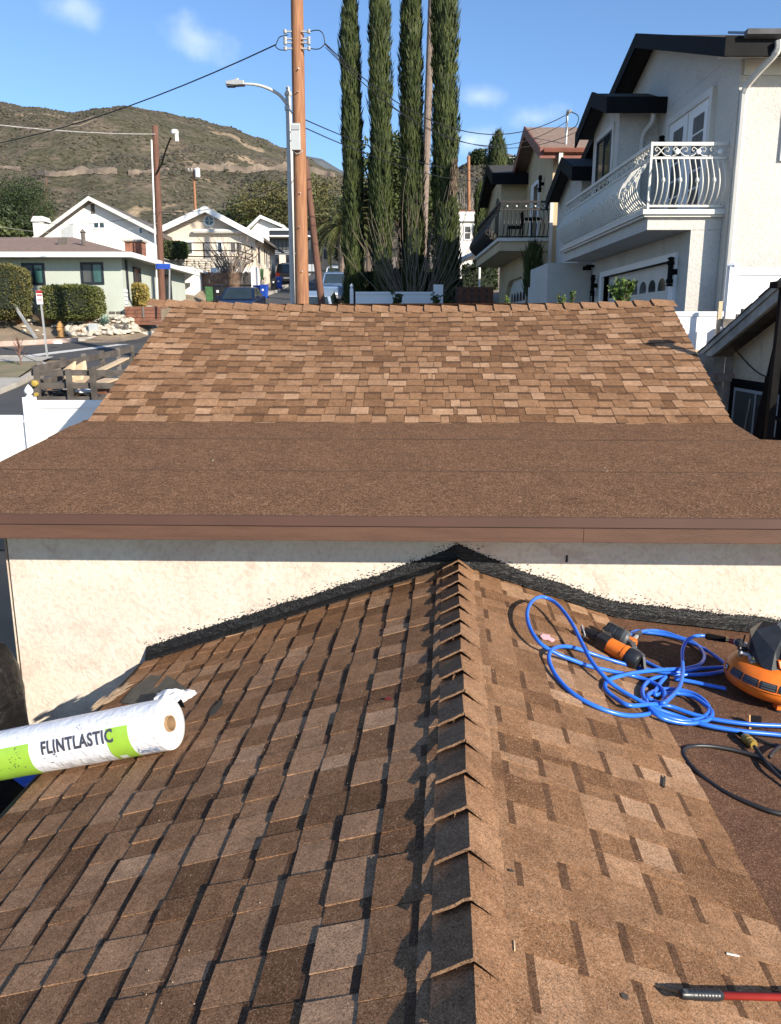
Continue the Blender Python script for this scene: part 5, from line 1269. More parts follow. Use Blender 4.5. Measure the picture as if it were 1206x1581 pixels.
def tree(name, base, H, rx, rz, n, m, seed, label, cat='tree', trunk_r=.18, leaf=.3, low=.35, ry=None, limbs=6, gap=.2, w=.4, core=None):
    rr = random.Random(seed); base = Vector(base); ry = ry or rx
    t_ = thing(name, tuple(base), label, cat)
    cz = base.z+H-rz; mb = MB()
    mb.tube([base-Vector((0,0,.3)), base+Vector((rr.uniform(-.1,.1)*rx, 0, H*.3)), Vector((base.x, base.y, cz))], [trunk_r, trunk_r*.75, trunk_r*.35], 8)
    for k in range(limbs):
        a = rr.uniform(0, 6.28); e = rr.uniform(.2, .8); tip = Vector((base.x+rx*.75*math.cos(a), base.y+ry*.75*math.sin(a), cz+rz*(e-.35)))
        st0 = base+Vector((0,0,H*rr.uniform(.2,.45))); mid = (st0+tip)/2+Vector((0,0,.08*H))
        mb.tube([st0, mid, tip], [trunk_r*.45, trunk_r*.28, trunk_r*.08], 6)
    mb.build('trunk', M['bark'], t_)
    cl = []
    for k in range(int(14+rx*6)):
        for _ in range(20):
            v = Vector((rr.uniform(-1,1), rr.uniform(-1,1), rr.uniform(-1,1)))
            if v.length < 1 and v.length > .3: break
        cl.append((Vector((v.x*rx*.8, v.y*ry*.8, v.z*rz*.8)), rr.uniform(.22, .42)))
    if core:
        for c, s in cl:
            pass
    mb = MB()
    for k in range(n):
        c, s = cl[rr.randrange(len(cl))]
        v = Vector((rr.gauss(0,1), rr.gauss(0,1), rr.gauss(0,1))).normalized()*rr.uniform(.55, 1)**.5
        p = Vector((base.x, base.y, cz))+c+Vector((v.x*rx*s, v.y*ry*s, v.z*rz*s*.9))
        d = Vector((rr.uniform(-1,1), rr.uniform(-1,1), rr.uniform(-.7,.7)))
        leafq(mb, p, d, Vector((rr.uniform(-1,1), rr.uniform(-1,1), rr.uniform(-1,1))), leaf*rr.uniform(.6,1.3), leaf*w*rr.uniform(.6,1.2))
    mb.build('crown', m, t_); return t_
def trunk_base(u, Y): x = at(u, 400, Y).x; return (x, Y, gz(x, Y))
# broad olive trees across the street head and behind the houses
for i, (u, Y, vt, rx, mm, lab, n) in enumerate((
    (425, 112, 275, 6.2, 'tree_olive', 'feathery olive-coloured tree behind the street lamp, left of the tall pole', 5200),
    (497, 106, 268, 6.4, 'tree_olive', 'feathery olive-coloured tree right of the tall pole, left of the cypresses', 5200),
    (372, 118, 305, 4.0, 'tree_dark', 'dark bushy tree above the beige gabled house roof, left one', 2600),
    (345, 122, 318, 3.6, 'tree_dark', 'dark low tree behind the beige gabled house ridge', 2200),
    (400, 110, 318, 3.2, 'tree_mid', 'mid-green tree just above the far white gable', 2000),
    (540, 92, 300, 3.6, 'tree_dark', 'dark tree behind the leftmost cypress and the palm', 2600),
    (613, 60, 195, 3.0, 'tree_mid', 'open dark conifer-like tree between the second and third tall cypresses', 3600),
    (662, 64, 268, 2.8, 'tree_mid', 'green tree between the third and fourth tall cypresses', 2600),
    (568, 62, 262, 2.2, 'tree_olive', 'olive tree filling the gap between the first and second tall cypresses', 2600),
    (8, 66, 316, 3.6, 'tree_dark', 'dark rounded tree behind the sage roof at the left edge', 3400),
    (-22, 60, 336, 3.2, 'tree_mid', 'green tree cut by the left edge, in front of the hill', 2600),
    (28, 150, 266, 8.5, 'tree_dark', 'broad dark tree at the foot of the hill at far left', 5200),
    (-12, 155, 268, 8, 'tree_dark', 'broad dark tree at the hill foot, cut by the left edge', 4200),
    (60, 168, 284, 5, 'tree_mid', 'smaller green tree right of the broad dark one at the hill foot', 2000),
    (735, 408, 228, 5.0, 'tree_dark', 'tall dark tree on the right-hand hilltop beside the tiny pale house', 1300),
    (775, 400, 240, 6.5, 'tree_dark', 'rounded tree cluster on the hilltop right of the tiny pale house', 1300),
    (800, 395, 236, 5, 'tree_dark', 'dark hilltop tree nearest the tan house roof', 1000))):
    x = at(u, 350, Y).x; ztop = at(u, vt, Y).z
    zb = gz(x, Y) if Y < 150 else hill_z(x/Y, Y)
    if Y > 200: zb = ztop-(10 if Y > 200 else 0)
    H = max(2.5, ztop-zb); rz = min(H*.45, rx*1.15)
    tree('broadleaf_tree' if mm != 'tree_dark' else 'evergreen_tree', (x, Y, zb), H, rx, rz, int(n*2.4), M[mm], 40+i, lab, leaf=.26 if Y < 80 else (.30 if Y < 200 else .9), trunk_r=.2 if Y < 80 else .35)
# bare grey winter trees on the right slope
for i, (u, Y, vt) in enumerate(((716, 90, 292), (732, 94, 285), (742, 98, 290), (763, 96, 282))):
    x = at(u, 350, Y).x; zb = gz(x, Y); H = at(u, vt, Y).z-zb; rr = random.Random(i+5)
    t_ = thing('bare_tree', (x, Y, zb), 'pale leafless tree on the slope behind the white house, %s' % ('leftmost', 'second from left', 'third from left', 'rightmost beyond the small cypress')[i], 'tree', 'bare trees behind the white house')
    mb = MB(); mb.tube([(x, Y, zb), (x+.2, Y, zb+H*.5)], [.2, .12], 6)
    for k in range(60):
        z0 = zb+H*rr.uniform(.15, .6); a = rr.uniform(0, 6.28); L = H*rr.uniform(.25, .45); p = Vector((x, Y, z0)); e = p+Vector((math.cos(a)*L*.45, math.sin(a)*L*.4, L)); mb.tube([p, (p+e)/2+Vector((math.cos(a),0,0))*.1*L, e], [.06, .04, .02], 4)
    mb.build('branches', mat('pale_bark', (.30,.26,.22), .9) if i == 0 else bpy.data.materials['pale_bark'], t_)
# tall bare palm trunk between the third and fourth cypress
a, b = at(655, 330, 44), at(667, 0, 44); dv_ = b-a; ft_ = a-dv_*((a.z-gz(a.x, 44))/dv_.z); tp_ = b+dv_*.35
pt = thing('palm_tree', tuple(ft_), 'very tall bare palm trunk rising between the third and fourth cypresses', 'palm')
n = 60; pth = [ft_+(tp_-ft_)*i/n for i in range(n+1)]
part(pt, 'trunk', M['palm_trunk'], lambda q: q.tube(pth, [.20*(1+.05*(i % 2))-.02*i/n for i in range(n+1)], 12), smooth=False)
def frond(mb, p, az, el, L, droop, leaflet=.35, w=.022, nl=26):
    prev = Vector(p); h = Vector((math.cos(az), math.sin(az), 0)); e = el; pts = [prev.copy()]
    for i in range(12): prev = prev+(h*math.cos(e)+Vector((0,0,math.sin(e))))*L/12; e -= droop/12; pts.append(prev.copy())
    mb.tube(pts, [.035-.028*i/12 for i in range(13)], 5)
    side = Vector((-h.y, h.x, 0))
    for i in range(nl):
        f = (i+1)/nl*12; k = min(11, int(f)); q = pts[k]+(pts[k+1]-pts[k])*(f-k); dr = (pts[k+1]-pts[k]).normalized()
        for s in (-1, 1): leafq(mb, q, dr*.75+side*s*.8+Vector((0,0,-.25)), Vector((0,0,1)), leaflet*math.sin(math.pi*min(1,(i+3)/(nl+4))**.8), w)
for k in range(14):
    part(pt, 'frond', M['frond'], lambda q: frond(q, tp_, k*2.4, .9-.12*k, 2.4, 1.6, .6, .04))
# date palm at left of the cypresses, its crown in view
pc0 = at(528, 352, 56)
dp = thing('palm_tree', (pc0.x, 56, gz(pc0.x, 56)), 'date palm with drooping olive fronds just left of the leftmost cypress', 'palm')
part(dp, 'trunk', M['palm_trunk'], lambda q: q.tube([(pc0.x, 56, gz(pc0.x, 56)), (pc0.x, 56, pc0.z)], [.32, .26], 10))
for k in range(46): part(dp, 'frond', M['frond'], lambda q: frond(q, pc0, k*2.399, 1.35-.045*k, R.uniform(2.6, 3.3), 1.5, .55, .035, 24))
# pruned shrub of long bare stems in front of the cypresses
sx = at(640, 452, 34.5); sz = gz(sx.x, 34.5)
bs = thing('bare_shrub', (sx.x, 34.5, sz), 'wide fan of long bare stems growing in front of the cypress row', 'shrub')
rr = random.Random(3)
part(bs, 'stump', M['bark'], lambda q: q.lathe([(.42,-.1),(.48,.3),(.4,.8),(.5,1.2),(.2,1.35)], (sx.x, 34.5, sz), None, 12))
for k in range(84):
    a = rr.uniform(-1, 1); L = rr.uniform(2.4, 5.9)*(1-.25*abs(a)); th_ = a*1.15; dep = rr.uniform(-.5, .3)
    p = Vector((sx.x+a*.35+rr.uniform(-.2,.2), 34.5+rr.uniform(-.3,.2), sz+rr.uniform(.5,1.2))); pts = [p.copy()]; an = th_
    for i in range(6):
        p = p+Vector((math.sin(an), dep*.4, math.cos(an)))*L/6; an = an*rr.uniform(.66, 1.0)+rr.uniform(-.16, .16); pts.append(p.copy())
    part(bs, 'stem', M['twig'], lambda q: q.tube(pts, [.016-.011*i/6 for i in range(7)], 4, False))
# ivy column at the foot of the trees and dark hedge mass
def bushbox(name, x0, x1, y0, y1, z0, z1, n, m, label, cat='hedge', rnd=.25, leaf=.07, stem=True, group=None, corem='cypcore'):
    c = Vector(((x0+x1)/2, (y0+y1)/2, z0)); t_ = thing(name, tuple(c), label, cat, group)
    hx, hy, hz = (x1-x0)/2, (y1-y0)/2, (z1-z0)/2; cc = Vector((c.x, c.y, z0+hz)); pw = 4.5
    def surf(v):
        k = (abs(v.x)**pw+abs(v.y)**pw+abs(v.z)**pw)**(-1/pw); q = v*k
        nn_ = 1+.06*mnoise.noise(Vector((q.x*hx*2.5+c.x, q.y*hy*2.5, q.z*hz*2.5)))+.05*mnoise.noise(Vector((q.x*hx*6+c.x, q.y*hy*6, q.z*hz*6)))
        return cc+Vector((q.x*hx, q.y*hy, q.z*hz))*nn_
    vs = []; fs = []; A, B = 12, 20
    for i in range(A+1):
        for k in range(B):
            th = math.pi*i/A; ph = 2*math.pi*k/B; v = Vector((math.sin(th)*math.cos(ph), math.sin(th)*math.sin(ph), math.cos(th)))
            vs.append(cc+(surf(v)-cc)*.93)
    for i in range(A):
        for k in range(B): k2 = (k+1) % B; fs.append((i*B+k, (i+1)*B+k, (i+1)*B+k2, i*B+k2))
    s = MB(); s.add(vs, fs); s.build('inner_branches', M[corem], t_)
    mb = MB()
    for k in range(n):
        v = Vector((R.gauss(0,1), R.gauss(0,1), R.gauss(0,1))).normalized(); v = Vector((v.x, v.y, v.z)); q = surf(Vector((max(-1,min(1,v.x*1.6)), max(-1,min(1,v.y*1.6)), max(-1,min(1,v.z*1.6))))) 
        d = (q-cc).normalized()+Vector((R.uniform(-.9,.9), R.uniform(-.9,.9), R.uniform(-.6,.9)))
        leafq(mb, cc+(q-cc)*R.uniform(.93, 1.02), d, Vector((R.uniform(-1,1), R.uniform(-1,1), R.uniform(-1,1))), leaf*R.uniform(.7,1.4), leaf*.38)
    mb.build('foliage', M[m], t_); return t_
GB = lambda Y: .45
z0 = at(100, 491, 33); bushbox('hedge', ax(67,460,33), ax(152,460,33), 32.3, 34.0, z0.z-.05, azz(100,441,33), 9000, 'hedge', 'clipped boxy green hedge between the two windows of the sage house')
bushbox('hedge', ax(-70,460,32.6), ax(41,460,32.6), 31.9, 33.6, azz(20,492,32.6), azz(10,408,32.6), 9500, 'hedge2', 'big rounded green-bronze shrub at the left edge beside the sage house window')
bushbox('shrub', ax(200,460,36), ax(228,460,36), 35.2, 36.4, azz(210,472,36), azz(210,440,36), 2600, 'yellow_leaf', 'yellow-leaved shrub by the side wall of the sage house', 'shrub', leaf=.09)
bushbox('shrub', ax(252,386,55), ax(290,386,55), 54, 55.3, azz(270,399,55), azz(270,375,55), 2600, 'tree_mid', 'round green shrub on top of the stone retaining wall', 'shrub', leaf=.12)
bushbox('ground_hedge', ax(560,430,40.5), ax(708,430,40.5), 40, 42, .6, azz(640,418,40.5), 6000, 'tree_dark', 'dark hedge mass behind the trunks of the cypress row', 'hedge', leaf=.15)
bushbox('shrub', ax(706,430,48), ax(770,430,48), 48.5, 50, 1.0, azz(740,408,48), 3000, 'tree_dark', 'dark shaded hedge under the carport roofs', 'hedge', leaf=.15)
def sprig(name, u, v0, v1, Y, w, n, m, label, leaf=.09, cat='plant'):
    b_ = at(u, v0, Y); H = azz(u, v1, Y)-b_.z; t_ = thing(name, tuple(b_), label, cat); mb = MB(); st__ = MB()
    for k in range(max(5, n//26)):
        a = R.uniform(0, 6.28); e = b_+Vector((math.cos(a)*w*R.uniform(.2,1), math.sin(a)*w*.6, H*R.uniform(.6,1))); st__.tube([b_, (b_+e)/2, e], [.012,.01,.006], 4)
        for j in range(26):
            f = R.uniform(.2, 1); p = b_+(e-b_)*f; leafq(mb, p, Vector((R.uniform(-1,1), R.uniform(-1,1), R.uniform(-.1,1))), Vector((R.uniform(-1,1), R.uniform(-1,1), .3)), leaf*R.uniform(.7,1.3), leaf*.3)
    st__.build('stem', M['bark'], t_); mb.build('leaves', M[m], t_)
sprig('leafy_shrub', 960, 475, 431, 12.6, .23, 420, 'fresh_leaf', 'bright green leafy shrub top poking above the far ridge by the garage')
for (u, v1, lab) in ((612, 449, 'small green plant against the low white fence, left one'), (866, 452, 'tiny bright sprig above the far ridge near the short vinyl fence'), (884, 449, 'bright sprig with upright leaves just left of the porch wall'), (783, 458, 'lowest bright sprig above the far ridge, under the tan house'), (672, 452, 'dark green plant at the right end of the low white fence')):
    sprig('small_plant', u, 478, v1, 16 if u > 700 else 32, .10 if u > 700 else .35, 140, 'fresh_leaf' if u > 700 else 'tree_mid', lab, leaf=.05 if u > 700 else .14)
# ================================================================== LOW WHITE FENCE, LEFT WHITE FENCE
wf = thing('vinyl_fence', (ax(612,455,33), 33, gz(ax(612,455,33), 33)), 'low white vinyl fence with a spade-finial post in front of the bare shrub', 'fence')
fz = azz(600, 450.5, 33)
def finial(mb, c, s=1.0): mb.lathe([(.075*s,0),(.085*s,.02*s),(.05*s,.04*s),(.045*s,.06*s),(.095*s,.10*s),(.10*s,.14*s),(.07*s,.20*s),(.02*s,.26*s),(.0,.28*s)], c, None, 12)
part(wf, 'panel', M['vinyl'], lambda q: q.box(ax(549,455,33), ax(683,455,33), 32.98, 33.02, -.6, fz-.1)); part(wf, 'rail', M['vinyl'], lambda q: q.box(ax(549,455,33), ax(668,455,33), 32.95, 33.05, fz-.098, fz))
pz = azz(543, 446, 33); part(wf, 'post', M['vinyl'], lambda q: q.box(ax(543,450,33)-.07, ax(543,450,33)+.07, 32.93, 33.07, -.6, pz)); part(wf, 'finial', M['vinyl'], lambda q: finial(q, (ax(543,450,33), 33, pz), .75), smooth=True)
part(wf, 'gate_panel', M['vinyl'], lambda q: q.box(ax(669,450,33), ax(684,450,33), 32.9, 32.945, -.6, azz(676,439.5,33)))
lf = thing('vinyl_fence', (-6.2, 11, -3.1), 'tall white vinyl fence with a spade-finial post at the left beyond the stucco building', 'fence')
lz = azz(90, 618, 11); lx = ax(46, 620, 11); lz2 = azz(10, 641, 11)
part(lf, 'panel', M['vinyl'], lambda q: q.box(lx+.07, -1.6, 10.98, 11.02, -3.4, lz-.1)); part(lf, 'rail', M['vinyl'], lambda q: q.box(lx+.07, -1.6, 10.96, 11.04, lz-.099, lz))
part(lf, 'panel', M['vinyl'], lambda q: q.box(-12, lx-.07, 10.98, 11.02, -3.4, lz2-.1)); part(lf, 'rail', M['vinyl'], lambda q: q.box(-12, lx-.07, 10.96, 11.04, lz2-.099, lz2))
part(lf, 'rail', M['vinyl'], lambda q: q.box(-12, -1.6, 10.955, 11.045, lz-.95, lz-.87))
part(lf, 'post', M['vinyl'], lambda q: q.box(lx-.068, lx+.068, 10.93, 11.07, -3.4, azz(46, 613, 11))); part(lf, 'finial', M['vinyl'], lambda q: finial(q, (lx, 11, azz(46, 613, 11)), .62), smooth=True)
# ================================================================== TRAILER AND ITS LOAD
TYn = 14.5; W_ = M['dark_wood']
tl = thing('stake_trailer', (-5.2, 17, -2.4), 'grey timber stake-sided trailer parked in the street at left, loaded with roofing debris', 'trailer')
def tz(v, Y=TYn, u=100): return azz(u, v, Y)
fl0, fl1 = ax(50, 590, TYn), ax(200, 590, TYn)+.1
part(tl, 'bed', W_, lambda q: q.box(fl0, fl1, TYn, 20.6, tz(625)-.12, tz(625)-.04))
for (u0, u1) in ((55, 65), (104, 114), (141, 148)):
    part(tl, 'stake', W_, lambda q: q.beam(at((u0+5) if u0 < 60 else u0+7, 628, TYn-.06), at(u0+1, 566 if u0 < 100 else 570, TYn-.06), .10, .05, up=(0,1,0)))
for (v0, v1) in ((571, 580), (591, 600), (612, 621)):
    part(tl, 'rail', W_, lambda q: q.box(fl0, fl1, TYn-.02, TYn+.02, tz(v1), tz(v0)))
for (va, vb, ya) in ((566, 577, 0), (588, 598, 0), (609, 616, 0)):
    z1_, z0_ = tz(va), tz(vb)
    part(tl, 'rail', W_, lambda q: q.prism([(fl0, TYn+.03, z0_), (fl0, TYn+.03, z1_), (fl0-.1, 20.6, z1_+.22), (fl0-.1, 20.6, z0_+.22)], (.045, 0, 0)))
for k in range(6): yy = TYn+.5+k*1.1; part(tl, 'stake', W_ if k % 2 else M['grey_wood'], lambda q: q.box(fl0-.09, fl0-.02, yy-.05, yy+.05, tz(630), tz(566)+.08+.035*k))
part(tl, 'reflector', M['yellow'], lambda q: q.lathe([(.055,-.04),(.055,.03),(.03,.04)], at(54, 592, TYn-.14), Matrix.Rotation(math.pi/2, 3, 'X'), 12)); part(tl, 'reflector', M['yellow'], lambda q: q.lathe([(.035,-.03),(.035,.03)], at(56, 609, TYn-.12), Matrix.Rotation(math.pi/2, 3, 'X'), 12))
for yy in (16.5, 17.5): part(tl, 'wheel', M['tyre'], lambda q: q.lathe([(.2,-.1),(.33,-.1),(.34,0),(.33,.1),(.2,.1)], (fl0-.25, yy, .11*yy-4+.34), Matrix.Rotation(math.pi/2, 3, 'Y'), 20))
def boardthing(p0, p1, w, h, m, label, up=(0,0,1)):
    q = MB(); q.beam(p0, p1, w, h, up); q.build('plywood_board', M[m], label=label, cat='board', bevel=.004)
def cutsheet(pts, m, label, th=(.02,.03,0)):
    q = MB(); q.prism([Vector(p) for p in pts], th); q.build('plywood_offcut', M[m], label=label, cat='board')
cutsheet([at(100, 585, 15.2), at(112, 583, 15.2), at(115, 558, 15.3), at(98, 570, 15.3)], 'plank', 'grey printed plywood offcut standing upright in the trailer, left one')
cutsheet([at(112, 590, 15.5), at(124, 588, 15.5), at(132, 572, 15.6), at(130, 557, 15.6), at(110, 568, 15.6)], 'plank', 'pale slant-cut plywood offcut standing in the middle of the trailer')
cutsheet([at(110, 597, 14.9), at(126, 596, 14.9), at(141, 582, 15.9), at(124, 582, 15.9)], 'plank', 'flat plywood sheet lying behind the trailer rails', (0,0,.02))
boardthing(at(150, 574, 16), at(194, 553, 17.5), .16, .03, 'plank', 'long pale plank sloping up along the right side of the trailer load')
boardthing(at(140, 596, 15), at(172, 585, 15.8), .3, .03, 'plank', 'wide orange-tinted plank at the right of the trailer load'); boardthing(at(150, 604, 15), at(172, 594, 15.6), .35, .12, 'red_board', 'dark red-brown board at the right end of the trailer load')
dm = [M['roof_dark'], M['red_board'], M['plank'], M['white'], M['grey_wood'], M['tyre']]
dq = MB()
for k in range(150):
    dq.mi = R.randrange(6); c = at(R.uniform(66, 146), R.uniform(600, 616), R.uniform(14.7, 16.5)); dq.obox(c, (R.uniform(.06,.28), R.uniform(.06,.25), R.uniform(.01,.05)), Matrix.Rotation(R.uniform(0,3), 3, 'Z') @ Matrix.Rotation(R.uniform(-.7,.7), 3, 'X'))
dq.build('roofing_debris', dm, label='heap of torn shingles and scrap wood in the trailer bed', cat='debris', kind='stuff')
# ================================================================== ROCK GARDEN
rocks = []
for i in range(4):
    q = MB(); q.add([Vector((p.x*R.uniform(.7,1.25), p.y*R.uniform(.7,1.2), p.z*R.uniform(.6,1.1))) for p in ico], icf); me = bpy.data.meshes.new('fieldstone'); me.from_pydata(q.v, [], q.f); me.materials.append(M['rock']); me.update(); rocks.append(me)
def rock_at(u, v, s):
    d = raydir(u, v); Y = 26
    while Y < 36 and gz(d.x/d.y*Y, Y) < d.z/d.y*Y: Y += .05
    X = d.x/d.y*Y; return Matrix.Translation((X, Y, gz(X, Y)+s*.3)) @ Matrix.Rotation(R.uniform(0,6), 4, 'Z') @ Matrix.Diagonal((s*R.uniform(.8,1.3), s, s*R.uniform(.6,.9), 1))
rm = MB()
def small_rock(u, v, s):
    mt = rock_at(u, v, s); me = rocks[R.randrange(4)]
    rm.add([mt @ w.co for w in me.vertices], [tuple(p.vertices) for p in me.polygons])
for k in range(150): small_rock(R.uniform(0, 222), 492+R.uniform(-2, 7), R.uniform(.08, .17))
for k in range(95): small_rock(R.uniform(100, 214), 517-(R.random()**1.1)*18*(1-.35*(R.random())), R.uniform(.08, .15))
for k in range(16): small_rock(R.uniform(5, 95), R.uniform(500, 518), R.uniform(.05, .1))
rm.build('stone_border', M['rock'], kind='stuff', label='band of small pale fieldstones covering the bank before the sage house', cat='stones')
ordn = ['first', 'second', 'third', 'fourth', 'fifth', 'sixth', 'seventh', 'eighth', 'ninth', 'tenth', 'eleventh', 'twelfth', 'thirteenth', 'fourteenth']
for (v0, nm) in ((519, 'lowest row above the kerb'), (511, 'second row above the kerb')):
    for k in range(14):
        o = inst('fieldstone', rocks[k % 4], rock_at(106+k*7.8+R.uniform(-1.5, 1.5), v0-k*.35+R.uniform(-1, 1), R.uniform(.17, .22)))
        tag(o, 'large pale fieldstone, %s from the hydrant in the %s' % (ordn[k], nm), 'rock', 'large fieldstones above the kerb')
def gpt(u, v, Y0=24, Y1=38):
    d = raydir(u, v); Y = Y0
    while Y < Y1 and gz(d.x/d.y*Y, Y) < d.z/d.y*Y: Y += .04
    return Vector((d.x/d.y*Y, Y, gz(d.x/d.y*Y, Y)))
ag = gpt(163, 503); t_ = thing('agave', tuple(ag), 'grey-blue agave rosette among the pale stones', 'agave')
for k in range(34):
    a = k*2.4; e = 1.35-.03*k; mb = MB(); d = Vector((math.cos(a)*math.cos(e), math.sin(a)*math.cos(e), math.sin(e))); s = Vector((-math.sin(a), math.cos(a), 0)); L = R.uniform(.42, .60)
    mb.add([ag-s*.03, ag+s*.03, ag+d*L*.5+s*.04, ag+d*L*.5-s*.04, ag+d*L+Vector((0,0,-.03)), ag+d*L*.5+Vector((0,0,-.03))], [(0,1,2,3), (3,2,4), (0,3,5), (1,5,2)]); mb.build('leaf', M['agave'], t_)
og = gpt(72, 503); t_ = thing('ornamental_grass', tuple(og), 'round clump of straw-coloured ornamental grass behind the sign post', 'grass clump')
mb = MB()
for k in range(700): a = R.uniform(0,6.28); e = R.uniform(.5, 1.5); d = Vector((math.cos(a)*math.cos(e), math.sin(a)*math.cos(e), math.sin(e))); leafq(mb, og+Vector((R.gauss(0,.07), R.gauss(0,.07), 0)), d, Vector((R.uniform(-1,1), R.uniform(-1,1), 0)), R.uniform(.4,.7), .008)
mb.build('blades', M['straw'], t_)
for (u, v, lab) in ((30, 500, 'small dry orange tuft left of the straw grass clump'), (137, 502, 'rusty dry bush between the grass clump and the agave'), (124, 517, 'rusty low plant at the kerb near the hydrant')):
    p = gpt(u, v); mb = MB()
    for k in range(220): a = R.uniform(0,6.28); e = R.uniform(.2, 1.4); leafq(mb, p, Vector((math.cos(a)*math.cos(e), math.sin(a)*math.cos(e), math.sin(e))), Vector((R.uniform(-1,1), 1, 0)), R.uniform(.12,.3), .01)
    mb.build('dry_tuft', leafmat('rusty_leaf', (.24,.12,.06), (.30,.19,.10)), label=lab, cat='plant')
hy = gpt(95, 521); t_ = thing('fire_hydrant', tuple(hy), 'faded yellow-orange fire hydrant on the dirt bank', 'hydrant')
part(t_, 'body', M['hydrant'], lambda q: q.lathe([(.19,0),(.19,.04),(.13,.05),(.13,.38),(.17,.39),(.17,.43),(.13,.45),(.12,.52),(.05,.58),(.03,.62)], hy, None, 14), smooth='auto')
for s in (-1, 1): part(t_, 'outlet', M['hydrant'], lambda q: q.lathe([(.07,0),(.07,.12),(.04,.14)], hy+Vector((0,0,.32)), Matrix.Rotation(s*math.pi/2, 3, 'Y'), 10))
part(t_, 'outlet', M['hydrant'], lambda q: q.lathe([(.08,.1),(.08,.2),(.04,.22)], hy+Vector((0,0,.30)), Matrix.Rotation(math.pi/2, 3, 'X'), 10))
ub_ = gpt(145, 514); q = MB(); q.box(ub_.x-.16, ub_.x+.16, ub_.y-.12, ub_.y+.12, ub_.z, ub_.z+.36); q.build('utility_box', M['grey_box'], bevel=.02, label='small grey utility box among the stones left of the agave', cat='utility box')
wc = gpt(189, 512); cr = thing('wire_crate', tuple(wc), 'weathered wooden crate frame among the stones right of the agave', 'crate')
for s in (-1, 1): part(cr, 'side', M['grey_wood'], lambda q: q.box(wc.x+s*.2-.02, wc.x+s*.2+.02, wc.y-.15, wc.y+.15, wc.z, wc.z+.32))
for k in range(3): part(cr, 'slat', M['grey_wood'], lambda q: q.box(wc.x-.18, wc.x+.18, wc.y-.16, wc.y-.14, wc.z+.04+k*.1, wc.z+.1+k*.1))
pb = thing('planter_box', (ax(217,482,34), 34, .4), 'long reddish timber planter box beside the sage house corner', 'planter')
px0, px1 = ax(193,480,33.9), ax(248,480,33.9)
for k in range(-2, 3): part(pb, 'board', M['red_board'], lambda q: q.box(px0, px1, 33.88, 33.93, azz(210,490,33.9)+k*.15, azz(210,490,33.9)+k*.15+.135))
part(pb, 'board', M['red_board'], lambda q: q.box(px0, px0+.04, 33.935, 35, azz(210,490,33.9)-.3, azz(210,490,33.9)+.42)); part(pb, 'soil', M['dirt'], lambda q: q.box(px0+.05, px1, 33.94, 35, azz(210,490,33.9), azz(210,490,33.9)+.36)); part(pb, 'stud', M['grey_wood'], lambda q: q.box((px0+px1)/2, (px0+px1)/2+.07, 33.84, 33.875, azz(210,490,33.9)-.02, azz(210,490,33.9)+.43))
# sign post, guy guard, sapling
sp0 = gpt(74, 556, 18, 34); s1_ = at(61, 447, sp0.y); sg = thing('parking_sign', tuple(sp0), 'white and red parking restriction sign on a slim leaning galvanised post', 'sign')
part(sg, 'post', M['galv'], lambda q: q.beam(sp0-Vector((0,0,.2)), s1_, .06, .03)); pl = part(sg, 'plate', M['white'], lambda q: q.obox(at(61, 459, sp0.y-.04), (.20, .012, .44))); 
part(pl, 'red_print', M['lamp_red'], lambda q: (q.obox(at(60.5, 450.5, sp0.y-.052), (.20, .008, .09)), q.obox(at(60.8, 455.5, sp0.y-.052), (.17, .008, .045)), q.obox(at(61.5, 463, sp0.y-.052), (.15, .008, .03))))
gg0, gg1 = gpt(56, 523, 26, 36), None; gg1 = at(15, 460, gg0.y+.2); g2_ = thing('guy_guard', tuple(gg0), 'pale sloping guy-wire guard rod on the dirt bank at left', 'guy wire')
part(g2_, 'guard', M['galv'], lambda q: q.beam(gg0, gg1, .09, .09)); part(g2_, 'wire', M['wire_pale'], lambda q: q.tube([gg1, gg1+(gg1-gg0)*1.2], .012, 5))
for (u, v, vt, lab) in ((33, 570, 520, 'bare reddish sapling on the dry verge at left'), (213, 505, 480, 'thin bare twiggy sapling by the planter')):
    p = gpt(u, v, 18, 36); H = azz(u, vt, p.y)-p.z; t_ = thing('bare_sapling', tuple(p), lab, 'sapling'); mb = MB(); mb.tube([p, p+Vector((0,0,H))], [.025,.008], 5)
    for k in range(26): a = R.uniform(0,6.28); z_ = H*R.uniform(.2,.95); L = H*R.uniform(.15,.35); q0_ = p+Vector((0,0,z_)); mb.tube([q0_, q0_+Vector((math.cos(a)*L*.7, math.sin(a)*L*.7, L))], [.012,.004], 4)
    mb.build('branches', mat('reddish_twig', (.20,.11,.08), .9), t_)
# bare twiggy tree in front of the terrace
tb0 = at(357, 425, 52); t_ = thing('bare_tree', (tb0.x, 52, 2.2), 'small leafless twiggy tree in front of the terrace railing', 'tree'); mb = MB(); rr = random.Random(8)
for k in range(90): a = rr.uniform(-1.1, 1.1); L = rr.uniform(1.0, 2.9); p = tb0+Vector((rr.gauss(0,.3), 0, -.3)); mb.tube([p, p+Vector((math.sin(a)*L*.4, rr.uniform(-.3,.3), L*.5)), p+Vector((math.sin(a)*L*.8+rr.gauss(0,.15), rr.uniform(-.5,.5), L*math.cos(a*.5)))], [.03,.018,.008], 4)
mb.tube([(tb0.x, 52, 1.6), tb0], [.1,.07], 6); mb.build('branches', M['twig'], t_)
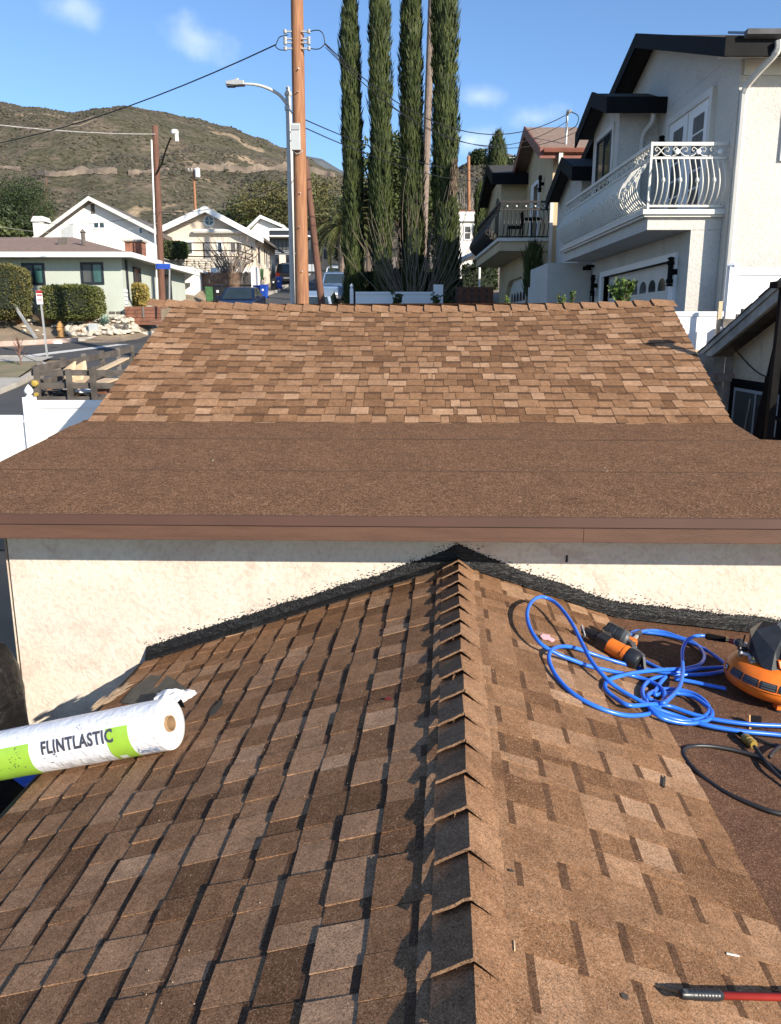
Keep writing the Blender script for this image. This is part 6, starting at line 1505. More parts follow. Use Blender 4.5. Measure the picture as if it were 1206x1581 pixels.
# ================================================================== BINS
def wheelie_bin(u, v0, v1, Y, m, label, rz=0.0):
    p = at(u, v0, Y); H = azz(u, v1, Y)-p.z; w = H*.27
    o = thing('wheelie_bin', tuple(p), label, 'bin', 'wheelie bins along the street'); Mz = Matrix.Rotation(rz, 3, 'Z'); pt_ = lambda x, y, z: p+Mz @ Vector((x, y, z))
    mb = MB(); mb.add([pt_(-w*.8,-w*.8,.03*H), pt_(w*.8,-w*.8,.03*H), pt_(w*.8,w*.8,.03*H), pt_(-w*.8,w*.8,.03*H), pt_(-w,-w,H*.88), pt_(w,-w,H*.88), pt_(w,w,H*.9), pt_(-w,w,H*.9)], [(0,3,2,1),(4,5,6,7),(0,1,5,4),(1,2,6,5),(2,3,7,6),(3,0,4,7)]); mb.build('body', M[m], o, bevel=.02)
    mb = MB(); mb.add([pt_(-w*1.08,-w*1.15,H*.885), pt_(w*1.08,-w*1.15,H*.885), pt_(w*1.08,w*1.1,H*.93), pt_(-w*1.08,w*1.1,H*.93), pt_(-w*1.0,-w*1.0,H*.95), pt_(w*1.0,-w*1.0,H*.95), pt_(w*1.0,w,H), pt_(-w*1.0,w,H)], [(0,3,2,1),(4,5,6,7),(0,1,5,4),(1,2,6,5),(2,3,7,6),(3,0,4,7)]); mb.build('lid', M[m], o, bevel=.015)
    for s in (-1, 1): part(o, 'wheel', M['tyre'], lambda q: q.lathe([(.1*H,-.03),(.1*H,.03)], pt_(s*w*.8, w*.95, .1*H), Mz @ Matrix.Rotation(math.pi/2, 3, 'Y'), 12))
    part(o, 'handle', M[m], lambda q: q.tube([pt_(-w*.8, w*1.25, H*.9), pt_(w*.8, w*1.25, H*.9)], .02, 6))
    if m in ('bin_blue', 'bin_black'): part(o, 'printed_mark', M['white'], lambda q: q.obox(pt_(0, -w*.97, H*.6), (w*.5, .01, H*.14), Mz @ Matrix.Rotation(-.06, 3, 'X')))
wheelie_bin(324, 466, 442, 44.5, 'bin_green', 'green wheelie bin against the brown board fence', .2); wheelie_bin(339, 467, 439, 44.5, 'bin_black', 'black wheelie bin right of the green one at the board fence', -.1)
wheelie_bin(397, 463, 440, 49.5, 'bin_blue', 'blue wheelie bin, left of the near pair at the kerb', .1); wheelie_bin(408, 461, 439, 50.5, 'bin_blue', 'blue wheelie bin with white labels, right of the near pair', -.15)
wheelie_bin(423, 448, 428, 60.0, 'bin_black', 'black wheelie bin farther up the street', .1); wheelie_bin(431, 446, 427, 61, 'bin_blue', 'blue wheelie bin behind the far black one', 0); wheelie_bin(402.5, 432, 414.5, 62, 'bin_green', 'green wheelie bin against the beige house side wall', 0)
# ================================================================== CARS
def car(c, rz, m, label, kind='sedan', L=4.5, Wd=1.8):
    X, Y = c; zg = .11*Y-4.0+.02
    o = thing('parked_car', (X, Y, zg), label, 'car', 'cars parked along the street')
    tilt = math.atan(.11)
    B = Matrix.Translation((X, Y, zg)) @ Matrix.Rotation(tilt, 4, 'X') @ Matrix.Rotation(rz, 4, 'Z')
    if kind == 'sedan': body = [(-L/2,.3),(-L/2+.02,.72),(-L/2+.12,.88),(-1.3,.95),(1.1,.92),(L/2-.1,.70),(L/2,.5),(L/2-.02,.28)]; cab = [(-1.55,.93),(-.85,1.40),(.25,1.43),(1.15,.92)]
    elif kind == 'suv': body = [(-L/2,.35),(-L/2+.02,.9),(-L/2+.05,1.05),(1.2,1.05),(L/2-.1,.90),(L/2,.6),(L/2-.02,.35)]; cab = [(-L/2+.08,1.04),(-L/2+.4,1.66),(.5,1.70),(1.25,1.04)]
    else: body = [(-L/2,.45),(-L/2,1.02),(L/2-.9,1.05),(L/2-.1,.98),(L/2,.7),(L/2-.02,.4)]; cab = [(-.25,1.04),(-.05,1.68),(1.1,1.70),(1.75,1.05)]
    def tr_(mb): mb.v = [tuple(B @ Vector(p)) for p in mb.v]
    mb = MB(); mb.prism([(-Wd/2, y, z) for y, z in body], (Wd, 0, 0)); tr_(mb); mb.build('body', M[m], o, bevel=.07, smooth=False)
    mb = MB(); n0 = len(cab); a = [(-Wd/2+.04, cab[0][0], cab[0][1]), (-Wd/2+.2, cab[1][0], cab[1][1]), (-Wd/2+.2, cab[2][0], cab[2][1]), (-Wd/2+.04, cab[3][0], cab[3][1])]; b = [(-x, y, z) for x, y, z in a]
    mb.add(a+b, [(0,1,2,3),(7,6,5,4),(1,5,6,2),(0,4,5,1),(3,2,6,7),(0,3,7,4)]); tr_(mb); mb.build('cabin', M[m], o, bevel=.05)
    def face(p, q, r, s, nm):
        P = [Vector(k) for k in (p, q, r, s)]; c0 = sum(P, Vector())/4; nrm = (P[1]-P[0]).cross(P[2]-P[1]).normalized()
        if nrm.dot(c0-Vector((0, 0, .9))) < 0: nrm = -nrm
        Q = [c0+(k-c0)*.86+nrm*.012 for k in P]; mb = MB(); mb.prism(Q, nrm*.006); tr_(mb); mb.build(nm, M['glass'], o)
    face(a[0], b[0], b[1], a[1], 'rear_window'); face(a[3], b[3], b[2], a[2], 'windscreen')
    for A_ in (a, b):
        m0 = [(A_[0][k]+A_[3][k])/2 for k in range(3)]; m1 = [(A_[1][k]+A_[2][k])/2 for k in range(3)]
        face(A_[0], m0, m1, A_[1], 'side_window'); face(m0, A_[3], A_[2], m1, 'side_window')
    for sx_ in (-1, 1):
        for sy_ in (-1.35, 1.4):
            mb = MB(); mb.lathe([(.2,-.11),(.33,-.10),(.33,.10),(.2,.11)], (sx_*(Wd/2-.08), sy_, .33), Matrix.Rotation(math.pi/2, 3, 'Y'), 18); tr_(mb); w_ = mb.build('wheel', M['tyre'], o); ORG[w_] = ORG[o]
            mb = MB(); mb.lathe([(.19,-.12),(.19,.12)], (sx_*(Wd/2-.07), sy_, .33), Matrix.Rotation(math.pi/2, 3, 'Y'), 10); tr_(mb); mb.build('rim', M['galv'], w_)
        mb = MB(); mb.box(sx_*(Wd/2-.35), sx_*(Wd/2-.04), -L/2-.02, -L/2+.04, .68 if kind == 'sedan' else .75, .84 if kind == 'sedan' else 1.0); tr_(mb); mb.build('tail_light', M['lamp_red'], o)
        mb = MB(); mb.box(sx_*(Wd/2-.4), sx_*(Wd/2-.08), L/2-.09, L/2-.02, .56, .70); tr_(mb); mb.build('headlight', M['white'], o)
        mb = MB(); mb.box(sx_*(Wd/2+.0), sx_*(Wd/2+.16), .75, .9, .95, 1.08); tr_(mb); mb.build('wing_mirror', M[m], o)
    mb = MB(); mb.box(-Wd/2+.06, Wd/2-.06, -L/2-.05, -L/2+.1, .36, .52); tr_(mb); mb.build('bumper', M['galv'] if kind == 'truck' else M[m], o)
    mb = MB(); mb.box(-.24, .24, -L/2-.06, -L/2-.04, .56, .68); tr_(mb); mb.build('number_plate', M['white'], o)
    return o
def cx(u, Y): return ax(u, 440, Y)
car((cx(372, 41.5), 41.5), math.pi, 'car_navy', 'navy blue car nose towards us at the left kerb beside the bins')
car((cx(487, 34), 34.5), 0, 'car_silver', 'pale silver-blue van-like car behind the leaning stub pole', 'suv')
car((cx(519, 51), 51.5), 0, 'car_blue', 'pale blue pickup truck parked at the right kerb', 'truck', 5.2, 1.9)
car((cx(522, 62), 62.5), 0, 'car_white', 'white car with red tail lights parked ahead of the blue pickup', 'suv', 4.6, 1.8)
car((cx(446, 68), 69), 0, 'car_dark', 'dark car at the left kerb hidden partly by the white lamp post', 'suv')
car((cx(524, 74), 75), 0, 'car_dark', 'dark reddish vehicle farthest up the right kerb', 'sedan')
# ================================================================== THINGS ON THE NEAR ROOF
def orient(axis, up=(0,0,1)):
    z = Vector(axis).normalized(); x = Vector(up).cross(z)
    if x.length < 1e-4: x = Vector((1,0,0))
    x.normalize(); y = z.cross(x); return Matrix((x, y, z)).transposed()
# ---- membrane roll
rA = pr(262, 1152, 0)
ra = .118
# end face centre and far end: lies on the left slope by the eave and leans out to the left
cE = pr(263, 1117, ra*1.06+.01)
cF = at(-30, 1172, 3.58)
axr = (cF-cE).normalized(); LR = (cF-cE).length
roll = thing('roofing_roll', tuple(cE), 'white wrapped roofing membrane roll with green bands and dark lettering at the left eave', 'roofing roll')
MR = orient(axr, (0,0,1))          # local z runs from the near end to the far end, local y is up-ish
def RP(l, a, r=ra): return cE+axr*l+(MR @ Vector((math.cos(a)*r, math.sin(a)*r, 0)))
def patch(mb, l0, l1, a0, a1, r, nl=10, na=24, wav=0):
    vs = []; fs = []
    for i in range(nl+1):
        for k in range(na+1):
            l = l0+(l1-l0)*i/nl; a = a0+(a1-a0)*k/na
            vs.append(RP(l, a, r+.0012*mnoise.noise(Vector((l*9, a*3, 1)))+.0006*mnoise.noise(Vector((l*40, a*9, 1)))))
    for i in range(nl):
        for k in range(na): q = i*(na+1)+k; fs.append((q, q+na+1, q+na+2, q+1))
    mb.add(vs, fs)
m, t, b = base_mat('white_wrap_film', .28, 0, .5)
f_, _ = noise_fac(t, 30, 6, .60, .72, dist=.5); c = mixc(t, f_, (.80,.80,.82), (.68,.68,.70)); f2, _ = noise_fac(t, 11, 8, .66, .70); c = mixc(t, f2, c, (.34,.33,.32)); t.links.new(c, b.inputs['Base Color'])
_, h = noise_fac(t, 16, 5, dist=1.6); bump(t, b, h, .6, .010); M['wrap'] = m
M['green_print'] = mat('lime_green_print', (.36,.60,.06), .35, .05, 20); M['grey_print'] = mat('slate_print', (.075,.075,.10), .5); M['blue_print'] = mat('blue_print', (.02,.18,.50), .5)
M['card'] = mat('brown_card_core', (.38,.24,.13), .8, .1, 20)
q = MB(); patch(q, .006, LR, 0, 2*math.pi, ra, 40, 40); 
q.build('wrapper', M['wrap'], roll, smooth=True)
q = MB()   # closed near end with a ragged inner edge
vs = []; fs = []
for k in range(40):
    a = 2*math.pi*k/40
    for j, (r_, l_) in enumerate(((ra, .006), (ra*.985, .0), (ra*.7, -.002+.004*mnoise.noise(Vector((a*2, 0, 0)))), (.045, .002+.004*mnoise.noise(Vector((a*2, 1, 0)))), (.034, .012))): vs.append(RP(l_, a, r_))
for k in range(40):
    k2 = (k+1) % 40
    for j in range(4): fs.append((k*5+j, k*5+j+1, k2*5+j+1, k2*5+j))
q.add(vs, fs); q.build('end_wrap', M['white'], roll, smooth=True)
q = MB()
vs = []; fs = []
for k in range(24):
    a = 2*math.pi*k/24
    for (r_, l_) in ((.034, -.004), (.038, -.006), (.038, .05), ): vs.append(RP(l_, a, r_))
    vs.append(RP(.14, a, .033)); vs.append(RP(-.005, a, .033))
for k in range(24):
    k2 = (k+1) % 24; fs += [(k*5+4, k*5+3, k2*5+3, k2*5+4), (k*5+1, k*5+4, k2*5+4, k2*5+1), (k*5+2, k*5+1, k2*5+1, k2*5+2)]
fs.append(tuple(k*5+3 for k in range(24))); q.add(vs, fs); q.build('core', M['card'], roll, smooth=False)
q = MB(); q.tube([cF, cF+axr*.012], [ra, ra*.9], 30); q.build('end_wrap', M['white'], roll)
# angle on the roll that faces the camera
toC = (-(cE+axr*.45)).normalized(); lc_ = MR.transposed() @ toC; aC = math.atan2(lc_.y, lc_.x)
dirA = 1 if (MR @ Vector((math.cos(aC+.3), math.sin(aC+.3), 0))).z > (MR @ Vector((math.cos(aC), math.sin(aC), 0))).z else -1
A_ = lambda x: aC+dirA*x            # x>0 goes up over the roll
def gband(l0, l1, x0, x1, m, r=.0012, nm='printed_band'):
    q = MB(); patch(q, l0, l1, A_(x0) if dirA > 0 else A_(x1), A_(x1) if dirA > 0 else A_(x0), ra+r, 6, 24); q.build(nm, m, roll, smooth=True)
gband(.145, .265, -1.35, .25, M['green_print']); gband(.70, LR-.002, -1.7, .25, M['green_print'])
def text_on_roll(txt, l0, width, x_mid, hgt, m, r, bold=.0, nm='lettering', shear=0):
    cu = bpy.data.curves.new('t', 'FONT'); cu.body = txt; cu.size = 1; cu.offset = bold; cu.resolution_u = 3; cu.space_character = 1.12
    o = bpy.data.objects.new('t', cu); COL.objects.link(o); bpy.context.view_layer.update()
    me = bpy.data.meshes.new_from_object(o.evaluated_get(bpy.context.evaluated_depsgraph_get())); COL.objects.unlink(o); bpy.data.objects.remove(o)
    bm = bmesh.new(); bm.from_mesh(me)
    xs = [v.co.x for v in bm.verts]; ys = [v.co.y for v in bm.verts]; w0, w1, h0, h1 = min(xs), max(xs), min(ys), max(ys)
    bmesh.ops.subdivide_edges(bm, edges=[e for e in bm.edges if e.calc_length() > .18], cuts=3); bmesh.ops.triangulate(bm, faces=bm.faces)
    vs = []
    for v in bm.verts:
        l = l0-(v.co.x-w0)/(w1-w0)*width; x = x_mid+((v.co.y-h0)/(h1-h0)-.5)*hgt/ra
        vs.append(RP(l, A_(x), ra+r))
    q = MB(); q.add(vs, [tuple(v.index for v in f.verts) for f in bm.faces]); bm.free(); q.build(nm, m, roll)
text_on_roll('FLINTLASTIC', .625, .40, -.03, .062, M['grey_print'], .0034, .034)
text_on_roll('CertainTeed', .13, .10, -.95, .034, M['blue_print'], .0026, .004, 'brand_lettering')
text_on_roll('SAINT-GOBAIN', .13, .09, -1.25, .014, M['grey_print'], .0026, .004, 'small_lettering')
for k in range(3):
    l0 = .33+k*.11
    gband(l0, l0+.0025, -1.15, -.75, mat('pale_grey_print', (.42,.44,.40), .5) if k == 0 else bpy.data.materials['pale_grey_print'], .0018, 'printed_line')
    for j in range(3): gband(l0-.05+j*.012, l0-.047+j*.012, -1.2, -.85, bpy.data.materials['pale_grey_print'], .0018, 'printed_line')
gband(.20, .24, -1.22, -.98, M['white'], .0028, 'printed_badge')
gband(.01, .5, .62, .635, M['offwhite'], .0016, 'wrap_seam')
q = MB()
for k in range(5):
    pts = [RP(.40+.02*math.cos(a)*R.uniform(.5,1.4), A_(.52+.12*math.sin(a)*R.uniform(.5,1.2)), ra+.001+.006*R.random()) for a in [j*1.05+k for j in range(6)]]; q.add(pts, [(0,1,2,3,4,5)])
q.build('torn_film', M['white'], roll)
q = MB()
for k in range(34): 
    l = R.choice([R.gauss(.57,.02), R.uniform(.7, LR), R.gauss(.8,.03)]); x = R.uniform(-.7, .3); c = RP(l, A_(x), ra+.0035); n_ = (c-(cE+axr*l)).normalized(); q.obox(c, (R.uniform(.002,.012), R.uniform(.002,.004), .001), orient(n_, axr) @ Matrix.Rotation(R.uniform(0,3), 3, 'Z'))
q.build('scuff_mark', M['grey_print'], roll, kind='stuff')
# ---- scraps behind the roll
q = MB(); pts = [pr(u, v, .012) for u, v in ((186, 1084), (205, 1062), (232, 1042), (262, 1044), (288, 1062), (262, 1092), (225, 1090))]
q.add(pts+[p-Vector((0,0,.004)) for p in pts], [(0,1,2,3,4,5,6)[::-1], (7,8,9,10,11,12,13)]+[(i, (i+1) % 7, (i+1) % 7+7, i+7) for i in range(7)])
q.build('felt_offcut', mat('grey_green_felt', (.13,.115,.085), .95, .2, 12, bmp=.4, bscale=120), label='grey-green offcut of roofing felt lying behind the white roll', cat='felt')
q = MB(); n = 60; vs = []; fs = []
c0 = pr(270, 1074, .035)
for i in range(9):
    for k in range(n):
        a = 2*math.pi*k/n; f = i/8; rr0 = (1+.22*mnoise.noise(Vector((math.cos(a)*1.6, math.sin(a)*1.6, 3)))+.10*f*mnoise.noise(Vector((math.cos(a)*6, math.sin(a)*6, f))))
        vs.append(c0+Vector((math.cos(a)*.135*f*rr0+.02, math.sin(a)*.075*f*rr0, .03*(1-f**2)+.022*mnoise.noise(Vector((math.cos(a)*f*3, math.sin(a)*f*3, 7)))+.008*mnoise.noise(Vector((math.cos(a)*f*9, math.sin(a)*f*9, 2)))-.012*f+.5*(0))) )
for i in range(8):
    for k in range(n): k2 = (k+1) % n; fs.append((i*n+k, (i+1)*n+k, (i+1)*n+k2, i*n+k2))
q.add(vs, fs); q.build('film_scrap', M['white'], smooth=True, label='crumpled scrap of white plastic film beyond the end of the roll', cat='plastic scrap')
q = MB(); q.add([pr(248, 1078, .02), pr(256, 1062, .03), pr(268, 1066, .03), pr(282, 1082, .03), pr(286, 1094, .006), pr(262, 1090, .006)], [(0,5,4,3,2,1)]); q.build('black_wrap_scrap', M['black_metal'], label='small torn black wrapping under the white film scrap', cat='plastic scrap')
q = MB()
for k in range(120):
    f = k/120; p = pr(140+48*f, 1100-30*f, .02)+Vector((0, 0, R.uniform(0,.03))); leafq(q, p, Vector((.8, .5+R.uniform(-.2,.2), R.uniform(.2,.7))), Vector((R.uniform(-1,1), -1, .5)), R.uniform(.04,.10), .004)
q.build('frayed_scrap', mat('frayed_jute', (.30,.22,.15), .95), label='frayed brown fibrous scrap behind the middle of the roll', cat='scrap', kind='stuff')
# leaf-shaped dark tar scrap and little bits on the shingles
def bit(name, uvs, h, m, label, cat='debris', th=.003):
    pts = [pr(u, v, h) for u, v in uvs]; n = len(pts); q = MB(); q.add(pts+[p-Vector((0,0,th)) for p in pts], [tuple(range(n))[::-1], tuple(range(n, 2*n))]+[(i, (i+1) % n, (i+1) % n+n, i+n) for i in range(n)]); q.build(name, m, label=label, cat=cat)
M['tar_bit'] = mat('tar_scrap', (.05,.04,.03), .7); M['pink'] = mat('pink_plastic', (.75,.42,.45), .5)
bit('tar_scrap', ((323, 1106), (327, 1094), (338, 1083), (345, 1078), (343, 1088), (333, 1101)), .014, M['tar_bit'], 'leaf-shaped dark scrap on the left slope right of the felt offcut')
bit('pink_scrap', ((834, 982), (838, 978), (846, 980), (851, 979), (853, 984), (857, 988), (852, 991), (845, 987), (838, 986)), .012, M['pink'], 'small torn pink plastic scrap on the right slope beside the blue hose', 'plastic scrap')
bit('wood_sliver', ((1023, 1213), (1025, 1196), (1028, 1200), (1027, 1216)), .016, M['tar_bit'], 'upright dark sliver stuck in a shingle joint near the black cable'); bit('pebble', ((958, 1535), (963, 1532), (971, 1537), (969, 1543), (962, 1541)), .012, M['tar_bit'], 'small black fragment on the right slope near the bottom', th=.01)
bit('shingle_chip', ((594, 1079), (598, 1076), (604, 1076), (604, 1079)), .014, M['lamp_red'], 'tiny red chip on the left slope'); bit('twig', ((1122, 1470), (1142, 1475), (1142, 1477), (1122, 1472)), .012, M['offwhite'], 'tiny pale straw on the right slope above the red handle'); bit('twig', ((793, 1452), (795, 1452), (796, 1466), (794, 1467)), .014, M['plank'], 'tiny pale splinter on the shingles right of the ridge caps'); bit('nail', ((785, 1341), (792, 1343), (794, 1346), (786, 1344)), .012, M['tar_bit'], 'tiny dark nail on the shingles right of the ridge caps')
q = MB()
for k in range(300):
    p = V(R.uniform(-1.9, 1.9), R.uniform(1.2, 4.7), .009); q.obox(p, (R.uniform(.001,.003),)*2+(.002,), Matrix.Rotation(R.uniform(0,3), 3, 'Z'))
q.build('loose_granules', M['plank'], kind='stuff', label='scatter of loose granules and grit over the near roof', cat='grit')
# ---- hoses and cords
m, t, b = base_mat('blue_hose', .3, 0, .5); f_, _ = noise_fac(t, 8, 3); t.links.new(mixc(t, f_, (.022,.135,.62), (.03,.17,.70)), b.inputs['Base Color']); M['hose'] = m
def C8(x, y): return (740+x/2.588, 840+y/2.588)
def strand(cs, hs, n=7):
    pts = [pr(*C8(x, y), h) for (x, y), h in zip(cs, hs)]; return smooth_path(pts, n)
hose = thing('air_hose', tuple(pr(1000, 1080)), 'long coiled bright blue air hose tangled beside the orange compressor', 'hose')
hr = .0105; g_ = hr+.009
A1 = [(1420,792),(1206,763),(1050,748),(900,722),(800,690),(700,655),(620,615),(560,580),(505,535),(450,470),(415,405),(375,325),(330,260),(290,225),(245,211),(208,232),(191,280),(205,340),(245,398),(310,438),(370,462),(440,488),(530,508),(620,528),(690,552),(735,585),(735,630),(690,672),(640,684),(570,682),(480,655),(385,605),(315,538),(280,470),(285,428),(320,410),(375,413),(450,438),(540,468),(640,495),(720,510),(800,522),(900,520),(975,508),(1060,480)]
H1 = []
for i, (x, y) in enumerate(A1):
    H1.append(g_+.01 if i < 8 else g_)
for i, h in {7:.03, 8:.045, 9:.06, 10:.075, 11:.09, 12:.10, 13:.10, 14:.10, 15:.095, 16:.085, 17:.07, 18:.055, 19:.04, 20:.03, 24:.035, 25:.045, 26:.035, 33:.03, 34:.045, 35:.04, 36:.03}.items(): H1[i] = h
part(hose, 'loop', M['hose'], lambda q: q.tube(strand(A1, H1), hr, 9), smooth=True)
B1 = [(1420,735),(1206,726),(1080,720),(960,704),(860,682),(760,648),(680,618),(600,590),(530,568),(505,580)]
B1 = [(1420,735),(1206,726),(1080,720),(960,704),(860,682),(760,648),(690,640),(600,645),(540,612),(503,575),(515,545),(570,525),(650,510),(740,502),(830,496),(885,478),(898,440),(860,395),(800,372),(730,350),(660,347),(620,358),(600,366)]
part(hose, 'loop', M['hose'], lambda q: q.tube(strand(B1, [g_+.012]*5+[g_+.02]*3+[g_+.006]*3+[g_+.03]*3+[g_]*7+[.04, .06]), hr, 9), smooth=True)
C1 = [(905,368),(880,366),(850,372),(825,392),(812,425),(812,470),(812,520),(800,570),(770,608),(735,635),(700,628),(672,612),(690,592),(735,580),(800,583),(860,600),(905,632),(918,668),(885,696),(820,706),(750,690),(700,665),(665,630),(652,590),(665,558),(700,535),(745,530)]
part(hose, 'loop', M['hose'], lambda q: q.tube(strand(C1, [.125,.125,.12,.10,.08,.06,.05,.05,.055,.06,.03]+[g_+.01]*16), hr, 9), smooth=True)
C2 = [(745,530),(720,560),(700,600),(735,598),(790,596),(850,608),(900,640),(930,672),(915,702),(850,716),(780,710),(720,690),(680,655),(665,620)]
part(hose, 'loop', M['hose'], lambda q: q.tube(strand(C2, [g_+.012]*14), hr, 9), smooth=True)
for cs in ([(640,458),(680,478),(730,500),(800,512),(880,498),(980,492)], [(655,352),(740,362),(820,385),(890,415),(940,445),(985,480)], [(780,538),(850,550),(920,565),(985,578)]):
    part(hose, 'loop', M['hose'], lambda q: q.tube(strand(cs, [g_]*len(cs)), hr, 9), smooth=True)
hc = pr(*C8(905, 368), .125)
cplP = [pr(*C8(905, 368), .125), pr(*C8(985, 382), .135), pr(*C8(1000, 385), .137), pr(*C8(1018, 390), .138), pr(*C8(1045, 398), .138), pr(*C8(1072, 404), .138)]
part(hose, 'sleeve', M['black_metal'], lambda q: (q.tube([cplP[0], cplP[0]+(cplP[1]-cplP[0])*.08, cplP[1]], [.013, .019, .017], 12)))
part(hose, 'fitting', mat('brass', (.70,.50,.18), .25, metal=.9), lambda q: q.tube([cplP[1], cplP[2]], .013, 10)); part(hose, 'red_ring', M['lamp_red'], lambda q: q.tube([cplP[2], cplP[3]], .016, 10)); part(hose, 'coupler', M['galv'], lambda q: q.tube([cplP[3], (cplP[3]+cplP[4])/2, cplP[4], cplP[5]], [.018,.013,.018,.012], 8))
m_rub = mat('black_rubber', (.022,.021,.021), .45, .1, 20)
cord = thing('power_cord', tuple(pr(1100, 1180)), 'dark grey rubber cord making a wide loop on the brown membrane at the right', 'cord')
K1 = [(1330,1092),(1206,1078),(1120,1052),(1000,1000),(920,950),(860,900),(822,852),(820,822),(850,808),(900,806),(960,812),(1040,828),(1110,850),(1160,880),(1206,915),(1300,990)]
part(cord, 'cable', m_rub, lambda q: q.tube(strand(K1, [.012]*16), .0095, 8), smooth=True)
K2 = [(1098,808),(1130,850),(1165,895),(1206,935),(1290,1010)]
part(cord, 'cable', m_rub, lambda q: q.tube(strand(K2, [.03,.02,.025,.02,.012]), .008, 8), smooth=True)
K3 = [(1030,745),(1080,765),(1140,790),(1206,812),(1300,835)]; part(cord, 'cable', m_rub, lambda q: q.tube(strand(K3, [.012]*5), .007, 8), smooth=True)
K4 = [(1160,850),(1175,830),(1206,808),(1260,800)]; part(cord, 'cable', m_rub, lambda q: q.tube(strand(K4, [.03]*4), .009, 8), smooth=True)
K5 = [(1095,690),(1140,735),(1190,752),(1260,770)]; part(cord, 'cable', mat('thin_red_wire', (.12,.03,.02), .5), lambda q: q.tube(strand(K5, [.01]*4), .003, 6), smooth=True)
pl0, pl1, pl2 = pr(*C8(1036, 752), .02), pr(*C8(1058, 770), .022), pr(*C8(1098, 803), .028)
plug = thing('air_fitting', tuple(pl0), 'yellow translucent plug fitting on the black cord below the blue hose', 'plug')
part(plug, 'tip', M['black_metal'], lambda q: q.tube([pl0-(pl1-pl0)*.6, pl1], [.012,.014], 10)); part(plug, 'body', mat('amber_plastic', (.36,.24,.05), .3), lambda q: q.tube([pl1, pl1+(pl2-pl1)*.15, pl1+(pl2-pl1)*.55, pl1+(pl2-pl1)*.6, pl1+(pl2-pl1)*.8, pl2], [.017,.022,.022,.018,.022,.017], 12), smooth=False)
tg = thing('hang_tag', tuple(pr(1158, 1110)), 'small orange and grey printed warning tag standing behind the blue hose', 'tag')
tq = [pr(*C8(1078, 738), .004), pr(*C8(1128, 740), .004), pr(*C8(1128, 688), .05), pr(*C8(1078, 682), .05)]
part(tg, 'card', M['black_metal'], lambda q: q.add(tq, [(0,1,2,3)])); ofs = -Vector((0,1,0))*.0015
def tl_(a, b): return tq[0]+(tq[1]-tq[0])*a+(tq[3]-tq[0])*b+ofs
part(tg, 'orange_strip', M['hydrant'], lambda q: q.add([tl_(0,0), tl_(.18,0), tl_(.18,1), tl_(0,1)], [(0,1,2,3)]))
for k in range(5): part(tg, 'printed_line', M['galv'], lambda q: q.add([tl_(.3+k*.14,.1), tl_(.37+k*.14,.1), tl_(.37+k*.14,.9-.1*(k % 2)), tl_(.3+k*.14,.9-.1*(k % 2))], [(0,1,2,3)]))
# ---- coil nailer
m_or, t, b = base_mat('orange_paint', .38, 0, .5); f_, _ = noise_fac(t, 14, 4); t.links.new(mixc(t, f_, (.80,.185,.018), (.70,.15,.015)), b.inputs['Base Color']); M['orange'] = m_or
M['blk_pl'] = mat('black_tool_plastic', (.020,.022,.026), .38, .2, 20); M['grey_pl'] = mat('grey_tool_plastic', (.09,.095,.10), .45, .15, 12)
def C3(x, y): return (890+x/10.05, 950+y/10.05)
na = thing('coil_nailer', tuple(pr(950, 1000)), 'orange and black pneumatic coil roofing nailer lying on its side near the wall', 'nail gun')
P3 = lambda x, y, h: pr(*C3(x, y), h)
a0, a1 = P3(505, 460, .055), P3(790, 625, .055); ax_ = (a1-a0).normalized()
part(na, 'body', M['orange'], lambda q: q.lathe([(.030,-.01),(.042,0),(.044,.03),(.046,(a1-a0).length*.78),(.050,(a1-a0).length*.8),(.050,(a1-a0).length*.98),(.045,(a1-a0).length)], a0, orient(ax_), 12), smooth='auto')
part(na, 'end_cap', M['blk_pl'], lambda q: q.lathe([(.050,0),(.053,.01),(.053,.055),(.044,.07),(.030,.075)], a1, orient(ax_), 14), smooth='auto')
e0 = a1+ax_*.03; part(na, 'exhaust_guard', M['grey_pl'], lambda q: (q.beam(e0+Vector((0,.03,.045)), e0+ax_*.07+Vector((0,.03,.03)), .05, .015), q.beam(e0+ax_*.07+Vector((0,.03,.03)), e0+ax_*.07+Vector((0,-.01,-.03)), .05, .012, (1,0,0))))
part(na, 'nose', M['blk_pl'], lambda q: (q.obox(a0-ax_*.035, (.075, .07, .07), orient(ax_)), q.obox(a0-ax_*.10+Vector((0,0,-.005)), (.035, .03, .11), orient(ax_)), q.obox(a0-ax_*.155, (.06, .014, .02), orient(ax_)), q.beam(a0-ax_*.16+Vector((.01,.02,.01)), a0-ax_*.06+Vector((.01,.03,.02)), .008, .012), q.beam(a0-ax_*.16+Vector((0,-.02,.02)), a0-ax_*.04+Vector((0,-.025,.03)), .01, .01)), bevel=.004)
part(na, 'nose_guard', M['galv'], lambda q: q.beam(a0-ax_*.165+Vector((-.01,.01,.02)), a0-ax_*.15+Vector((-.012,-.03,-.02)), .006, .03))
m0, m1 = P3(470, 230, .045), P3(670, 330, .045); am = (m1-m0).normalized()
part(na, 'magazine', M['blk_pl'], lambda q: (q.lathe([(.035,-.012),(.052,-.006),(.054,.012),(.048,.016),(.054,.02),(.054,.05),(.05,.054),(.054,.058),(.054,.085),(.044,.092)], m0, orient(am), 16)), smooth='auto')
part(na, 'magazine_lid', M['grey_pl'], lambda q: q.lathe([(.046,.0),(.051,.006),(.051,.03),(.040,.045)], m0+am*.088, orient(am), 16), smooth='auto')
part(na, 'magazine_bracket', M['blk_pl'], lambda q: (q.beam(m0+Vector((0,0,-.01)), a0-ax_*.02, .05, .045), q.beam(P3(440, 180, .06), P3(400, 260, .04), .012, .015)), bevel=.004)
g0, g1 = P3(770, 350, .05), P3(905, 430, .055)
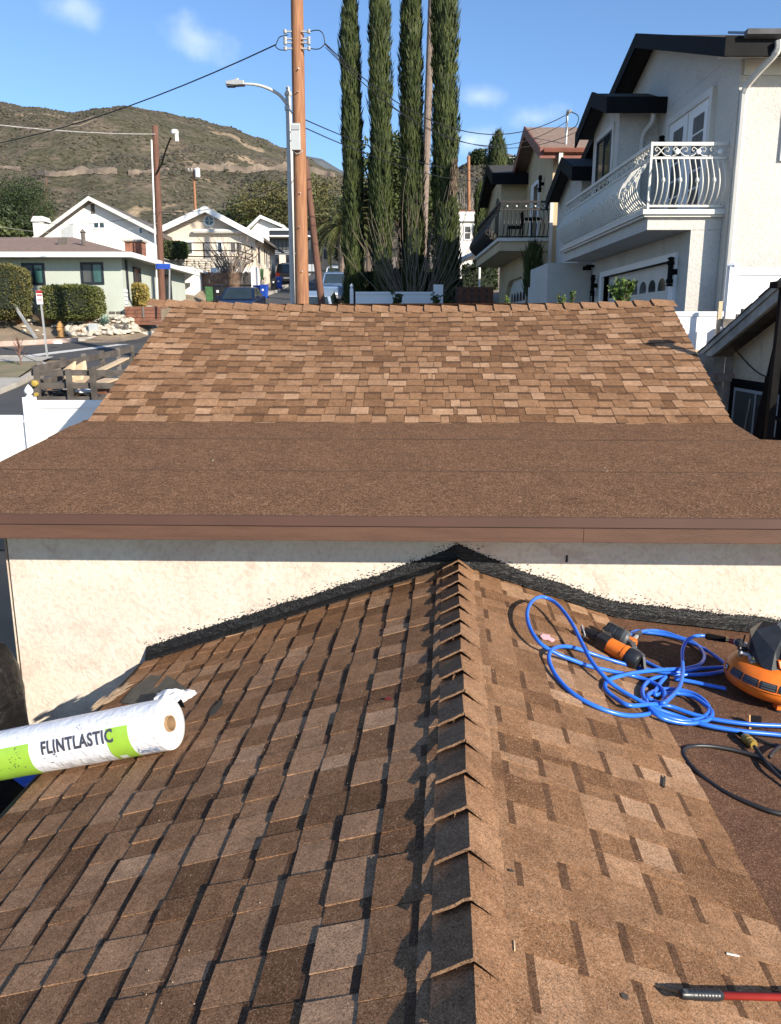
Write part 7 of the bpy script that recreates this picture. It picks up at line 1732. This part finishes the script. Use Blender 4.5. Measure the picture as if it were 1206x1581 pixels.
part(na, 'handle', M['orange'], lambda q: (q.beam(g0, g1, .035, .035), q.beam(g1-Vector((0,0,.0)), P3(890, 380, .06), .03, .03)), bevel=.006); part(na, 'grip', M['grey_pl'], lambda q: (q.beam(P3(775, 400, .045), P3(900, 470, .045), .03, .035), q.beam(P3(860, 460, .05), P3(900, 520, .06), .03, .03)), bevel=.005)
n0, n1 = P3(885, 385, .06), P3(935, 325, .062); part(na, 'air_inlet', M['galv'], lambda q: q.tube([n0, n1], .013, 10)); part(na, 'hose_sleeve', M['blk_pl'], lambda q: q.tube([n1, P3(985, 270, .058)], [.017, .015], 12))
part(hose, 'loop', M['hose'], lambda q: q.tube(smooth_path([P3(985, 270, .058), P3(1060, 245, .05), P3(1150, 235, .03), P3(1260, 240, .022)], 6), hr, 9), smooth=True)
part(hose, 'loop', M['hose'], lambda q: q.tube(smooth_path([P3(800, 320, .02), P3(850, 275, .022), P3(930, 245, .02), P3(1000, 250, .02)], 6), hr, 9), smooth=True)
# ---- pancake compressor
cc = pr(1187, 1078, 0); sC, tC = st(cc.x, cc.y); cc = V(sC+.015, tC+.02, 0)
NM = Vector((SM*rr_.x, SM*rr_.y, 1)).normalized(); MC = orient(NM, (0,1,0)); cb = cc+NM*.032
cmp_ = thing('air_compressor', tuple(cc), 'orange pancake air compressor with dark grey faceted shroud at the right edge', 'air compressor')
RT_ = .245
prof = [(.02,0),(.14,.0),(.19,.012),(.232,.035),(RT_,.062),(RT_,.098),(.236,.124),(.205,.152),(.165,.168),(.10,.176),(.02,.178)]
part(cmp_, 'tank', M['orange'], lambda q: q.lathe(prof, cb, MC, 56), smooth=True)
part(cmp_, 'tank_weld', M['orange'], lambda q: q.lathe([(RT_-.002,.074),(RT_+.003,.077),(RT_+.003,.083),(RT_-.002,.086)], cb, MC, 56), smooth=True)
part(cmp_, 'collar', mat('tan_rubber', (.36,.24,.15), .6), lambda q: [q.tube([cb+MC @ Vector((.185*math.cos(a), .185*math.sin(a), .158+.012*math.sin((k-1)/10*math.pi))) for k, a in enumerate([math.radians(100+d*6) for d in range(13)])], .008, 6)], smooth=True)
uL = cb+Vector((0,0,0))
# printed warning band round the tank's side facing us
av = math.atan2((MC.transposed() @ (-cb)).y, (MC.transposed() @ (-cb)).x)
for k in range(4):
    a0_ = av-.95+k*.36+.0; q = MB(); vs = []; fs = []
    for j in range(9):
        a = a0_+.32*j/8
        for (r_, h_) in ((RT_+.0035, .088), (.2475, .104), (.2365, .124)): vs.append(cb+MC @ Vector((r_*math.cos(a), r_*math.sin(a), h_)))
    for j in range(8):
        for i in range(2): qn = j*3+i; fs.append((qn, qn+3, qn+4, qn+1))
    q.add(vs, fs); lb_ = q.build('warning_label', M['blk_pl'], cmp_)
    for rrow in range(3):
        q = MB(); vs = []; fs = []
        for j in range(9):
            a = a0_+.03+.26*j/8
            for h_ in (.092+rrow*.011, .099+rrow*.011):
                f = (h_-.088)/.04; r_ = RT_+.0045-.0105*max(0, f)**1.6; vs.append(cb+MC @ Vector((r_*math.cos(a), r_*math.sin(a), h_)))
        for j in range(8): fs.append((j*2, j*2+2, j*2+3, j*2+1))
        q.add(vs, fs); q.build('printed_line', M['grey_pl'], lb_)
for k in range(3): a = k*2.09+av+.25; p0_ = cb+MC @ Vector((.17*math.cos(a), .17*math.sin(a), .01)); part(cmp_, 'foot', M['orange'], lambda q: q.beam(p0_, p0_-NM*.03, .045, .03, (1,0,0)), bevel=.004); part(cmp_, 'rubber_foot', M['blk_pl'], lambda q: q.lathe([(.022,-.055),(.018,-.028)], p0_, MC, 12))
bd = cb+MC @ Vector((RT_*math.cos(av-1.15)*1.0, RT_*math.sin(av-1.15), .10)); 
bn_ = (MC @ Vector((math.cos(av-1.15), math.sin(av-1.15), .1))).normalized()
for (r_, mm, nm, o_) in ((.017, M['blk_pl'], 'badge', .001), (.012, M['white'], 'badge_ring', .003), (.006, M['blk_pl'], 'badge_centre', .005)): part(cmp_, nm, mm, lambda q: q.lathe([(r_, 0), (r_, .002)], bd+bn_*o_, orient(bn_), 18))
# faceted shroud (angular dark housing), drawn in compressor axes: x right, y away, z up
ex = Vector((1,0,0)); ez = NM; ey = ez.cross(ex).normalized(); ex = ey.cross(ez).normalized()
def S(x, y, z): return cb+ex*(x-.06)+ey*(y+.02)+ez*(z*.92+.005)
def facet(name, pts, m, th=.010, bev=.004):
    P = [S(*p) for p in pts]; nrm = (P[1]-P[0]).cross(P[2]-P[0]).normalized()
    q = MB(); q.prism(P, nrm*-th); q.build(name, m, cmp_, bevel=bev)
part(cmp_, 'motor_housing', M['blk_pl'], lambda q: q.add([S(-.075,-.10,.175), S(.28,-.11,.175), S(.28,.12,.175), S(-.06,.12,.175), S(-.05,-.06,.33), S(.26,-.05,.36), S(.26,.10,.36), S(-.03,.10,.33)], [(0,3,2,1),(4,5,6,7),(0,1,5,4),(1,2,6,5),(2,3,7,6),(3,0,4,7)]), bevel=.012)
part(cmp_, 'shroud', M['blk_pl'], lambda q: q.add([S(-.10,-.02,.20), S(-.085,-.12,.19), S(-.11,-.03,.30), S(-.09,-.02,.345), S(.02,.0,.385), S(.02,-.075,.34), S(-.03,-.13,.27), S(.0,-.155,.165), S(-.045,-.165,.15), S(-.06,.10,.30), S(.0,.1,.36)],
     [(0,1,2), (2,1,6), (2,6,3), (3,6,5), (3,5,4), (1,8,6), (8,7,6), (6,7,5), (3,4,10,9), (2,3,9), (0,2,9), (0,8,1)]))
part(cmp_, 'shroud_facet', M['grey_pl'], lambda q: q.add([S(.025,-.078,.345), S(.06,-.07,.385), S(.055,-.0,.40), S(.022,.0,.39), S(.04,-.10,.315)], [(0,4,1), (0,1,2,3)]))
part(cmp_, 'side_cover', M['grey_pl'], lambda q: q.prism([S(.0,-.145,.235), S(.30,-.155,.215), S(.30,-.13,.30), S(.03,-.115,.30)], ey*.03), bevel=.006)
part(cmp_, 'lower_cover', M['grey_pl'], lambda q: q.prism([S(.005,-.172,.150), S(.30,-.18,.15), S(.30,-.165,.195), S(.005,-.16,.19)], ey*.03), bevel=.006)
part(cmp_, 'orange_stripe', M['orange'], lambda q: q.prism([S(-.005,-.165,.193), S(.30,-.172,.193), S(.30,-.158,.222), S(-.015,-.150,.232)], ey*.02), bevel=.003)
# its printed words
def flat_text(txt, o, xd, yd, h, m, parent, nm, bold=.01):
    cu = bpy.data.curves.new('t', 'FONT'); cu.body = txt; cu.size = 1; cu.offset = bold; cu.resolution_u = 3; ob = bpy.data.objects.new('t', cu); COL.objects.link(ob); bpy.context.view_layer.update()
    me = bpy.data.meshes.new_from_object(ob.evaluated_get(bpy.context.evaluated_depsgraph_get())); bpy.data.objects.remove(ob)
    n_ = xd.cross(yd).normalized(); q = MB(); q.add([o+xd*v.co.x*h+yd*v.co.y*h+n_*.002 for v in me.vertices], [tuple(p.vertices) for p in me.polygons]); q.build(nm, m, parent)
xd = (S(.30,-.172,.193)-S(-.005,-.165,.193)).normalized(); yd = (S(-.015,-.150,.232)-S(-.005,-.165,.193)).normalized(); nT = xd.cross(yd)
sg_ = 1 if nT.dot(-cb) > 0 else -1
flat_text('6 GAL  150', S(.012,-.1655,.199)+nT*sg_*.0005, xd, yd*1.0, .026, M['white'], cmp_, 'lettering')
part(cmp_, 'pressure_knob', M['blk_pl'], lambda q: (q.lathe([(.014,0),(.020,.005),(.020,.03),(.012,.036)], S(-.145,-.0,.235), orient(ez-ex*.4), 14), q.tube([S(-.105,.0,.215), S(-.15,-.005,.225)], .012, 8), q.beam(S(-.115,.03,.24), S(-.115,.03,.29), .006, .006, (0,1,0))))
part(cmp_, 'gauge_manifold', M['galv'], lambda q: (q.tube([S(-.145,-.02,.205), S(-.09,-.03,.195)], .010, 8), q.tube([S(-.095,-.04,.20), S(-.095,-.04,.165)], .012, 8), q.tube([S(-.11,-.07,.175), S(-.07,-.07,.180)], .008, 8)))
part(cmp_, 'brass_valve', bpy.data.materials['brass'], lambda q: q.lathe([(.010,0),(.012,.01),(.006,.03)], S(-.088,-.06,.178), orient(ez), 10))
part(cmp_, 'handle', M['blk_pl'], lambda q: q.tube(smooth_path([S(.06,.0,.38), S(.1,-.01,.42), S(.2,-.01,.42), S(.25,.0,.37)], 5), .016, 10), smooth=True)
# ---- red pole with black ribbed grip, bottom right
h0_, h1_ = pr(1052, 1535, .045), pr(1420, 1546, .05)
dp_ = (h1_-h0_).normalized(); MP = orient(dp_)
ph = thing('roller_pole', tuple(h0_), 'red pole with a black ribbed grip lying on the right slope, bottom right', 'pole')
Lp = 1.3
part(ph, 'shaft', mat('red_enamel', (.42,.035,.02), .3), lambda q: q.lathe([(.0095, .115), (.0095, Lp)], h0_, MP, 16), smooth=True)
gr = [(.004,-.006),(.010,-.003),(.0125,.004),(.0125,.03)]
for k in range(8): gr += [(.0125,.033+k*.0095),(.0138,.036+k*.0095),(.0138,.039+k*.0095),(.0125,.042+k*.0095)]
gr += [(.0125,.114),(.0105,.118)]
part(ph, 'grip', M['blk_pl'], lambda q: q.lathe(gr, h0_, MP, 16), smooth='auto')
part(ph, 'hang_hole_rim', M['grey_pl'], lambda q: q.lathe([(.006,0),(.006,.002)], h0_+dp_*.01+Vector((0,-.003,.0125)), None, 10))
# ---- black tarpaulin bundle below the eave at left
def lump(name, c, r, m, label, cat, seed, sub=22):
    vs = []; fs = []; q = MB(); A, B = sub, sub*2
    for i in range(A+1):
        for k in range(B):
            th = math.pi*i/A; ph_ = 2*math.pi*k/B; v = Vector((math.sin(th)*math.cos(ph_), math.sin(th)*math.sin(ph_), math.cos(th)))
            pw = (abs(v.x)**4+abs(v.y)**4+abs(v.z)**4)**(-.25); n_ = 1+.13*mnoise.noise(v*1.7+Vector((seed,0,0)))+.07*abs(mnoise.noise(v*5+Vector((seed,2,0))))
            vs.append(Vector(c)+Vector((v.x*r[0], v.y*r[1], v.z*r[2]))*pw*n_*.9)
    for i in range(A):
        for k in range(B): k2 = (k+1) % B; fs.append((i*B+k, (i+1)*B+k, (i+1)*B+k2, i*B+k2))
    q.add(vs, fs); return q.build(name, m, smooth=True, label=label, cat=cat)
m_tarp, t, b = base_mat('black_plastic_sheet', .45, 0, .25); b.inputs['Base Color'].default_value = (.010,.009,.009,1); _, h = noise_fac(t, 7, 5, dist=1.8); bump(t, b, h, .8, .03); M['tarp'] = m_tarp
lump('black_tarp', (-2.64, 4.42, -2.47), (.44, .26, .68), M['tarp'], 'bulging black plastic tarpaulin hanging at the left corner of the stucco wall', 'tarpaulin', 3)
lump('black_tarp', (-2.55, 2.9, -3.05), (.72, .9, .62), M['tarp'], 'black plastic sheeting heaped in the dark below the roll at the left eave', 'tarpaulin', 9)
q = MB(); c = at(46, 1199, 3.9); q.add([c+Vector((-.10,.0,-.005)), c+Vector((.06,.02,.012)), c+Vector((.085,.0,-.05)), c+Vector((.02,-.02,-.09)), c+Vector((-.03,-.03,-.04))], [(0,4,3,2,1)]); q.build('blue_scrap', M['bin_blue'], label='scrap of blue plastic in the dark under the left end of the roll', cat='plastic scrap')
